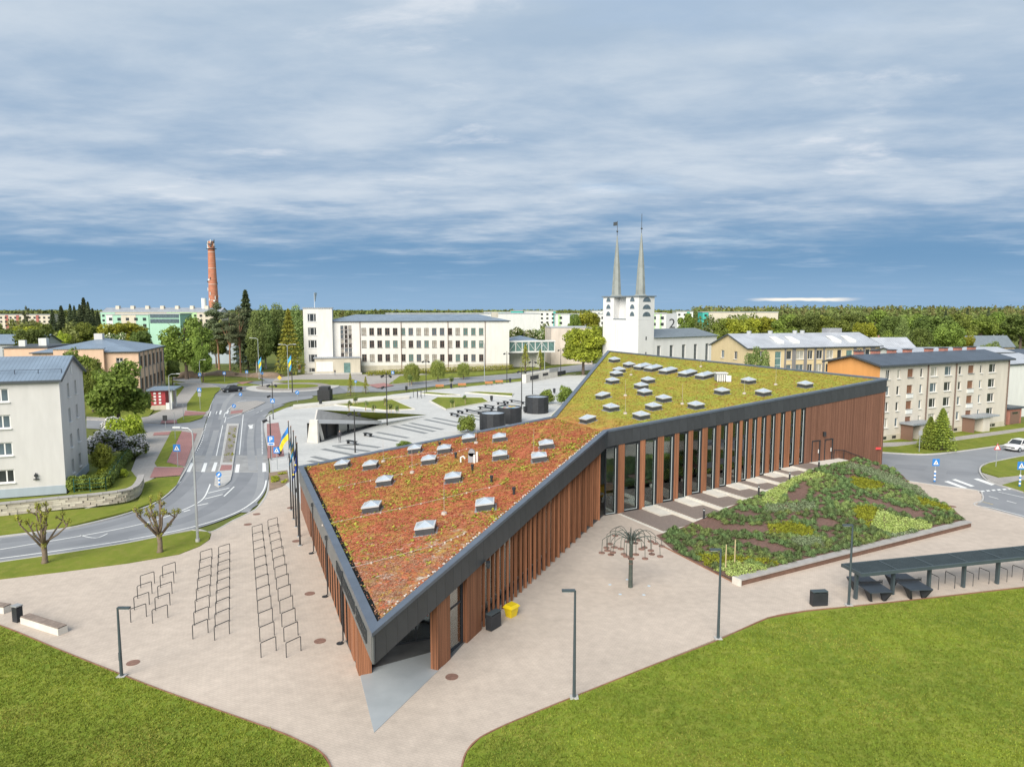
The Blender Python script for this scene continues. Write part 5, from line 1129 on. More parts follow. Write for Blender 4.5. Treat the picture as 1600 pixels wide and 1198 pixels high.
# ---- brick chimney stack with aerials
D=470.; cb=at(335,500,D); ck=thing('factory_chimney','tall tapering orange brick chimney carrying phone aerials','chimney',(cb.x,D,0))
mat('chimney_brick',(.46,.185,.11),.9,.16,.4); mat('brick_band',(.52,.27,.18),.9,.12,.6)
ztop=at(332,377,D).z; zs=[0,ztop*.35,ztop*.7,ztop*.93,ztop]; 
b=MB(); 
for k in range(18):
    z0,z1=ztop*k/18,ztop*(k+1)/18; r0,r1=3.6-1.6*k/18,3.6-1.6*(k+1)/18; b=MB().cyl((0,0,z0),(0,0,z1-.12),r0,r1,20,cap=False); b.build('brick_drum','chimney_brick',ck)
    MB().cyl((0,0,z1-.28),(0,0,z1),r1+.09,r1+.07,20).build('band','brick_band' if k%3 else 'stained_wall',ck)
b=MB().cyl((0,0,ztop*.92),(0,0,ztop*.925),3.2,n=16); b.build('gallery','eaves_dark',ck)
rg=random.Random(9)
for k in range(26):
    a=rg.uniform(-2.9,0.4); z=rg.choice([rg.uniform(.925,.985),rg.uniform(.925,.985),rg.uniform(.35,.62)])*ztop; r=3.75-1.6*z/ztop; x,y=r*math.cos(a),r*math.sin(a); b=MB().box(x-.2,x+.2,y-.3,y,z,z+rg.uniform(1.2,2.4)) if k%3 else MB().cyl((x,y-.3,z),(x,y,z),.6,n=12); b.build('aerial','far_white' if k%2 else 'eaves_dark',ck)
# ---- limestone garden wall
lwp=smooth_poly(PXP([(-60,812),(0,805),(50,799.5),(100,794),(150,789),(190,783.5),(210,777),(218,768),(222,757)],.12),5,False)
lw=thing('limestone_wall','low curved limestone wall with grey coping beside the bend in the road','wall',(lwp[0].x,lwp[0].y,0)); rg=random.Random(31)
Dl=[0]
for a_,b_ in zip(lwp[:-1],lwp[1:]): Dl.append(Dl[-1]+(b_-a_).length)
def lpt(s):
    for i in range(len(lwp)-1):
        if s<=Dl[i+1]: return lwp[i].lerp(lwp[i+1],(s-Dl[i])/(Dl[i+1]-Dl[i])),(lwp[i+1]-lwp[i]).normalized()
    return lwp[-1],(lwp[-1]-lwp[-2]).normalized()
for nm in range(4): mat('limestone_block_%d'%nm,[(.50,.455,.37),(.44,.405,.34),(.55,.51,.43),(.40,.36,.30)][nm],.95,.15,2.5,bump=.3)
stm={}
for c in range(5):
    s=rg.uniform(0,.4)
    while s<Dl[-1]-.3:
        Lb=rg.uniform(.55,1.15); p,d=lpt(min(s+Lb/2,Dl[-1])); k=(round(Lb*4)/4,rg.randrange(4),rg.randrange(3))
        if k not in stm: l=k[0]-.03; dd=k[2]*.02; stm[k]=MB().box(-l/2,l/2,-.2-dd,.22,0,.195).mesh('stone','limestone_block_%d'%k[1])
        link('stone',stm[k],lw,(p.x-lwp[0].x,p.y-lwp[0].y,.10+c*.205),math.atan2(d.y,d.x)); s+=k[0]
s=0
while s<Dl[-1]-.3:
    p,d=lpt(s+.6)
    if 'cap' not in stm: stm['cap']=MB().box(-.59,.59,-.30,.32,0,.12).mesh('coping','stone_cap')
    link('coping',stm['cap'],lw,(p.x-lwp[0].x,p.y-lwp[0].y,1.13),math.atan2(d.y,d.x)); s+=1.2
mb=MB(); 
for a_,b_ in zip(lwp[:-1],lwp[1:]): mb.bar((a_.x-lwp[0].x,a_.y-lwp[0].y,.62),(b_.x-lwp[0].x,b_.y-lwp[0].y,.62),.3,1.0)
mb.build('wall_core','gravel',lw)
# ---- sunken pavilion on the plaza
pv=thing('plaza_pavilion','grass topped concrete pavilion with dark triangular glazed opening on the plaza','pavilion',(-26.76,96.6,0))
q=lambda x,y:(x+26.76,y-96.6)
a0,b0,c0=Vector((-26.7,96.7)),Vector((-20.9,112.6)),Vector((-11.5,124.5)); d0=Vector(G(511,641,4.2).xy)
def pvb(mb,n,m): mb.v=[(v[0]+26.76,v[1]-96.6,v[2]) for v in mb.v]; return mb.build(n,m,pv)
tA=at(495,656,96.7); tB=at(597,662,112.6)
dA=Vector(at(511,641,102.).xyz); tC=at(668,649.5,122.)
wv=Vector((-.94,.34)); uv_=(b0-a0).normalized(); zA=tA.z-.5
def P3v(t,o,z): q_=a0.lerp(b0,t)+wv*o; return (q_.x,q_.y,z)
mb=MB(); lo_=[P3v(0,0,zA),P3v(1,0,.12),P3v(1,.7,.12),P3v(0,.7,zA)]; mb.add(lo_+[(x,y,z+.55) for x,y,z in lo_],[(0,1,2,3),(7,6,5,4),(0,4,5,1),(1,5,6,2),(2,6,7,3),(3,7,4,0)]); pvb(mb,'roof_edge','church_white')
mb=MB(); lo_=[P3v(.02,.72,zA),P3v(1,.72,.14),P3v(1,.95,.14),P3v(.02,.95,zA)]; hi_=[P3v(.06,.72,zA+1.75),P3v(1,.72,.75),P3v(1,.95,.75),P3v(.06,.95,zA+1.75)]; mb.add(lo_+hi_,[(0,1,2,3),(7,6,5,4),(0,4,5,1),(1,5,6,2),(2,6,7,3),(3,7,4,0)]); pvb(mb,'parapet','kerb')
mb=MB(); mb.add([P3v(.07,.97,zA+1.72),P3v(1,.97,.74),(-14.6,121.6,.3),P3v(.5,3.5,1.6)],[(0,1,2),(0,2,3)]); pvb(mb,'sloping_lawn','verge')
mb=MB(); mb.add([P3v(.36,1.0,.11),P3v(.97,.75,.11),P3v(.97,.75,.2),P3v(.36,1.0,zA*.66)],[(0,1,2,3)]); pvb(mb,'glazing','glass')
mb=MB(); mb.add([P3v(-.01,1.7,.1),P3v(1,1.2,.1),P3v(1,1.2,.4),P3v(-.01,1.7,zA)],[(0,1,2,3)]).add([P3v(0,.05,zA-.01),P3v(1,.05,.12),P3v(1,1.2,.4),P3v(-.01,1.7,zA-.01)],[(0,1,2,3)]); pvb(mb,'inner_wall','room_dark')
mb=MB().add([P3v(0,.0,.115),P3v(1,.0,.115),P3v(1,1.2,.115),P3v(0,1.7,.115)],[(0,1,2,3)]); pvb(mb,'inner_floor','slab_dark')
mb=MB().add([P3v(-.012,.0,.1),P3v(-.012,1.75,.1),P3v(-.012,1.2,zA+.5),P3v(-.012,0,zA+.5),P3v(.012,0,.1),P3v(.012,1.75,.1),P3v(.012,1.2,zA+.5),P3v(.012,0,zA+.5)],[(0,1,2,3),(7,6,5,4),(0,3,7,4),(1,5,6,2),(3,2,6,7)]); pvb(mb,'side_fin','cast_concrete')
mb=MB(); mb.bar(P3v(.10,.5,.1),P3v(.06,.7,zA),.16,.5); pvb(mb,'leaning_fin','cast_concrete')
mb=MB()
for t_ in(.2,.36,.52): x_,y_,_z=P3v(t_,.95,0); mb.box(x_-.12,x_+.12,y_-.12,y_+.12,.1,zA*(1-t_)+.05)
pvb(mb,'mullion','steel_black')
# ================================================================ TREES AND PLANTS
leafmat('leaf_mid',(0.254,0.325,0.065),(0.136,0.183,0.035),.45); leafmat('leaf_dark',(0.177,0.242,0.059),(0.094,0.136,0.033),.45); leafmat('leaf_yellow',(0.389,0.413,0.047),(0.236,0.266,0.035),.4); leafmat('leaf_lime',(0.472,0.555,0.065),(0.307,0.389,0.047),.5); leafmat('leaf_birch',(0.266,0.342,0.106),(0.153,0.212,0.065),.5); leafmat('leaf_conifer',(0.118,0.153,0.073),(0.059,0.083,0.040),.6,.12); leafmat('leaf_pine',(0.171,0.201,0.100),(0.088,0.109,0.057),.6,.12); leafmat('leaf_larch',(0.401,0.407,0.071),(0.248,0.260,0.047),.5); leafmat('leaf_thuja',(0.307,0.378,0.059),(0.153,0.212,0.041),1.2,.15); leafmat('blossom_white',(0.800,0.800,0.649),(0.708,0.661,0.519),1.,.2); leafmat('blossom_lilac',(0.800,0.800,0.800),(0.800,0.755,0.800),1.,.2); leafmat('leaf_forest',(0.236,0.266,0.077),(0.136,0.165,0.047),.02,.2,0); leafmat('leaf_forest_conifer',(0.206,0.206,0.071),(0.118,0.136,0.050),.02,.15,0); leafmat('leaf_willow',(0.330,0.389,0.094),(0.212,0.271,0.065),.8)
mat('bark',(.13,.10,.08),.95,.25,3.,bump=.4); mat('bark_pine',(.27,.15,.09),.95,.25,2.,bump=.4); mat('bark_birch',(.45,.43,.40),.9,.3,4.); mat('stake',(.52,.42,.24),.9,.15,3.)
def leaves(name,puffs,n,size,mats,seed,hang=0.,shell=.6,flower=0.,aspect=.62):
    rg=np.random.RandomState(seed); P=np.array(puffs,float); w=(P[:,3]*P[:,4]*P[:,5])**(2/3); w/=w.sum()
    i=rg.choice(len(P),n,p=w); d=rg.randn(n,3); d/=np.linalg.norm(d,axis=1)[:,None]
    r=shell+(1-shell)*rg.rand(n)**.6; r*=(1+.10*rg.randn(n)); pos=P[i,:3]+d*P[i,3:6]*r[:,None]
    nr=d+.75*rg.randn(n,3); nr[:,2]+=.25; nr/=np.linalg.norm(nr,axis=1)[:,None]
    t=np.cross(nr,rg.randn(n,3)); t/=np.linalg.norm(t,axis=1)[:,None]
    if hang: t=t*(1-hang)+np.array([0,0,-1.])*hang; t/=np.linalg.norm(t,axis=1)[:,None]
    b=np.cross(nr,t); b/=np.linalg.norm(b,axis=1)[:,None]
    s=size*(.55+.9*rg.rand(n))[:,None]
    V=np.empty((n,4,3)); V[:,0]=pos-t*s; V[:,1]=pos+b*s*aspect; V[:,2]=pos+t*s; V[:,3]=pos-b*s*aspect
    me=bpy.data.meshes.new(name); me.vertices.add(4*n); me.vertices.foreach_set('co',V.reshape(-1)); me.loops.add(4*n); me.loops.foreach_set('vertex_index',np.arange(4*n)); me.polygons.add(n); me.polygons.foreach_set('loop_start',np.arange(0,4*n,4))
    for m in mats: me.materials.append(MT[m])
    if flower: me.polygons.foreach_set('material_index',((rg.rand(n)<flower)&(r>.72)&(d[:,2]>-.4)).astype(np.int32))
    me.update(calc_edges=True); return me
def puff_round(rg,n,R,Hc,z0,big=.5):
    out=[(0,0,z0,R*.62,R*.62,Hc*.62)]
    for k in range(n):
        a=rg.random()*6.283; e=rg.uniform(-.75,1.); rr=R*.72*math.sqrt(max(0,1-e*e*.8)); r=R*rg.uniform(.22,.42)
        out.append((math.cos(a)*rr,math.sin(a)*rr,z0+e*Hc*.72,r,r,r*rg.uniform(.7,.95)))
    return out
def limbs(rg,h,r,z1,n,spread,mname,curve=.3):
    b=MB(); top=(rg.uniform(-.2,.2),rg.uniform(-.2,.2),z1)
    b.tube([(0,0,-.1),(0,0,h*.12),(top[0]*.5,top[1]*.5,h*.4),top],[r*1.25,r,r*.75,r*.25],8)
    for k in range(n):
        a=6.283*k/n+rg.uniform(-.4,.4); z=h*rg.uniform(.28,.6); s=spread*rg.uniform(.6,1.); b.tube([(top[0]*z/z1,top[1]*z/z1,z),(math.cos(a)*s*.45,math.sin(a)*s*.45,z+h*.13),(math.cos(a)*s,math.sin(a)*s,z+h*.26)],[r*.45,r*.3,r*.1],5)
    return b.mesh('trunk',mname)
PROTO={}
def proto(key,h,w,trunk,crown): PROTO[key]=(h,w,trunk,crown)
rg=random.Random(77)
for k,(lm,n,sz) in enumerate((('leaf_mid',9000,.26),('leaf_dark',9000,.26),('leaf_mid',7500,.27),('leaf_yellow',7500,.26),('leaf_lime',5000,.26),('leaf_birch',8000,.22))):
    pf=puff_round(rg,22,4.6,4.2,7.4); pf=[p if p[2]-p[5]>1.8 else (p[0],p[1],1.8+p[5],*p[3:]) for p in pf]
    proto('round%d'%k,12.,9.6,limbs(rg,12,.3,9.5,7,3.2,'bark'),leaves('crown',pf,n,sz,[lm],100+k))
pf=puff_round(rg,30,4.5,5.2,6.3); proto('low',12.,9.6,limbs(rg,12,.3,9.5,8,3.2,'bark'),leaves('crown',pf,12000,.25,['leaf_mid'],119))
pf=puff_round(rg,30,4.5,5.0,6.6); proto('low_yellow',12.,9.6,limbs(rg,12,.3,9.5,8,3.2,'bark'),leaves('crown',pf,11000,.25,['leaf_yellow'],118))
pf=puff_round(rg,20,4.4,4.,7.2); proto('chestnut',12.,9.2,limbs(rg,12,.32,9.5,6,3.,'bark'),leaves('crown',pf,8500,.27,['leaf_dark','blossom_white'],120,flower=.28))
pf=[(0,0,5+i*1.2,2.6-abs(i-4)*.28,2.6-abs(i-4)*.28,1.8) for i in range(10)]; pf+= [(rg.uniform(-2,2),rg.uniform(-2,2),rg.uniform(4,14),1.2,1.2,1.4) for _ in range(14)]
proto('birch',16.5,6.2,limbs(rg,16,.2,14.5,8,1.8,'bark_birch'),leaves('crown',pf,9000,.2,['leaf_birch'],121,hang=.5))
def spruce(key,h,R,lm,n,seed,sz=.3,loose=1.,bark='bark'):
    r_=np.random.RandomState(seed); V=[];pos=[]
    f=r_.rand(n)**.75; z=h*(.06+.94*f) if loose<1.5 else h*(.12+.88*f); tier=np.floor(z/h*17)/17; rad=R*(1-z/h)**.85*(.72+.55*((z/h*17)%1<.5))+.06
    a=r_.rand(n)*6.283; rr=rad*(.35+.65*r_.rand(n)**.5); x,y=np.cos(a)*rr,np.sin(a)*rr; zz=z-rr*.28*loose
    pos=np.stack([x,y,zz],1); out=np.stack([np.cos(a),np.sin(a),-.45*np.ones(n)],1)+.35*r_.randn(n,3); out/=np.linalg.norm(out,axis=1)[:,None]
    b=np.cross(out,r_.randn(n,3)+np.array([0,0,1.5])); b/=np.linalg.norm(b,axis=1)[:,None]; s=sz*(.6+.8*r_.rand(n))[:,None]
    V=np.empty((n,4,3)); V[:,0]=pos-out*s; V[:,1]=pos+b*s*.38; V[:,2]=pos+out*s; V[:,3]=pos-b*s*.38
    me=bpy.data.meshes.new('crown'); me.vertices.add(4*n); me.vertices.foreach_set('co',V.reshape(-1)); me.loops.add(4*n); me.loops.foreach_set('vertex_index',np.arange(4*n)); me.polygons.add(n); me.polygons.foreach_set('loop_start',np.arange(0,4*n,4)); me.materials.append(MT[lm]); me.update(calc_edges=True)
    proto(key,h,2*R,MB().tube([(0,0,-.1),(0,0,h*.5),(0,0,h*.97)],[.28,.17,.03],7).mesh('trunk',bark),me)
spruce('spruce0',18,3.4,'leaf_conifer',7000,5,.42); spruce('spruce1',18,2.7,'leaf_conifer',6000,6,.4); spruce('larch',17,3.6,'leaf_larch',5200,7,.32,1.6); spruce('young_larch',8,1.9,'leaf_larch',700,8,.28,.6); spruce('thuja',6.5,1.7,'leaf_thuja',9000,9,.16,.3)
pf=[(rg.uniform(-2.6,2.6),rg.uniform(-2.6,2.6),rg.uniform(7.5,17),rg.uniform(1.,1.8),rg.uniform(1.,1.8),rg.uniform(.5,.9)) for _ in range(24)]+[(0,0,17.4,1.1,1.1,1.)]
proto('pine',18.6,7.5,limbs(rg,18,.25,17,10,2.4,'bark_pine'),leaves('crown',pf,7500,.26,['leaf_pine'],130,shell=.3,aspect=.35))
pf=[(0,0,4.3,1.9,1.9,1.3)]+[(math.cos(a)*1.7,math.sin(a)*1.7,2.9,.7,.7,2.1) for a in np.linspace(0,6.28,11)]
proto('willow',5.6,5.,limbs(rg,5,.14,4.4,6,1.3,'bark'),leaves('crown',pf,5200,.2,['leaf_willow'],131,hang=.85,shell=.4,aspect=.25))
pf=[(rg.uniform(-1,1)*1.1,rg.uniform(-1,1)*1.1,rg.uniform(.7,1.9),.75,.75,.6) for _ in range(14)]; proto('bush',2.6,3.6,limbs(rg,2,.06,1.5,5,.8,'bark'),leaves('crown',pf,3200,.13,['leaf_mid'],132))
proto('bush_lime',2.6,3.6,limbs(rg,2,.06,1.5,5,.8,'bark'),leaves('crown',pf,3600,.13,['leaf_lime'],133)); pf2=[(rg.uniform(-1,1)*1.2,rg.uniform(-1,1)*1.2,rg.uniform(.8,3.1),.8,.8,.7) for _ in range(20)]
proto('lilac',4.,4.2,limbs(rg,3,.09,2.4,6,1.,'bark'),leaves('crown',pf2,6500,.14,['leaf_dark','blossom_lilac'],134,flower=.72)); proto('olive_tree',4.,4.2,limbs(rg,3.4,.09,2.4,5,1.,'bark'),leaves('crown',[(p[0],p[1],p[2]+.7,p[3],p[4],p[5]) for p in pf2],4200,.13,['leaf_larch'],135))
pf=[(rg.uniform(-.4,.4),rg.uniform(-.4,.4),rg.uniform(2.,4.2),.4,.4,.5) for _ in range(8)]; proto('sapling',4.8,1.5,MB().tube([(0,0,0),(.03,0,2),(0,.02,4.4)],[.05,.04,.015],6).mesh('trunk','bark'),leaves('crown',pf,420,.13,['leaf_birch'],136))
KX={'round':'leafy tree'}
def tree(key,px,ytop,D,wpx,label,group=None,name=None,rz=None,zb=0.,cat='tree'):
    h,w,tm,cm=PROTO[key]; p=at(px,ytop,D); zd=D*CP+1.; sx=wpx/F_PX*zd/w; sz=(p.z-zb)/h
    nm=name or ('larch_tree' if key=='larch' else None) or {'s':'spruce_tree','l':'leafy_tree','p':'pine_tree','b':'birch_tree','c':'chestnut_tree','w':'willow_tree','r':'leafy_tree'}.get(key[0],'tree')
    t=thing(nm,label,cat,(p.x,D,zb),wr.uniform(0,6.28) if rz is None else rz,group,(sx,sx,sz)); link('trunk',tm,t); link('crown',cm,t); return t
for a in(('low',180,557,108,100,'large loose leafy tree in front of the peach school'),('round1',52,508,178,58,'dense dark round tree left of the peach school'),('round2',118,540,132,56,'leafy tree right behind the ridge of the white block'),('low',140,556,126,44,'dark leafy tree squeezed between white block and peach school'),('round4',97,513,240,26,'bright lime green round tree far behind the white block'),('round3',188,498,255,74,'broad light green tree above the peach school roof'),('chestnut',178,511,215,46,'chestnut in white blossom just above the peach school roof'),('round1',218,513,230,34,'dark tree left of the mint green wall'),
    ('round1',18,512,250,52,'dark tree at the far left edge behind the grey house'),('round2',62,502,300,46,'mid green tree under the beige panel block'),('round0',135,503,290,44,'green tree below the tall spruce group'),('round3',38,505,290,40,'olive green tree on the far left'),
    ('low',287,490,187,80,'big dense maple tree beside the peach school'),('low',314,522,178,34,'slim green tree at the right side of the big maple'),('round1',268,560,165,24,'dark bush like tree behind the porch'),
    ('pine',338,470,218,46,'pine with bare trunk in front of the brick chimney'),('pine',356,486,214,40,'smaller pine between two taller pines'),('spruce0',383,454,216,44,'tallest dark conifer in the park by the roundabout'),('pine',372,476,205,36,'pine leaning behind the tallest conifer'),('birch',412,482,220,44,'pale birch right of the tallest conifer'),('birch',432,480,226,46,'birch in the middle of the park group'),('birch',462,482,222,36,'birch next to the white school tower'),('larch',450,483,200,46,'yellow green larch in front of the white school tower'),('birch',398,490,205,34,'drooping birch in front of the park group'),('round2',478,492,250,26,'tree half hidden by the school tower'),
    ('chestnut',812,503,250,42,'chestnut in blossom left of the glazed footbridge'),('chestnut',838,506,255,36,'blossoming chestnut right of its twin by the footbridge'),('low_yellow',912,506,198,72,'yellow green tree on the corner left of the church'),('round2',944,503,212,44,'mid green tree against the church wall'),('round3',918,482,340,44,'tall yellow green tree in front of the green banded block'),('round0',897,490,335,24,'slim tree in front of the slate stair tower'),('round0',1072,489,350,28,'dark tree in front of the teal edged block'),('round2',1028,513,260,20,'green tree peeping over the nave roof'),
    ('round3',1160,492,300,66,'broad olive yellow tree behind the yellow building'),('round3',1193,490,310,56,'second olive yellow tree right of the broad one'),('round0',1125,497,300,36,'light green tree left of the olive yellow trees'),('round5',1185,536,138,40,'thin young tree in front of the yellow building'),('round0',1228,491,290,54,'mid green tree right of the olive yellow trees'),('round1',1262,487,285,56,'dark green tree above the pale grey roof'),('round2',1296,489,280,58,'leafy tree above the roof hatches'),('round1',1332,486,295,54,'dark tree left of the roof unit'),('round3',1350,498,270,40,'yellow tinted tree by the roof unit'),('round0',1368,484,310,52,'green tree above the right end of the yellow building'),('round1',1400,490,270,46,'dark round tree behind the tin roof'),('round2',1427,487,305,52,'tall green tree left of the darkest crown'),('round1',1462,488,255,66,'darkest big crown behind the dark roofed apartment block'),('round2',1484,500,225,50,'green tree right behind the chimneys'),('round1',1440,508,215,34,'dark small tree behind the tin roof'),('round0',1502,490,300,56,'tree above the grey roofed house'),('round2',1536,489,330,52,'tree right of the grey roofed house'),('round0',1566,487,345,50,'far green tree near the right edge'),('round1',1598,488,320,60,'dark tree at the right edge'),('round3',1500,519,235,44,'light green tree left of the grey roofed house'),('round5',1548,530,200,36,'pale tree in front of the grey roofed house'),('round1',1592,560,160,40,'dark bush at the right edge by the white house'),('round0',1392,516,225,32,'green tree right of the red house'),('birch',1412,500,240,30,'pale birch left of the darkest crown'),('spruce1',1478,484,330,14,'narrow spruce above the darkest crown'),('spruce1',1512,482,380,13,'narrow spruce far right on the skyline'),('spruce0',1545,481,400,14,'pointed spruce on the right skyline'),('low',100,552,118,40,'leafy tree low behind the white block gable'),('low',232,545,170,30,'green tree between the peach school and the maple'),('round1',336,520,225,40,'dark understorey tree below the pines'),('round2',395,520,232,44,'understorey tree behind the birches'),('pine',40,477,330,12,'lone pine standing above the far left block')): tree(*a)
for i,(px,yt,w) in enumerate(((81,484,13),(95,478,15),(109,475.5,12),(115.5,478,10),(124,476,13),(130,465.5,16),(137,472,13),(144,482,11),(152,487,12))): tree('spruce%d'%(i%2),px,yt,360+12*(i%3),w*1.5,('%s spruce from the left in the pointed group on the left skyline'%['first','second','third','fourth','fifth','tall sixth','seventh','eighth','ninth'][i]),'spruces on the left skyline')
for px,yt,yb,w,lab in((643,567,600,28,'widest'),(684,562,595,26,'middle'),(724,566,592,22,'rightmost')): g=G(px,yb,.1); tree('willow',px,yt,g.y,w,'%s of three clipped weeping willows before the white school'%lab,'weeping willows',zb=.1)
for px,yt,yb,w,lab in((547,583,617,9,'slim young conifer left of its twin behind the plaza ledge'),(571,588,613,8,'slim young conifer right of its twin behind the plaza ledge'),(821,537,580,13,'sparse young conifer under the footbridge'),(844,546,578,12,'dark young tree by the footbridge pier')): g=G(px,yb,.1); tree('young_larch',px,yt,g.y,w*1.4,lab,name='young_conifer')
for i,(px,yb,ht) in enumerate(((545,643,20),(571,641,17),(583,647,18),(609,645,17),(620,648,17),(555,632,15),(601,634,14),(707,637,17),(727,631,16),(640,603,20),(705,603,18),(820,596,16))):
    g=G(px,yb,.25); t=tree('sapling',px,yb-ht,g.y,10,'staked sapling on the plaza lawns, number %s from the left'%['three','four','five','seven','nine','one','six','eleven','twelve','ten','thirteen','fourteen'][i] if False else ['staked sapling at the left point of the raised lawns','staked sapling in the middle of the near raised lawn','staked sapling just right of the lawn middle','staked sapling by the tall plaza lamp','staked sapling right of the tall plaza lamp','staked sapling on the far raised lawn at left','staked sapling on the far raised lawn by the lamp','staked sapling on the right hand lawn','second staked sapling on the right hand lawn','sapling by the road left of the first willow','sapling by the road between the willows','sapling by the plaza end wall'][i],'plaza saplings','sapling_tree',zb=.2)
    for dx in(-.35,.35): b=MB().cyl((dx/t.scale[0],0,0),(dx/t.scale[0],0,1.5/t.scale[2]),.035/t.scale[0],n=5); b.build('stake','stake',t)
for px,yt,yb,w,lab in((1455,651,701,30,'smaller left thuja by the cream apartment block'),(1474,638,703,36,'taller right thuja by the cream apartment block')): g=G(px,yb,.1); tree('thuja',px,yt,g.y,w*1.1,lab,'thuja pair','thuja',zb=.1,cat='conifer')
for key,px,yt,yb,w,lab in(('lilac',166,667,716,64,'large flowering lilac against the white block'),('lilac',150,676,712,38,'lilac closest to the white block wall'),('lilac',211,676,713,44,'flowering lilac beside the pavement'),('lilac',175,648,680,36,'far lilac partly behind the lime bush'),('bush_lime',199,645,694,60,'bright lime green bush among the lilacs'),('olive_tree',158,696,744,34,'small olive green tree by the white block corner'),('bush_lime',193,731,745,14,'small yellow shrub by the garden hedge'),('bush',731,646,676,32,'round willow shrub beside the black drum'),('bush',632,688,698,24,'round shrub just above the library roof edge'),('bush',854,606,631,25,'round shrub left of its twin behind the drum'),('bush',884,600,632,28,'round shrub right of its twin behind the drum'),('bush',265,568,592,20,'dark shrub behind the porch lamp'),('bush_lime',225,700,708,10,'low green shrub at the end of the lilacs')):
    g=G(px,yb,.12); tree(key,px,yt,g.y,w*1.05,lab,None,'lilac_shrub' if key=='lilac' else ('small_tree' if key=='olive_tree' else 'shrub'),zb=.1,cat='shrub')
# hedges
def hedge(label,a,b,w,h,n,lm,zb=.1):
    A=Vector(G(*a,zb).xy); B=Vector(G(*b,zb).xy); k=max(2,int((B-A).length/.7)); pf=[]
    for i in range(k+1): p=A.lerp(B,i/k)-A; pf.append((p.x,p.y,h*.5,.62,w*.55,h*.52))
    t=thing('hedge',label,'hedge',(A.x,A.y,zb)); link('foliage',leaves('foliage',pf,n,.12,[lm],n,shell=.75),t)
    mb=MB(); 
    for i in range(0,k+1,2): mb.cyl((pf[i][0],pf[i][1],0),(pf[i][0],pf[i][1],h*.7),.03,n=5)
    mb.build('stem','bark',t)
hedge('long clipped hedge along the foot of the white school',(576,587),(800,577),1.5,1.5,9000,'leaf_yellow')
hedge('short garden hedge at the corner of the white block',(115,767),(164,763),1.2,1.5,4200,'leaf_mid'); hedge('garden hedge running beside the pavement',(166,762),(204,712),1.2,1.3,6500,'leaf_dark'); hedge('bright low hedge inside the garden fence',(158,752),(180,726),.9,1.1,3000,'leaf_lime')
fp=[G(116,770),G(166,767),G(206,712)]; fn=thing('garden_fence','dark green mesh fence around the hedge by the white block','fence',fp[0]); mat('fence_green',(.02,.10,.075),.6)
for a_,b_ in zip(fp[:-1],fp[1:]):
    n=max(2,int((b_-a_).length/2.4))
    for i in range(n+1): p=a_.lerp(b_,i/n)-fp[0]; MB().bar(p,p+Vector((0,0,1.5)),.07,.07).build('post','fence_green',fn)
    for z in(.1,.5,.9,1.35): MB().bar(a_-fp[0]+Vector((0,0,z)),b_-fp[0]+Vector((0,0,z)),.02,.03).build('rail','fence_green',fn)
# pollarded street trees
def pollard(px,yb,ytop,seed,label):
    rg=random.Random(seed); g=G(px,yb,.14); t=thing('pollarded_tree',label,'tree',(g.x,g.y,.13),0,'pollarded street trees'); h=at(px,ytop,g.y).z-.14
    b=MB().tube([(0,0,-.1),(.02,0,.15),(.05,0,.7),(0,0,1.25),(0,0,1.6)],[.30,.2,.17,.2,.16],9); pf=[]
    n=13
    for k in range(n):
        a=6.283*k/n+rg.uniform(-.3,.3); s=rg.uniform(.6,1.55) if k%3 else rg.uniform(.1,.5); zt=h*rg.uniform(.70,1.0) if s<1. else h*rg.uniform(.52,.86)
        p0=(math.cos(a)*.1,math.sin(a)*.1,1.2+rg.uniform(0,.4)); p1=(math.cos(a)*s*.6,math.sin(a)*s*.6,1.4+(zt-1.4)*.4); p2=(math.cos(a)*s+rg.uniform(-.15,.15),math.sin(a)*s,1.4+(zt-1.4)*.75); p3=(math.cos(a)*s*1.08,math.sin(a)*s*1.08,zt)
        b.tube([p0,p1,p2,p3],[.085,.06,.05,.04],6); b.ico(p3,.10,1,(1,1,1),0,.15); pf.append((*p3,.22,.22,.25))
        if rg.random()<.9: q=Vector(p2)+Vector((rg.uniform(-.4,.4),rg.uniform(-.4,.4),.35)); b.tube([p2,tuple(q)],[.055,.04],5); b.ico(tuple(q),.09,1,(1,1,1),0,.15); pf.append((*q,.13,.13,.15))
        if rg.random()<.5: pf.append((*p1,.12,.12,.18))
    pf.append((0.1,-.1,1.35,.2,.2,.22)); b.build('trunk','bark_pollard' if 'bark_pollard' in MT else mat('bark_pollard',(.19,.145,.105),.95,.25,4.,bump=.5).name,t,True); link('leaf_tufts',leaves('leaf_tufts',pf,1700,.055,['leaf_larch'],seed,shell=.4),t)
pollard(70,879,786,3,'pollarded street tree with a wide fan of stubs, left of its twin'); pollard(250,862,774,8,'pollarded street tree with upright stubs near the lamp post')
# far woods and filler greenery: one mass each
def wood(name,label,px0,px1,D0,D1,h0,h1,n,q,sz,mats,seed,con=.3):
    rg=np.random.RandomState(seed); pf=[]; mi=[]
    for k in range(n):
        D=D0+(D1-D0)*rg.rand(); px=px0+(px1-px0)*rg.rand(); p=at(px,480,D); h=h0+(h1-h0)*rg.rand()
        c=rg.rand()<con; w=h*(.16 if c else .34)*(.8+.4*rg.rand())
        if c: 
            for j in range(3): pf.append((p.x,D,h*(.25+.27*j),w*(1.1-.36*j),w*(1.1-.36*j),h*.2)); mi.append(1)
        else:
            for j in range(3): pf.append((p.x+rg.randn()*w*.4,D+rg.randn()*w*.4,h*(.42+.17*j),w*(.85-.13*j),w*(.85-.13*j),h*.22)); mi.append(0)
    tot=n*q
    for m in(0,1):
        sel=[a for a,b in zip(pf,mi) if b==m]
        if not sel: continue
        o=link(name,leaves(name,sel,int(tot*len(sel)/len(pf)),sz,[mats[m]],seed+m,shell=.7)); o['kind']='stuff'; o['label']=label
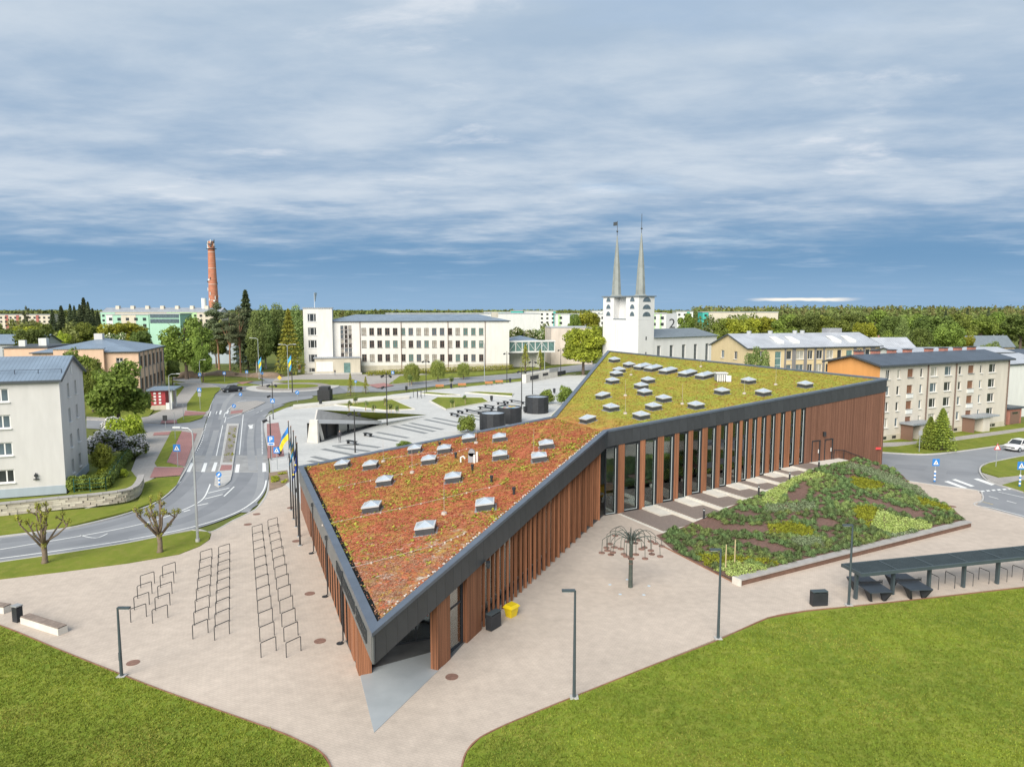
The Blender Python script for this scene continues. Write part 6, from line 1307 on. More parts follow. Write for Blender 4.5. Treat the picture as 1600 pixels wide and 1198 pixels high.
wood('forest','dark forest closing the skyline on the right',1080,1750,760,1500,15,24,1500,60,1.5,('leaf_forest','leaf_forest_conifer'),201,.6)
wood('forest','distant low forest along the skyline',-120,1100,1300,2600,11,17,1300,45,2.6,('leaf_forest','leaf_forest_conifer'),203,.5)
wood('woodland','mass of leafy trees and pines between the houses on the right',1090,1720,330,740,9,17,330,260,.75,('leaf_forest','leaf_forest_conifer'),205,.22)
wood('woodland','greenery between the far blocks on the left',-80,480,260,620,7,13.5,150,260,.7,('leaf_forest','leaf_forest_conifer'),207,.15)
wood('woodland','treetops between the far blocks in the middle',480,1110,300,640,6,12.5,110,200,.7,('leaf_forest','leaf_forest_conifer'),209,.1)
# ---- plants on the mound
ZN={'lime':[[(1187,786),(1200,768),(1237,742),(1287,738),(1289,746),(1250,752),(1226,772),(1215,788)],[(1360,822),(1375,797),(1400,809),(1445,814),(1458,825),(1382,837)],[(1112,892),(1140,878),(1167,880),(1202,890),(1150,910),(1146,902)]],
 'olive':[[(1327,746),(1350,748),(1382,757),(1372,768),(1332,762)],[(1331,793),(1360,790),(1374,798),(1360,830),(1340,813)],[(1430,776),(1489,795),(1489,801),(1440,790)],[(1200,822),(1237,816),(1277,830),(1270,838),(1204,837)],[(1085,870),(1095,866),(1200,876),(1220,885),(1167,880),(1108,888)],[(1170,905),(1200,892),(1240,890),(1215,898)]],
 'grey':[[(1195,790),(1270,784),(1278,796),(1225,802),(1195,800)],[(1235,842),(1285,840),(1292,856),(1240,853)],[(1325,722),(1390,740),(1460,775),(1455,782),(1380,752),(1320,730)],[(1385,837),(1455,827),(1440,838),(1390,845)]],
 'bare':[[(1080,819),(1107,806),(1133,820),(1200,820),(1203,830),(1150,832),(1103,829)],[(1226,777),(1265,750),(1264,781),(1228,788)],[(1410,808),(1422,791),(1452,813)],[(1285,830),(1300,828),(1305,842),(1290,845)]]}
def zone(x,y):
    q=proj((x,y,mound_z(x,y)))
    for k,l in ZN.items():
        for p in l:
            if inside(q[0],q[1],p): return k
    return 'green'
leafmat('plant_lime',(.46,.56,.20),(.36,.47,.13),1.5,.25); leafmat('plant_olive',(.29,.32,.03),(.22,.25,.025),1.5,.2); leafmat('plant_grey',(.23,.28,.16),(.165,.21,.115),1.5,.2); leafmat('plant_green',(.27,.34,.115),(.165,.225,.07),1.2,.2,.22); leafmat('plant_deep',(.19,.265,.105),(.12,.18,.065),1.2,.2,.22)
def blades(name,n,r,h,m,seed,w=.03):
    g=random.Random(seed); b=MB()
    for k in range(n):
        a=g.random()*6.283; t=g.random()**.6; x,y=math.cos(a),math.sin(a); l=r*t; z=h*(1-.55*t*t)*g.uniform(.75,1.1); s=w*g.uniform(.7,1.3); px_,py_=-y*s,x*s; r0=r*.35*g.random()
        b.add([(x*r0-px_,y*r0-py_,0),(x*r0+px_,y*r0+py_,0),(x*l*.75+px_*.8,y*l*.75+py_*.8,z),(x*l*.75-px_*.8,y*l*.75-py_*.8,z),(x*l*1.15,y*l*1.15,z*.72)],[(0,1,2,3),(3,2,4)])
    return b.mesh(name,m)
CL=[blades('clump',130,.46,.38,m,s,.024) for m,s in(('plant_green',1),('plant_green',2),('plant_deep',3),('plant_deep',4))]
rg=random.Random(15); placed=[]; covers={'lime':[], 'olive':[], 'grey':[]}
xs=[p[0] for p in bpoly]; ys=[p[1] for p in bpoly]
def edge_ok(x,y,d=.3): return all(inside(x+dx,y+dy,bpoly) for dx,dy in((d,0),(-d,0),(0,d),(0,-d)))
tries=0; dens=lambda x,y:math.sin(x*.9+1.1*math.sin(y*.6))+math.sin(y*.8+x*.35)
while len(placed)<1000 and tries<60000:
    tries+=1; x=rg.uniform(min(xs),max(xs)); y=rg.uniform(min(ys),max(ys))
    if not edge_ok(x,y,.35): continue
    z=zone(x,y)
    if z!='green': continue
    if dens(x,y)<-1.5: continue
    if any((x-a)**2+(y-b)**2<.54**2 for a,b in placed): continue
    placed.append((x,y))
placed.sort(key=lambda p:p[1])
for i,(x,y) in enumerate(placed[:300]):
    k=(0 if dens(x,y)>.2 else 2)+rg.randrange(2); s=rg.uniform(.72,1.2); o=link('tussock_plant',CL[k],None,(x,y,mound_z(x,y)-.03),rg.uniform(0,6.28),(s,s,s*rg.uniform(.85,1.15))); tag(o,('pale' if k<2 else 'deep')+' green tufted grass clump on the '+('left' if x<17 else ('middle' if x<24 else 'right'))+' part of the mound slope','plant','tussocks on the mound')
V=[];Fs=[]
mbp=MB(); 
far=[MB(),MB()]
src=[([tuple(v.co) for v in CL[k].vertices],[tuple(p.vertices) for p in CL[k].polygons]) for k in(0,2)]
for (x,y) in placed[300:]:
    k=0 if dens(x,y)>.2 else 1; s=rg.uniform(.72,1.2); a=rg.uniform(0,6.28); ca,sa=math.cos(a)*s,math.sin(a)*s; z=mound_z(x,y)-.03
    far[k].add([(x+ca*v[0]-sa*v[1],y+sa*v[0]+ca*v[1],z+v[2]*s) for v in src[k][0]],src[k][1])
for k in(0,1):
    if far[k].v: tag(far[k].build('tussock_mass',('plant_green','plant_deep')[k]),None,None,None,'stuff')['label']='grass clumps crowding the upper part of the mound'
n=0
while n<42000:
    x=rg.uniform(min(xs),max(xs)); y=rg.uniform(min(ys),max(ys)); n+=1
    if not edge_ok(x,y,.15): continue
    z=zone(x,y)
    if z in covers: covers[z].append((x,y))
for z,pts_ in covers.items():
    pf=[(x,y,mound_z(x,y)+.06+.12*rg.random(),.14,.14,.13) for x,y in pts_]
    if pf: tag(link('ground_cover',leaves('ground_cover',pf,len(pf)*12,.06,['plant_'+z],44,shell=.5,hang=.5 if z=='grey' else 0.)),None,None,None,'stuff')['label']={'lime':'pale lime ground cover drifts on the mound','olive':'olive yellow ground cover drifts on the mound','grey':'grey green lavender drifts on the mound'}[z]
for px,yb,yt,lab in((1134,880,842,'left'),(1148,874,837,'right')):
    x,y=G(px,yb,.7).xy; z=mound_z(x,y); o=MB().cyl((0,0,0),(0,0,1.9),.045,.035,6).build('planting_stake','stake',None,False,(x,y,z-.05)); tag(o,'thin wooden planting stake on the mound, %s of the pair'%lab,'stake')
# roadside bed and island planting
for px,lab in([(359,668),(370,668),(362,720),(350,720)],'green perennials in the traffic island bed'),([(425,742),(446,739),(448,752),(425,762)],'weedy green patches on the bare soil by the road'):
    P=PXP(px,.13); pl=[(p.x,p.y) for p in P]; pf=[]
    for _ in range(900):
        x=rg.uniform(min(p[0] for p in pl),max(p[0] for p in pl)); y=rg.uniform(min(p[1] for p in pl),max(p[1] for p in pl))
        if inside(x,y,pl) and math.sin(x*3.1)+math.sin(y*1.7+x)>.35: pf.append((x,y,.22,.2,.2,.12))
    if pf: tag(link('island_plants',leaves('island_plants',pf,len(pf)*10,.07,['leaf_yellow'],51,shell=.4)),None,None,None,'stuff')['label']=lab
# ================================================================ STREET FURNITURE AND SMALL THINGS
mat('pole_dark',(.055,.075,.085),.5,.1,2.); mat('pole_silver',(.42,.45,.47),.4,.08,2.,metal=.4); mat('pole_black',(.03,.03,.032),.5); mat('lens',(.55,.57,.58),.3); mat('sign_blue',(.03,.19,.52),.5); mat('sign_white',(.78,.78,.77),.5); mat('sign_red',(.55,.05,.05),.5); mat('sign_yellow',(.65,.45,.05),.5); mat('sign_grey',(.3,.31,.32),.5)
mat('rack',(.05,.052,.055),.45,.1,2.); mat('yellow_plastic',(.72,.53,.01),.4,.05,2.); mat('bench_wood',(.24,.19,.16),.8,.2,3.); mat('bench_orange',(.46,.2,.08),.7,.15,3.); mat('iron_cover',(.22,.125,.095),.8,.2,5.); mat('tt_top',(.05,.065,.085),.45,.1,2.); mat('panel_mesh',(.075,.095,.125),.5,.15,3.)
def near_lamp(px,yb,ytop,side,label):
    g=G(px,yb,.14); h=at(px,ytop,g.y).z-.12; t=thing('street_lamp',label,'lamp',(g.x,g.y,.12),0,'slim dark path lamps')
    MB().tube([(0,0,0),(0,0,h*.5),(0,0,h)],[.085,.07,.05],10).build('pole','pole_dark',t); MB().box(-.2,.2,-.2,.2,-.02,.06).build('base','kerb',t)
    b=MB().box(min(0,side*.62),max(0,side*.62),-.09,.09,h-.05,h+.04); hd=b.build('lamp_head','pole_dark',t); MB().box(min(side*.2,side*.58),max(side*.2,side*.58),-.07,.07,h-.075,h-.052).build('lens','lens',hd); MB().box(-.05,.05,-.10,-.06,.9,1.3).build('hatch','pole_dark',t)
near_lamp(190,1056,949,1,'slim dark path lamp standing by the lawn at the left'); near_lamp(897,1089,922,-1,'slim dark path lamp nearest the camera beside the right lawn'); near_lamp(1122,997,858,-1,'slim dark path lamp between the sculpture and the right lawn'); near_lamp(1326,945,820,-1,'slim dark path lamp beside the canopy')
def silver_lamp(px,yb,ytop,dxs,label,zb=.12,reach=1.5):
    g=G(px,yb,zb); h=at(px,ytop,g.y).z-zb; t=thing('street_lamp',label,'lamp',(g.x,g.y,zb),0,'tall silver street lamps'); MB().tube([(0,0,0),(0,0,h*.6),(0,0,h-.6)],[.11,.09,.06],8).build('pole','pole_silver',t); MB().cyl((0,0,0),(0,0,.25),.17,n=10).build('base','kerb',t)
    for d in dxs:
        MB().tube([(0,0,h-.65),(d*.05,0,h-.3),(d*reach*.35,0,h-.04),(d*reach,0,h)],[.06,.05,.045,.04],7).build('arm','pole_silver',t); hd=MB().box(min(d*reach,d*(reach+.6)),max(d*reach,d*(reach+.6)),-.13,.13,h-.03,h+.09).build('lamp_head','lens',t)
silver_lamp(309,846,668,(-1,),'tall silver street lamp on the grass tip at the bend',reach=.9); silver_lamp(266,640,584,(1,),'silver street lamp behind the red porch'); silver_lamp(313,600,562,(1,),'silver street lamp on the verge near the dirt heap',reach=1.); silver_lamp(405,592,528,(-1,),'silver street lamp left of the larch'); silver_lamp(451,608,538,(-1,1),'double armed silver lamp in the middle of the roundabout',reach=1.4); silver_lamp(757,596,535,(-1,),'silver street lamp in front of the right end of the school',reach=.6); silver_lamp(851,583,540,(-1,),'silver lamp post by the footbridge',reach=.4)
def plaza_lamp(px,yb,ytop,label,heads=2):
    g=G(px,yb,.11); h=at(px,ytop,g.y).z-.1; t=thing('plaza_lamp',label,'lamp',(g.x,g.y,.1),0,'black plaza spotlights'); MB().tube([(0,0,0),(0,0,h)],[.10,.06],8).build('pole','pole_black',t)
    for k in range(heads):
        s=(-1,1,-1)[k]; z=h-.7-(1.8 if k==2 else 0); MB().bar((0,0,z),(s*.5,0,z+.15),.06,.06).build('bracket','pole_black',t); MB().cyl((s*.45,.15,z+.2),(s*.75,-.25,z+.05),.16,.2,8).build('spotlight','pole_black',t)
for a in((427,655,597,'black plaza lamp at the road corner by the roundabout',3),(424,718,650,'black plaza lamp carrying the parking sign',1),(555,707,640,'black plaza lamp in front of the pavilion',2),(605,664,582,'tall black plaza lamp at the tip of the raised lawn',3),(666,612,561,'black plaza lamp before the first willow',2),(792,598,549,'black plaza lamp before the right end of the school',2),(815,639,576,'black plaza lamp beside the drums',2),(832,616,562,'black plaza lamp right of the drum lamp',2),(876,587,544,'brown topped plaza lamp by the end wall',2)): plaza_lamp(*a)
# bicycle hoops
def hoop_mesh(w=.95,h=.82,r=.026): return MB().tube([(0,0,0),(0,0,h-.04),(.04,0,h)],r,6).tube([(.02,0,h-.003),(w-.02,0,h-.003)],r,6).tube([(w,0,0),(w,0,h-.04),(w-.04,0,h)],r,6).mesh('bike_hoop','rack')
HM=hoop_mesh(); ORD=['first','second','third','fourth','fifth','sixth','seventh','eighth','ninth','tenth','eleventh','twelfth','thirteenth']
def rack_row(first,last,n,rowlab,ang):
    # first/last: pixel of the near left post foot of the nearest and farthest hoop
    a,b=G(*first),G(*last)
    for k in range(n):
        p=a.lerp(b,k/(n-1)); o=link('bike_hoop',HM,None,(p.x,p.y,.10),ang); tag(o,'%s black bike hoop counted from the lawn in the %s'%(ORD[k],rowlab),'bike rack','bike hoops on the paving')
rack_row((204.5,972),(220,918),4,'leftmost row of four',1.0); rack_row((238.5,973.5),(254.5,902),5,'row of five',1.0); rack_row((301.5,998),(313.5,879),8,'row of eight',1.0); rack_row((335.5,1000),(342,871),9,'row of nine',1.0); rack_row((408,1027),(394.5,838),12,'row of twelve',.96); rack_row((447.5,1027),(419,827),13,'longest row of thirteen',.96)
for k,(a_,b_) in enumerate((((1452,914),(1466,921)),((1476.5,911),(1491.5,919)),((1506,909),(1520,915.5)),((1529,905),(1545,912)),((1560,903),(1573,909)),((1581,901),(1598,907)))):
    p,q=G(*a_),G(*b_); d=q-p; s=d.length/.95; o=link('bike_hoop',HM,None,(p.x,p.y,.1),math.atan2(d.y,d.x),(s,s,1.05)); tag(o,'%s black bike hoop from the left beneath the dark canopy'%ORD[k],'bike rack','bike hoops under the canopy')
for k,(px,py) in enumerate(((646,621),(652,623),(657,620))): p=G(px,py); o=link('bike_hoop',hoop_mesh(1.,1.6,.05),None,(p.x,p.y,.1),.6); tag(o,'thin grey metal hoop on the plaza, %s of three'%('left','middle','right')[k],'hoop','plaza hoops')
# canopy with table tennis below
zc=2.02; FL=G(1346,896,zc); LB=G(1319,879.5,zc); BR=G(1587,853,zc); dC=(BR-LB); uC=Vector((dC.x,dC.y)).normalized(); vC=Vector((-uC.y,uC.x)); wC=abs((LB-FL).xy.dot(vC)); LC=dC.xy.length+2.6
O_=FL.copy(); cn=thing('canopy','long flat dark steel canopy on single posts at the right edge','canopy',(O_.x,O_.y,.1),math.atan2(uC.y,uC.x)); h=zc-.1
MB().box(0,LC,0,.12,h-.22,h).build('edge_beam','pole_dark',cn); MB().box(0,LC,wC-.12,wC,h-.22,h).build('edge_beam','pole_dark',cn)
nP=6
for k in range(nP+1): x=LC*k/nP; MB().box(max(0,x-.05),min(LC,x+.05) if k else .1,.122,wC-.122,h-.2,h+.02).build('cross_beam','pole_dark',cn)
for k in range(nP):
    x0,x1=LC*k/nP+.06+(.05 if k==0 else 0),LC*(k+1)/nP-.06; p=MB().box(x0,x1,.13,wC-.13,h-.12,h-.08).build('roof_panel','panel_mesh',cn); b=MB(); n=26
    for i in range(n): xx=x0+(x1-x0)*(i+.5)/n; b.box(xx-.012,xx+.012,.13,wC-.13,h-.078,h-.03)
    b.build('slat','pole_dark',p)
for px,py in((1336.5,935),(1394,928),(1450.5,920.5),(1504.5,917),(1557.5,911.5)):
    p=G(px,py); d=Vector(p.xy)-Vector(O_.xy); x,y=d.dot(uC),d.dot(vC); y=min(max(y,.15),wC-.2); MB().box(x-.08,x+.08,y-.11,y+.11,0,h-.21).build('post','pole_dark',cn)
def tt(c,ang,label):
    t=thing('tennis_table',label,'table',(c.x,c.y,.1),ang); w,l=.76,1.37
    MB().box(-l,-.02,-w,w,.70,.76).build('table_top','tt_top',t); MB().box(.02,l,-w,w,.70,.76).build('table_top','tt_top',t)
    n=MB().box(-.02,.02,-w-.1,w+.1,.78,.92).build('net','steel_black',t); MB().tube([(0,-w-.12,.70),(0,-w-.12,.98),(0,-w+.1,.98)],.02,5).build('net_bracket','steel_black',t); MB().tube([(0,w+.12,.70),(0,w+.12,.98),(0,w-.1,.98)],.02,5).build('net_bracket','steel_black',t)
    for s in(-1,1):
        for e in(-1,1):
            b=MB(); b.add([(s*(l-.02),e*w,.69),(s*(l-.75),e*w,.69),(s*(l-.55),e*(w-.25),0),(s*(l-.35),e*(w-.25),0),(s*(l-.02),e*(w-.1),.69),(s*(l-.75),e*(w-.5),.69),(s*(l-.55),e*(w-.4),0),(s*(l-.35),e*(w-.4),0)],[(0,1,2,3),(7,6,5,4),(0,3,7,4),(1,5,6,2),(2,6,7,3),(0,4,5,1)]); b.build('leg','steel_black',t)
for (c1,c2),lab in((((1343,903),(1374,923.5)),'left of two black angular table tennis tables under the canopy'),(((1402,899),(1437,920)),'right of two black angular table tennis tables under the canopy')):
    a_,b_=G(*c1,.8),G(*c2,.8); tt((a_+b_)/2,math.atan2(b_.y-a_.y,b_.x-a_.x),lab)
# bins, grit box, benches
def bin3(px,py,ang,label,w=1.0,h=.95):
    p=G(px,py); t=thing('litter_bin',label,'bin',(p.x,p.y,.1),ang); MB().box(-w/2,w/2,-.2,.2,.04,h-.12).build('body','steel_black',t); MB().box(-w/2,w/2,-.2,.2,h-.06,h).build('lid','pole_dark',t)
    MB().box(-w/2,w/2,.1,.2,h-.12,h-.06).build('back','steel_black',t)
    for k in range(3): MB().box(-w/2+.02+k*(w/2-.05),-w/2+.08+k*(w/2-.05),-.19,.1,h-.12,h-.06).build('divider','steel_black',t)
bin3(1279,945,.12,'black three slot litter bin beside the right lawn'); bin3(771,981,.95,'black three slot litter bin leaning near the timber fins',.95,1.0)
p=G(799,962); t=thing('grit_box','bright yellow grit box against the timber fins','grit box',(p.x,p.y,.1),.9,None,.82); b=MB(); b.add([(-.32,-.25,0),(.32,-.25,0),(.32,.25,0),(-.32,.25,0),(-.45,-.36,.72),(.45,-.36,.72),(.45,.36,.72),(-.45,.36,.72)],[(3,2,1,0),(0,1,5,4),(1,2,6,5),(2,3,7,6),(3,0,4,7)]); b.build('tub','yellow_plastic',t)
b=MB(); b.add([(-.52,-.43,.72),(.52,-.43,.72),(.52,.43,.72),(-.52,.43,.72),(-.38,-.28,.90),(.38,-.28,.90),(.38,.28,.94),(-.38,.28,.94)],[(3,2,1,0),(0,1,5,4),(1,2,6,5),(2,3,7,6),(3,0,4,7),(4,5,6,7)]); b.build('lid','yellow_plastic',t)
p=G(28,970); t=thing('litter_bin','narrow dark litter bin with grey lid beside the left bench','bin',(p.x,p.y,.1),-.4); MB().box(-.22,.22,-.18,.18,0,.85).build('body','steel_black',t); MB().box(-.25,.25,-.2,.2,.93,1.0).build('lid','sign_grey',t); MB().box(-.22,.22,.05,.18,.85,.93).build('hood','steel_black',t)
def bench(a_,b_,label):
    p,q=G(*a_),G(*b_); d=q-p; L_=d.length; t=thing('concrete_bench',label,'bench',(p.x,p.y,.1),math.atan2(d.y,d.x),'concrete benches by the left lawn'); MB().box(0,L_,0,.55,0,.38).build('concrete_base','cast_concrete',t)
    for k in range(5): MB().box(.02,L_-.02,.02+k*.105,.11+k*.105,.40,.45).build('slat','bench_wood',t)
bench((32,974),(91,993),'long concrete bench with dark slats beside the left bin'); bench((-40,953),(6,959),'concrete bench cut off by the left picture edge')
# manhole covers
MH=MB().cyl((0,0,0),(0,0,.012),.33,n=20).cyl((0,0,.012),(0,0,.018),.27,n=20).mesh('manhole_cover','iron_cover')
for k,(px,py,lab) in enumerate(((208,1035,'beside the left path lamp'),(500,1001,'left of the entrance columns'),(484,927,'halfway along the left facade'),(387,819,'dark one near the road kerb'),(401,803,'near the road kerb, right of the dark one'),(463,845,'at the foot of the flagpoles'),(706,1057,'in front of the entrance slab'),(454,793,'behind the flagpoles'),(1488,791,'near the yellow road marking'))): p=G(px,py); tag(link('manhole_cover',MH,None,(p.x,p.y,.10)),'round rusty manhole cover '+lab,'manhole','manhole covers')
# fountain of arching rods
p=G(985,917); t=thing('rod_sculpture','palm like metal sculpture with arching rods ending in small discs','sculpture',(p.x,p.y,.1)); ht=at(985,846,p.y).z-.1
mat('verdigris',(.10,.12,.105),.5,.2,3.,metal=.5); MB().tube([(0,0,0),(0,0,ht*.5),(0,0,ht)],[.15,.13,.115],12).build('trunk','verdigris',t); rg=random.Random(2)
MB().cyl((0,0,ht-.1),(0,0,ht+.12),.17,.14,12).build('crown_ring','verdigris',t); MB().cyl((0,0,1.62),(0,0,1.67),.15,n=12).build('band','iron_cover',t)
for k in range(26):
    a=6.283*k/26+rg.uniform(-.1,.1); R=rg.uniform(.9,2.1); up=rg.uniform(.45,.95); dr=rg.uniform(.15,.75); ca,sa=math.cos(a),math.sin(a); pts=[]
    for i in range(10): s=i/9; pts.append((ca*R*s,sa*R*s,ht+up*math.sin(s*math.pi*.8)*1.05-.25*s))
    e=pts[-1]; zz=e[2]-dr-.2; pts.append((ca*R*1.02,sa*R*1.02,zz)); r=MB().tube(pts,[.028]*4+[.02]*7,5).build('arching_rod','verdigris',t); MB().cyl((ca*R*1.02,sa*R*1.02,zz-.03),(ca*R*1.02,sa*R*1.02,zz+.02),.21,n=12).build('disc','iron_cover',r)
mat('floor_light',(.5,.6,.68),.3)
for k,(px,py) in enumerate(((953,913),(980,905),(1014,915),(969,928),(1006,929))): q=G(px,py); tag(MB().cyl((0,0,0),(0,0,.012),.11,n=12).build('floor_light','floor_light',None,False,(q.x,q.y,.1)),'small round floor light %s the rod sculpture'%['left of','behind','right of','in front left of','in front right of'][k],'floor light','floor lights')
# bollard lights beside the decks
for k,(px,py) in enumerate(((1103,806),(1180,772),(1227,747),(1275,727))):
    tt_=(6.2,14.4,19.6,24.9)[k]; q=Kb+uR*tt_+nR*(5.75,4.2,3.25,2.35)[k]; z=mound_z(q.x,q.y)
    t=thing('bollard_light','%s black bollard light along the terrace edge'%('nearest','second','third','farthest')[k],'bollard',(q.x,q.y,z-.05),0,'bollard lights'); MB().cyl((0,0,0),(0,0,.75),.085,n=10).build('post','steel_black',t); MB().cyl((0,0,.75),(0,0,.86),.07,n=10).build('lens','lens',t); MB().cyl((0,0,.86),(0,0,.92),.09,n=10).build('cap','steel_black',t)
# flagpoles and flags
FG=[((455,797),659,'ua','blue and yellow flag half unfurled on the leftmost pole'),((459,811),667,'ee','white blue and black flag hanging limp on the second pole'),((463,823),674,'city','light blue and yellow striped flag hanging on the third pole'),((467,838),683,'ee2','folded blue black white flag hanging on the fourth pole'),((469,852),693,'eu','deep blue flag with yellow stars hanging on the nearest pole')]
for n_,c in(('flag_blue',(.03,.20,.55)),('flag_yellow',(.72,.58,.03)),('flag_white',(.7,.7,.7)),('flag_black',(.02,.02,.022)),('flag_sky',(.06,.35,.62)),('flag_eu',(.025,.09,.45))): mat(n_,c,.75,.08,3.)
for k,((px,py),yt,kind,lab) in enumerate(FG):
    g=G(px,py); h=at(px,yt,g.y).z-.1; t=thing('flagpole','black steel flagpole, %s of five beside the library'%('leftmost','second','third','fourth','nearest')[k],'flagpole',(g.x,g.y,.1),0,'flagpoles'); MB().tube([(0,0,0),(0,0,h*.5),(0,0,h)],[.075,.06,.04],8).build('pole','pole_black',t); MB().ico((0,0,h+.05),.07,1).build('finial','iron_cover',t); MB().cyl((0,0,0),(0,0,.06),.16,n=10).build('base_plate','pole_silver',t)
    f=thing('flag',lab,'flag',(g.x,g.y,h),0,'flags on the flagpoles'); nx,nz=14,12; b=MB(); drop=2.5 if kind!='ua' else 1.6
    wid={'ua':2.3,'ee':.5,'city':.55,'ee2':.4,'eu':.6}[kind]
    V=[]
    for i in range(nx+1):
        for j in range(nz+1):
            s,tz=i/nx,j/nz
            if kind=='ua': x=-.05-s*.75-.15*math.sin(tz*3)*s; z=-.35-tz*1.2-1.35*s**1.2+.25*s*tz; y=.22*math.sin(s*7+tz*2)*s**.5
            else: x=-.05-wid*(.35+.65*tz)*s*(1-.25*s); z=-.35-tz*1.55-1.7*s**.8*(1-.35*tz); y=.13*math.sin(s*13+tz*2.2)
            V.append((x,y,z))
    cols={'ua':['flag_blue','flag_yellow'],'ee':['flag_white','flag_sky','flag_white'],'city':['flag_sky','flag_yellow','flag_sky'],'ee2':['flag_eu','flag_black','flag_white'],'eu':['flag_eu','flag_eu']}[kind]
    for r_,cm in enumerate(cols):
        j0,j1=nz*r_//len(cols),nz*(r_+1)//len(cols); b=MB(); b.add(V,[(i*(nz+1)+j,(i+1)*(nz+1)+j,(i+1)*(nz+1)+j+1,i*(nz+1)+j+1) for i in range(nx) for j in range(j0,j1)]); b.build('stripe',cm,f,True)
    if kind=='eu':
        for q in range(5): v=V[(3+q*2)*(nz+1)+6+(q%2)*2]; MB().cyl((v[0],v[1]-.05,v[2]),(v[0],v[1]-.03,v[2]),.07,n=5).build('star','flag_yellow',f)
# road signs
def face(t,kind,z,s=.35,y=-.05):
    if kind in('cross','park','plate','arrow'):
        MB().box(-s,s,y-.02,y,z-s,z+s).build('sign_face','sign_blue',t)
        if kind=='cross': b=MB().add([(-s*.72,y-.03,z-s*.62),(s*.72,y-.03,z-s*.62),(0,y-.03,z+s*.72)],[(0,1,2)]); b.build('white_triangle','sign_white',t); b=MB().box(-.035,.035,y-.045,y-.033,z-s*.15,z+s*.25).add([(-.02,y-.04,z-s*.1),(.03,y-.04,z-s*.1),(.14,y-.04,z-s*.52),(.08,y-.04,z-s*.52)],[(0,1,2,3)]).add([(.02,y-.04,z-s*.1),(-.03,y-.04,z-s*.1),(-.14,y-.04,z-s*.52),(-.08,y-.04,z-s*.52)],[(3,2,1,0)]); b.build('walking_figure','letter',t)
        if kind=='park':
            b=MB().box(-s*.4,-s*.18,y-.035,y-.021,z-s*.7,z+s*.7).box(-s*.18,s*.25,y-.035,y-.021,z+s*.5,z+s*.7).box(-s*.18,s*.25,y-.035,y-.021,z-s*.1,z+s*.1).box(s*.25,s*.45,y-.035,y-.021,z-s*.05,z+s*.65); b.build('letter_p','sign_white',t); MB().box(-s,s,y-.02,y,z-s*1.9,z-s*1.08).build('sub_plate','sign_white',t); MB().box(-s*.8,s*.8,y-.03,y-.021,z-s*1.75,z-s*1.25).build('sub_plate_mark','sign_blue',t)
    elif kind=='round': MB().cyl((0,y,z),(0,y-.02,z),s,n=18).build('sign_face','sign_blue',t); MB().bar((-s*.45,y-.03,z-s*.45),(s*.4,y-.03,z+s*.4),.02,.1).build('arrow','sign_white',t)
    elif kind=='warn': MB().add([(-s,y,z-s*.8),(s,y,z-s*.8),(0,y,z+s)],[(0,1,2)]).build('sign_face','sign_red',t); MB().add([(-s*.62,y-.015,z-s*.6),(s*.62,y-.015,z-s*.6),(0,y-.015,z+s*.6)],[(0,1,2)]).build('sign_field','sign_white',t)
    elif kind=='diamond': MB().add([(-s,y,z),(0,y,z-s),(s,y,z),(0,y,z+s)],[(0,1,2,3)]).build('sign_face','sign_yellow',t)
    elif kind=='board': MB().box(-s*.8,s*.8,y-.05,y,z-s,z+s).build('sign_face','steel_black',t)
    elif kind=='greyplate': MB().box(-s*.8,s*.8,y-.03,y,z-s,z+s).build('sign_face','sign_grey',t)
def sign(px,yb,yf,kinds,label,zb=.12,s=.36,stripe=False):
    g=G(px,yb,zb); zf=at(px,yf,g.y).z-zb; t=thing('road_sign',label,'sign',(g.x,g.y,zb)); MB().cyl((0,0,0),(0,0,zf+s*1.1),.04,n=8).build('post','pole_silver',t)
    for k,kd in enumerate(kinds): face(t,kd,zf-k*.85,s)
    if stripe:
        for i in range(6): MB().cyl((0,0,.05+i*.2),(0,0,.25+i*.2),.10,n=10).build('stripe_band',('sign_blue','sign_white')[i%2],t)
sign(433.5,733,703,('cross',),'pedestrian crossing sign on the plaza side of the road'); sign(424.6,719,686,('park',),'blue parking sign on the lamp by the red paving',s=.4); sign(278,729,699.5,('cross',),'pedestrian crossing sign on the red paving by the bend',s=.42); sign(313,640,609,('cross','greyplate'),'crossing sign with grey plate below on the left verge'); sign(313,605,585,('cross',),'far crossing sign beside the dirt heap'); sign(351,597,583,('cross',),'far crossing sign on the triangular verge'); sign(386,593,581,('cross',),'crossing sign by the north road'); sign(427,655,626,('cross',),'crossing sign on the black corner lamp'); sign(465,628,613,('round',),'blue round sign at the roundabout exit',s=.4); sign(366,641,634,('round',),'blue keep right sign on the upper island',zb=.1); sign(376,623,616,('round',),'blue keep right post at the roundabout',zb=.05)
sign(343,758,741,('round',),'blue keep right bollard at the near end of the island',zb=.1,s=.3,stripe=True); sign(437,596,590,('diamond',),'yellow diamond warning sign near the forecourt',s=.6); sign(410,600,583,('round',),'dark blue round sign on a black pole'); sign(259,672,653,('board',),'square black board sign seen from behind',s=.42); sign(287,656,630,('greyplate',),'thin grey sign post by the side street',s=.1); sign(274,687,645,('greyplate',),'bare grey sign post on the verge',s=.1)
sign(1460,753,722,('cross',),'crossing sign with blue striped post by the right road',s=.38,stripe=True); sign(1593,760,727,('cross',),'crossing sign with blue striped post at the right edge',s=.42,stripe=True); sign(1556,729,698,('warn',),'red bordered warning triangle near the white car',s=.42); sign(1436,706,676,('greyplate',),'grey road sign before the thujas',s=.3); sign(614,600,582,('cross',),'small crossing sign before the school hedge'); sign(556,607,596,('round',),'pale sign post on the roundabout exit',s=.3); sign(918,572,560,('round',),'blue sign near the corner tree left of the church',s=.4)
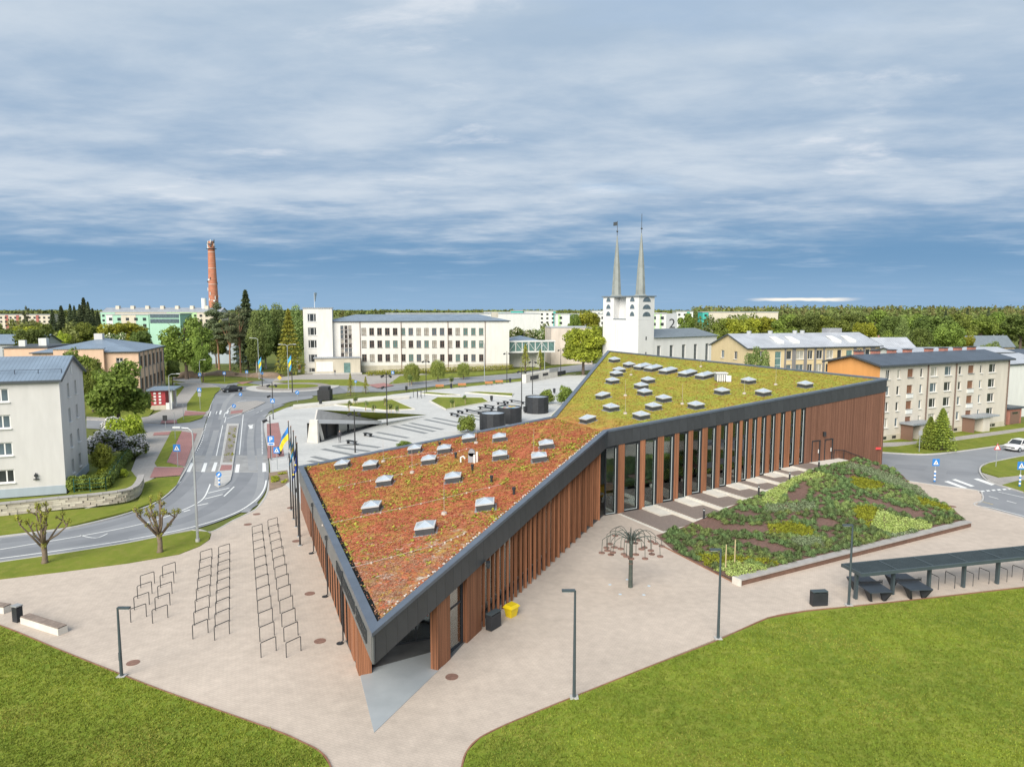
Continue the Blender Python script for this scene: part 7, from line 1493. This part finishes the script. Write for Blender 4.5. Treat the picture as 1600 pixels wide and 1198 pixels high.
# club flags by the roundabout
for px,yb,yt,lab in((410,604,556,'black pole with blue and yellow flag left of the roundabout'),(457,613,553,'black pole with blue and yellow flag in the roundabout')):
    g=G(px,yb); h=at(px,yt,g.y).z-.1; t=thing('banner_pole',lab,'flagpole',(g.x,g.y,.1)); MB().tube([(0,0,0),(0,0,h)],[.12,.08],7).build('pole','pole_black',t)
    for k,cm in enumerate(('flag_sky','flag_yellow','flag_sky')):
        b=MB(); z0=h-.2-k*.9; b.add([(-.05,0,z0),(-.9+.15*k,.2,z0-1.2),(-.9+.2*k,.2,z0-2.0),(-.05,0,z0-.9)],[(0,1,2,3)]); b.build('flag_stripe',cm,t)
# black drums with glass tops, kiosk, plaza benches
for px,yb,dpx,hm,lab in((769,674,41,2.6,'front black drum with glazed blue top'),(796,663,39,2.6,'middle black drum with bright coloured top'),(839.5,647,37,2.9,'rearmost and tallest black drum with glazed top')):
    g=G(px,yb,.1); R_=dpx/2/F_PX*(g.y+2); t=thing('skylight_drum',lab,'drum',(g.x,g.y+R_,.1),.1,'black drums on the plaza'); n=12
    for k in range(n):
        a0_,a1_=2*math.pi*k/n,2*math.pi*(k+1)/n-.01; b=MB(); b.add([(R_*math.cos(a0_),R_*math.sin(a0_),0),(R_*math.cos(a1_),R_*math.sin(a1_),0),(R_*math.cos(a1_),R_*math.sin(a1_),hm),(R_*math.cos(a0_),R_*math.sin(a0_),hm),(R_*.93*math.cos(a0_),R_*.93*math.sin(a0_),0),(R_*.93*math.cos(a1_),R_*.93*math.sin(a1_),0),(R_*.93*math.cos(a1_),R_*.93*math.sin(a1_),hm),(R_*.93*math.cos(a0_),R_*.93*math.sin(a0_),hm)],[(0,1,2,3),(7,6,5,4),(3,2,6,7),(0,3,7,4),(1,5,6,2)]); b.build('side_panel','steel_black',t)
    MB().cyl((0,0,hm-.25),(0,0,hm-.12),R_*.92,n=24).build('glass_top','skylight_glass',t)
    if 'coloured' in lab:
        rr=random.Random(1)
        for k in range(9): a=rr.random()*6.28; r=rr.uniform(.2,.8)*R_*.85; x,y=math.cos(a)*r,math.sin(a)*r; MB().cyl((x,y,hm-.119),(x,y,hm-.10),.32,n=8).build('coloured_spot',('sign_yellow','flag_sky','sign_red','green_panel')[k%4],t)
p=G(496,625.5); t=thing('kiosk','black ribbed ventilation kiosk on the plaza edge','kiosk',(p.x,p.y,.1)); w=19/F_PX*(p.y+2); MB().box(0,w,0,w,0,2.1).build('body','steel_black',t); MB().box(w*.12,w*.88,.1,w-.1,2.1,2.7).build('top_box','steel_black',t)
for k in range(9): MB().box(w*(k+.2)/9,w*(k+.5)/9,-.05,-.002,.05,2.05).build('rib','pole_black',t)
rgb=random.Random(6)
for k,(a_,b_,lab) in enumerate((((702,649),(714,652),'leftmost on the stripes'),((713,645),(721,647),'small one behind the leftmost'),((725,643),(749,648),'long one right of the leftmost'),((746,639),(769,643),'long one left of the drums'),((755,636),(770,638.5),'small one behind the drums'),((775,632),(789,634),'shorter one near the plaza lamp'),((785,630),(792,631.5),'tiny one near the plaza lamp'),((795,628),(818,632),'farthest long one by the tall drum'),((567,681),(578,683),'small one beside the pavilion'),((540,693),(554,695.5),'at the mouth of the pavilion'))):
    p,q=G(*a_),G(*b_); d=q-p; L_=d.length; t=thing('plaza_bench','black flat plaza bench, '+lab,'bench',(p.x,p.y,.1),math.atan2(d.y,d.x),'black plaza benches'); MB().box(0,L_,0,.55,.40,.48).build('seat','steel_black',t)
    for f_ in(.12,.88): MB().box(L_*f_-.1,L_*f_+.1,.1,.45,0,.4).build('leg','steel_black',t)
for k,(px,py) in enumerate(((687,607),(722,605),(764,602),(780,600))):
    p=G(px,py); t=thing('park_bench','orange slatted park bench on the plaza verge, %s from the left'%ORD[k],'bench',(p.x,p.y,.1),.15,'orange benches'); MB().box(-.95,.95,-.25,.25,.42,.5).build('seat','bench_orange',t); MB().box(-.95,.95,.22,.3,.55,.95).build('backrest','bench_orange',t)
    for x in(-.7,.7): MB().box(x-.05,x+.05,-.2,.25,0,.42).build('leg','steel_black',t)
for px,py,lab in((635,611,'by the road behind the plaza'),(705,607,'between orange benches'),(797,598,'by the plaza lamp before the school'),(501,634,'on the white ledge'),(768,627,'on the plaza between lawn and benches'),(437,712,'beside the crossing sign'),(820,645,'beside the drum lamp'),(866,615,'between the round shrubs')): p=G(px,py); t=thing('litter_bin','small black post bin '+lab,'bin',(p.x,p.y,.1)); MB().cyl((0,0,.25),(0,0,1.05),.26,.3,10).build('body','steel_black',t); MB().cyl((0,0,0),(0,0,.25),.08,n=6).build('foot','steel_black',t); MB().cyl((0,0,1.12),(0,0,1.16),.3,n=10).build('lid','steel_black',t)
# plaza end wall with plaques
a_,b_=G(822,598),G(872,588.5); d=b_-a_; t=thing('plaza_end_wall','cream plaza end wall with dark plaques near the corner tree','wall',(a_.x,a_.y,.1),math.atan2(d.y,d.x)); L_=d.length; MB().box(0,L_,0,1.2,0,2.1).build('wall','cast_concrete',t)
for f0,f1,z0,z1,m in((.12,.36,.5,1.5,'steel_black'),(.5,.66,1.,1.6,'steel_black'),(.7,1.0,1.6,2.6,'sign_grey'),(.98,1.25,.3,1.4,'steel_black')): MB().box(L_*f0,L_*f1,-.12,-.005,z0,z1).build('plaque',m,t)
# dirt heaps and barriers of the road works
for px,py,w,h,lab in((296,589,7.,1.6,'left brown soil heap at the road works'),(345,586,10.,1.3,'middle sandy soil heap at the road works'),(415,587,9.,1.1,'right sandy soil heap at the road works')):
    p=G(px,py); b=MB(); b.ico((0,0,0),1,3,(w/2,w/3.5,h),0,.12); tag(b.build('soil_heap','dirt',None,True,(p.x,p.y,.05)),lab,'soil heap')
p=G(468,582); t=thing('info_post','orange and white info post before the school trees','sign',(p.x,p.y,.1)); MB().box(-.4,.4,-.12,.12,0,2.6).build('panel','frame_white',t); MB().box(-.41,.41,-.135,-.125,.9,2.3).build('poster','bench_orange',t)
# ---- cars
def car(loc,ang,paint,label):
    t=thing('parked_car' if 'parked' in label else 'car',label,'car',loc,ang)
    st=[(-2.2,.45,.62,.70),(-2.1,.28,.80,.80),(-1.5,.22,.90,.86),(-.6,.2,.94,.88),(.6,.2,.95,.88),(1.5,.22,.98,.86),(2.1,.28,.97,.80),(2.2,.45,.80,.70)]
    vs=[];fs=[]
    for x,zl,zt,w in st: vs+=[(x,-w*.92,zl),(x,-w,zl+.2),(x,-w,zt-.14),(x,-w*.88,zt),(x,w*.88,zt),(x,w,zt-.14),(x,w,zl+.2),(x,w*.92,zl)]
    n=8
    for k in range(len(st)-1):
        for i in range(n): j=(i+1)%n; fs.append((k*n+i,k*n+j,(k+1)*n+j,(k+1)*n+i))
    fs+=[tuple(range(n-1,-1,-1)),tuple(range((len(st)-1)*n,len(st)*n))]; MB().add(vs,[f[::-1] for f in fs]).build('body',paint,t,True)
    cab=[(-1.05,.90,.80),(-.45,1.42,.64),(.75,1.46,.64),(1.65,1.0,.76)]; 
    vs=[];
    for x,z,w in cab: vs+=[(x,-w,z),(x,w,z)]
    lo=[(-1.05,.86,.80),(-.45,.88,.82),(.75,.90,.82),(1.65,.92,.78)]
    for x,z,w in lo: vs+=[(x,-w,z),(x,w,z)]
    MB().add(vs,[(0,1,3,2),(4,5,7,6),(0,2,10,8),(2,4,12,10),(4,6,14,12),(1,9,11,3),(3,11,13,5),(5,13,15,7)]).build('windows','pane_dark',t)
    MB().add([(-.48,-.65,1.425),(.8,-.65,1.465),(.8,.65,1.465),(-.48,.65,1.425),(-.48,-.65,1.45),(.8,-.65,1.49),(.8,.65,1.49),(-.48,.65,1.45)],[(3,2,1,0),(4,5,6,7),(0,1,5,4),(1,2,6,5),(2,3,7,6),(3,0,4,7)]).build('roof',paint,t)
    b=MB()
    for s in(-1,1):
        for p_,q_ in(((-1.05,.80,.90),(-.46,.65,1.43)),((.78,.65,1.46),(1.65,.77,1.0)),((.15,.645,1.45),(.2,.82,.92))): b.bar((p_[0],s*p_[1],p_[2]),(q_[0],s*q_[1],q_[2]),.07,.05)
    b.build('pillar',paint,t)
    for x in(-1.32,1.3):
        for s in(-1,1):
            w=MB().cyl((x,s*.70,.32),(x,s*.90,.32),.32,n=18).build('wheel','letter',t); MB().cyl((x,s*.90,.32),(x,s*.915,.32),.20,n=14).build('rim','pole_silver',w)
    for s in(-1,1): MB().box(-2.19,-2.02,s*.62-.16,s*.62+.16,.60,.74).build('headlight','lens',t); MB().box(2.04,2.21,s*.64-.13,s*.64+.13,.66,.84).build('tail_light','sign_red',t); MB().box(-.75,-.6,s*.9-.1,s*.9+.1,.92,1.04).build('mirror',paint,t)
    MB().box(-2.225,-2.19,-.26,.26,.42,.53).build('number_plate','sign_white',t); MB().box(-2.215,-2.15,-.5,.5,.56,.66).build('grille','letter',t)
mat('paint_black',(.02,.021,.024),.2,spec=.6); mat('paint_white',(.70,.70,.70),.25,spec=.6)
p=G(362,612,.02); car((p.x,p.y,.01),.78+.0,'paint_black','black car leaving the roundabout on the left'); p=G(1592,703,.02); car((p.x,p.y,.01),.42,'paint_white','white car on the side road at the right edge')
# ---- people far off
def person(px,py,h,top,leg,label):
    vs=[(0,0,.95),(0,0,1.2),(0,0,1.42),(0,0,1.52),(0,-.01,1.66),(.1,0,.9),(.12,-.03,.5),(.12,.03,.07),(.12,-.13,.04),(-.1,0,.9),(-.12,.05,.5),(-.12,.12,.07),(-.12,-.04,.04),(.19,0,1.4),(.24,.02,1.15),(.22,-.08,.92),(-.19,0,1.4),(-.24,.02,1.15),(-.22,-.08,.92)]
    ed=[(0,1),(1,2),(2,3),(3,4),(0,5),(5,6),(6,7),(7,8),(0,9),(9,10),(10,11),(11,12),(2,13),(13,14),(14,15),(2,16),(16,17),(17,18)]
    rad=[.14,.14,.15,.055,.095,.1,.065,.045,.04,.1,.065,.045,.04,.065,.05,.035,.065,.05,.035]
    me=bpy.data.meshes.new('person'); me.from_pydata(vs,ed,[]); o=bpy.data.objects.new('person_build',me); C.objects.link(o); sk=o.modifiers.new('skin','SKIN'); 
    for v,r in zip(me.skin_vertices[0].data,rad): v.radius=(r,r*.85)
    me.skin_vertices[0].data[0].use_root=True; o.modifiers.new('sub','SUBSURF').levels=1; bpy.context.view_layer.update(); ev=bpy.data.meshes.new_from_object(o.evaluated_get(bpy.context.evaluated_depsgraph_get())); bpy.data.objects.remove(o)
    ev.materials.clear()
    for m in(top,leg,'skin','hair'): ev.materials.append(MT[m])
    for f in ev.polygons: z=f.center.z; f.material_index=(1 if z<.93 else (0 if z<1.5 else (3 if (z>1.66 or f.center.y>.03) else 2)))
    p=G(px,py); o=link('person',ev,None,(p.x,p.y,.1)); o.scale=(h/1.75,)*3; tag(o,label,'person')
mat('skin',(.45,.28,.21),.6); mat('hair',(.06,.04,.03),.8); mat('cloth_dark',(.05,.05,.06),.9); mat('cloth_grey',(.2,.22,.25),.9)
person(523.5,586.5,1.75,'cloth_dark','cloth_grey','person in dark top walking in front of the white school entrance'); person(531,691,1.75,'cloth_dark','cloth_dark','person in dark clothes standing in the pavilion opening')
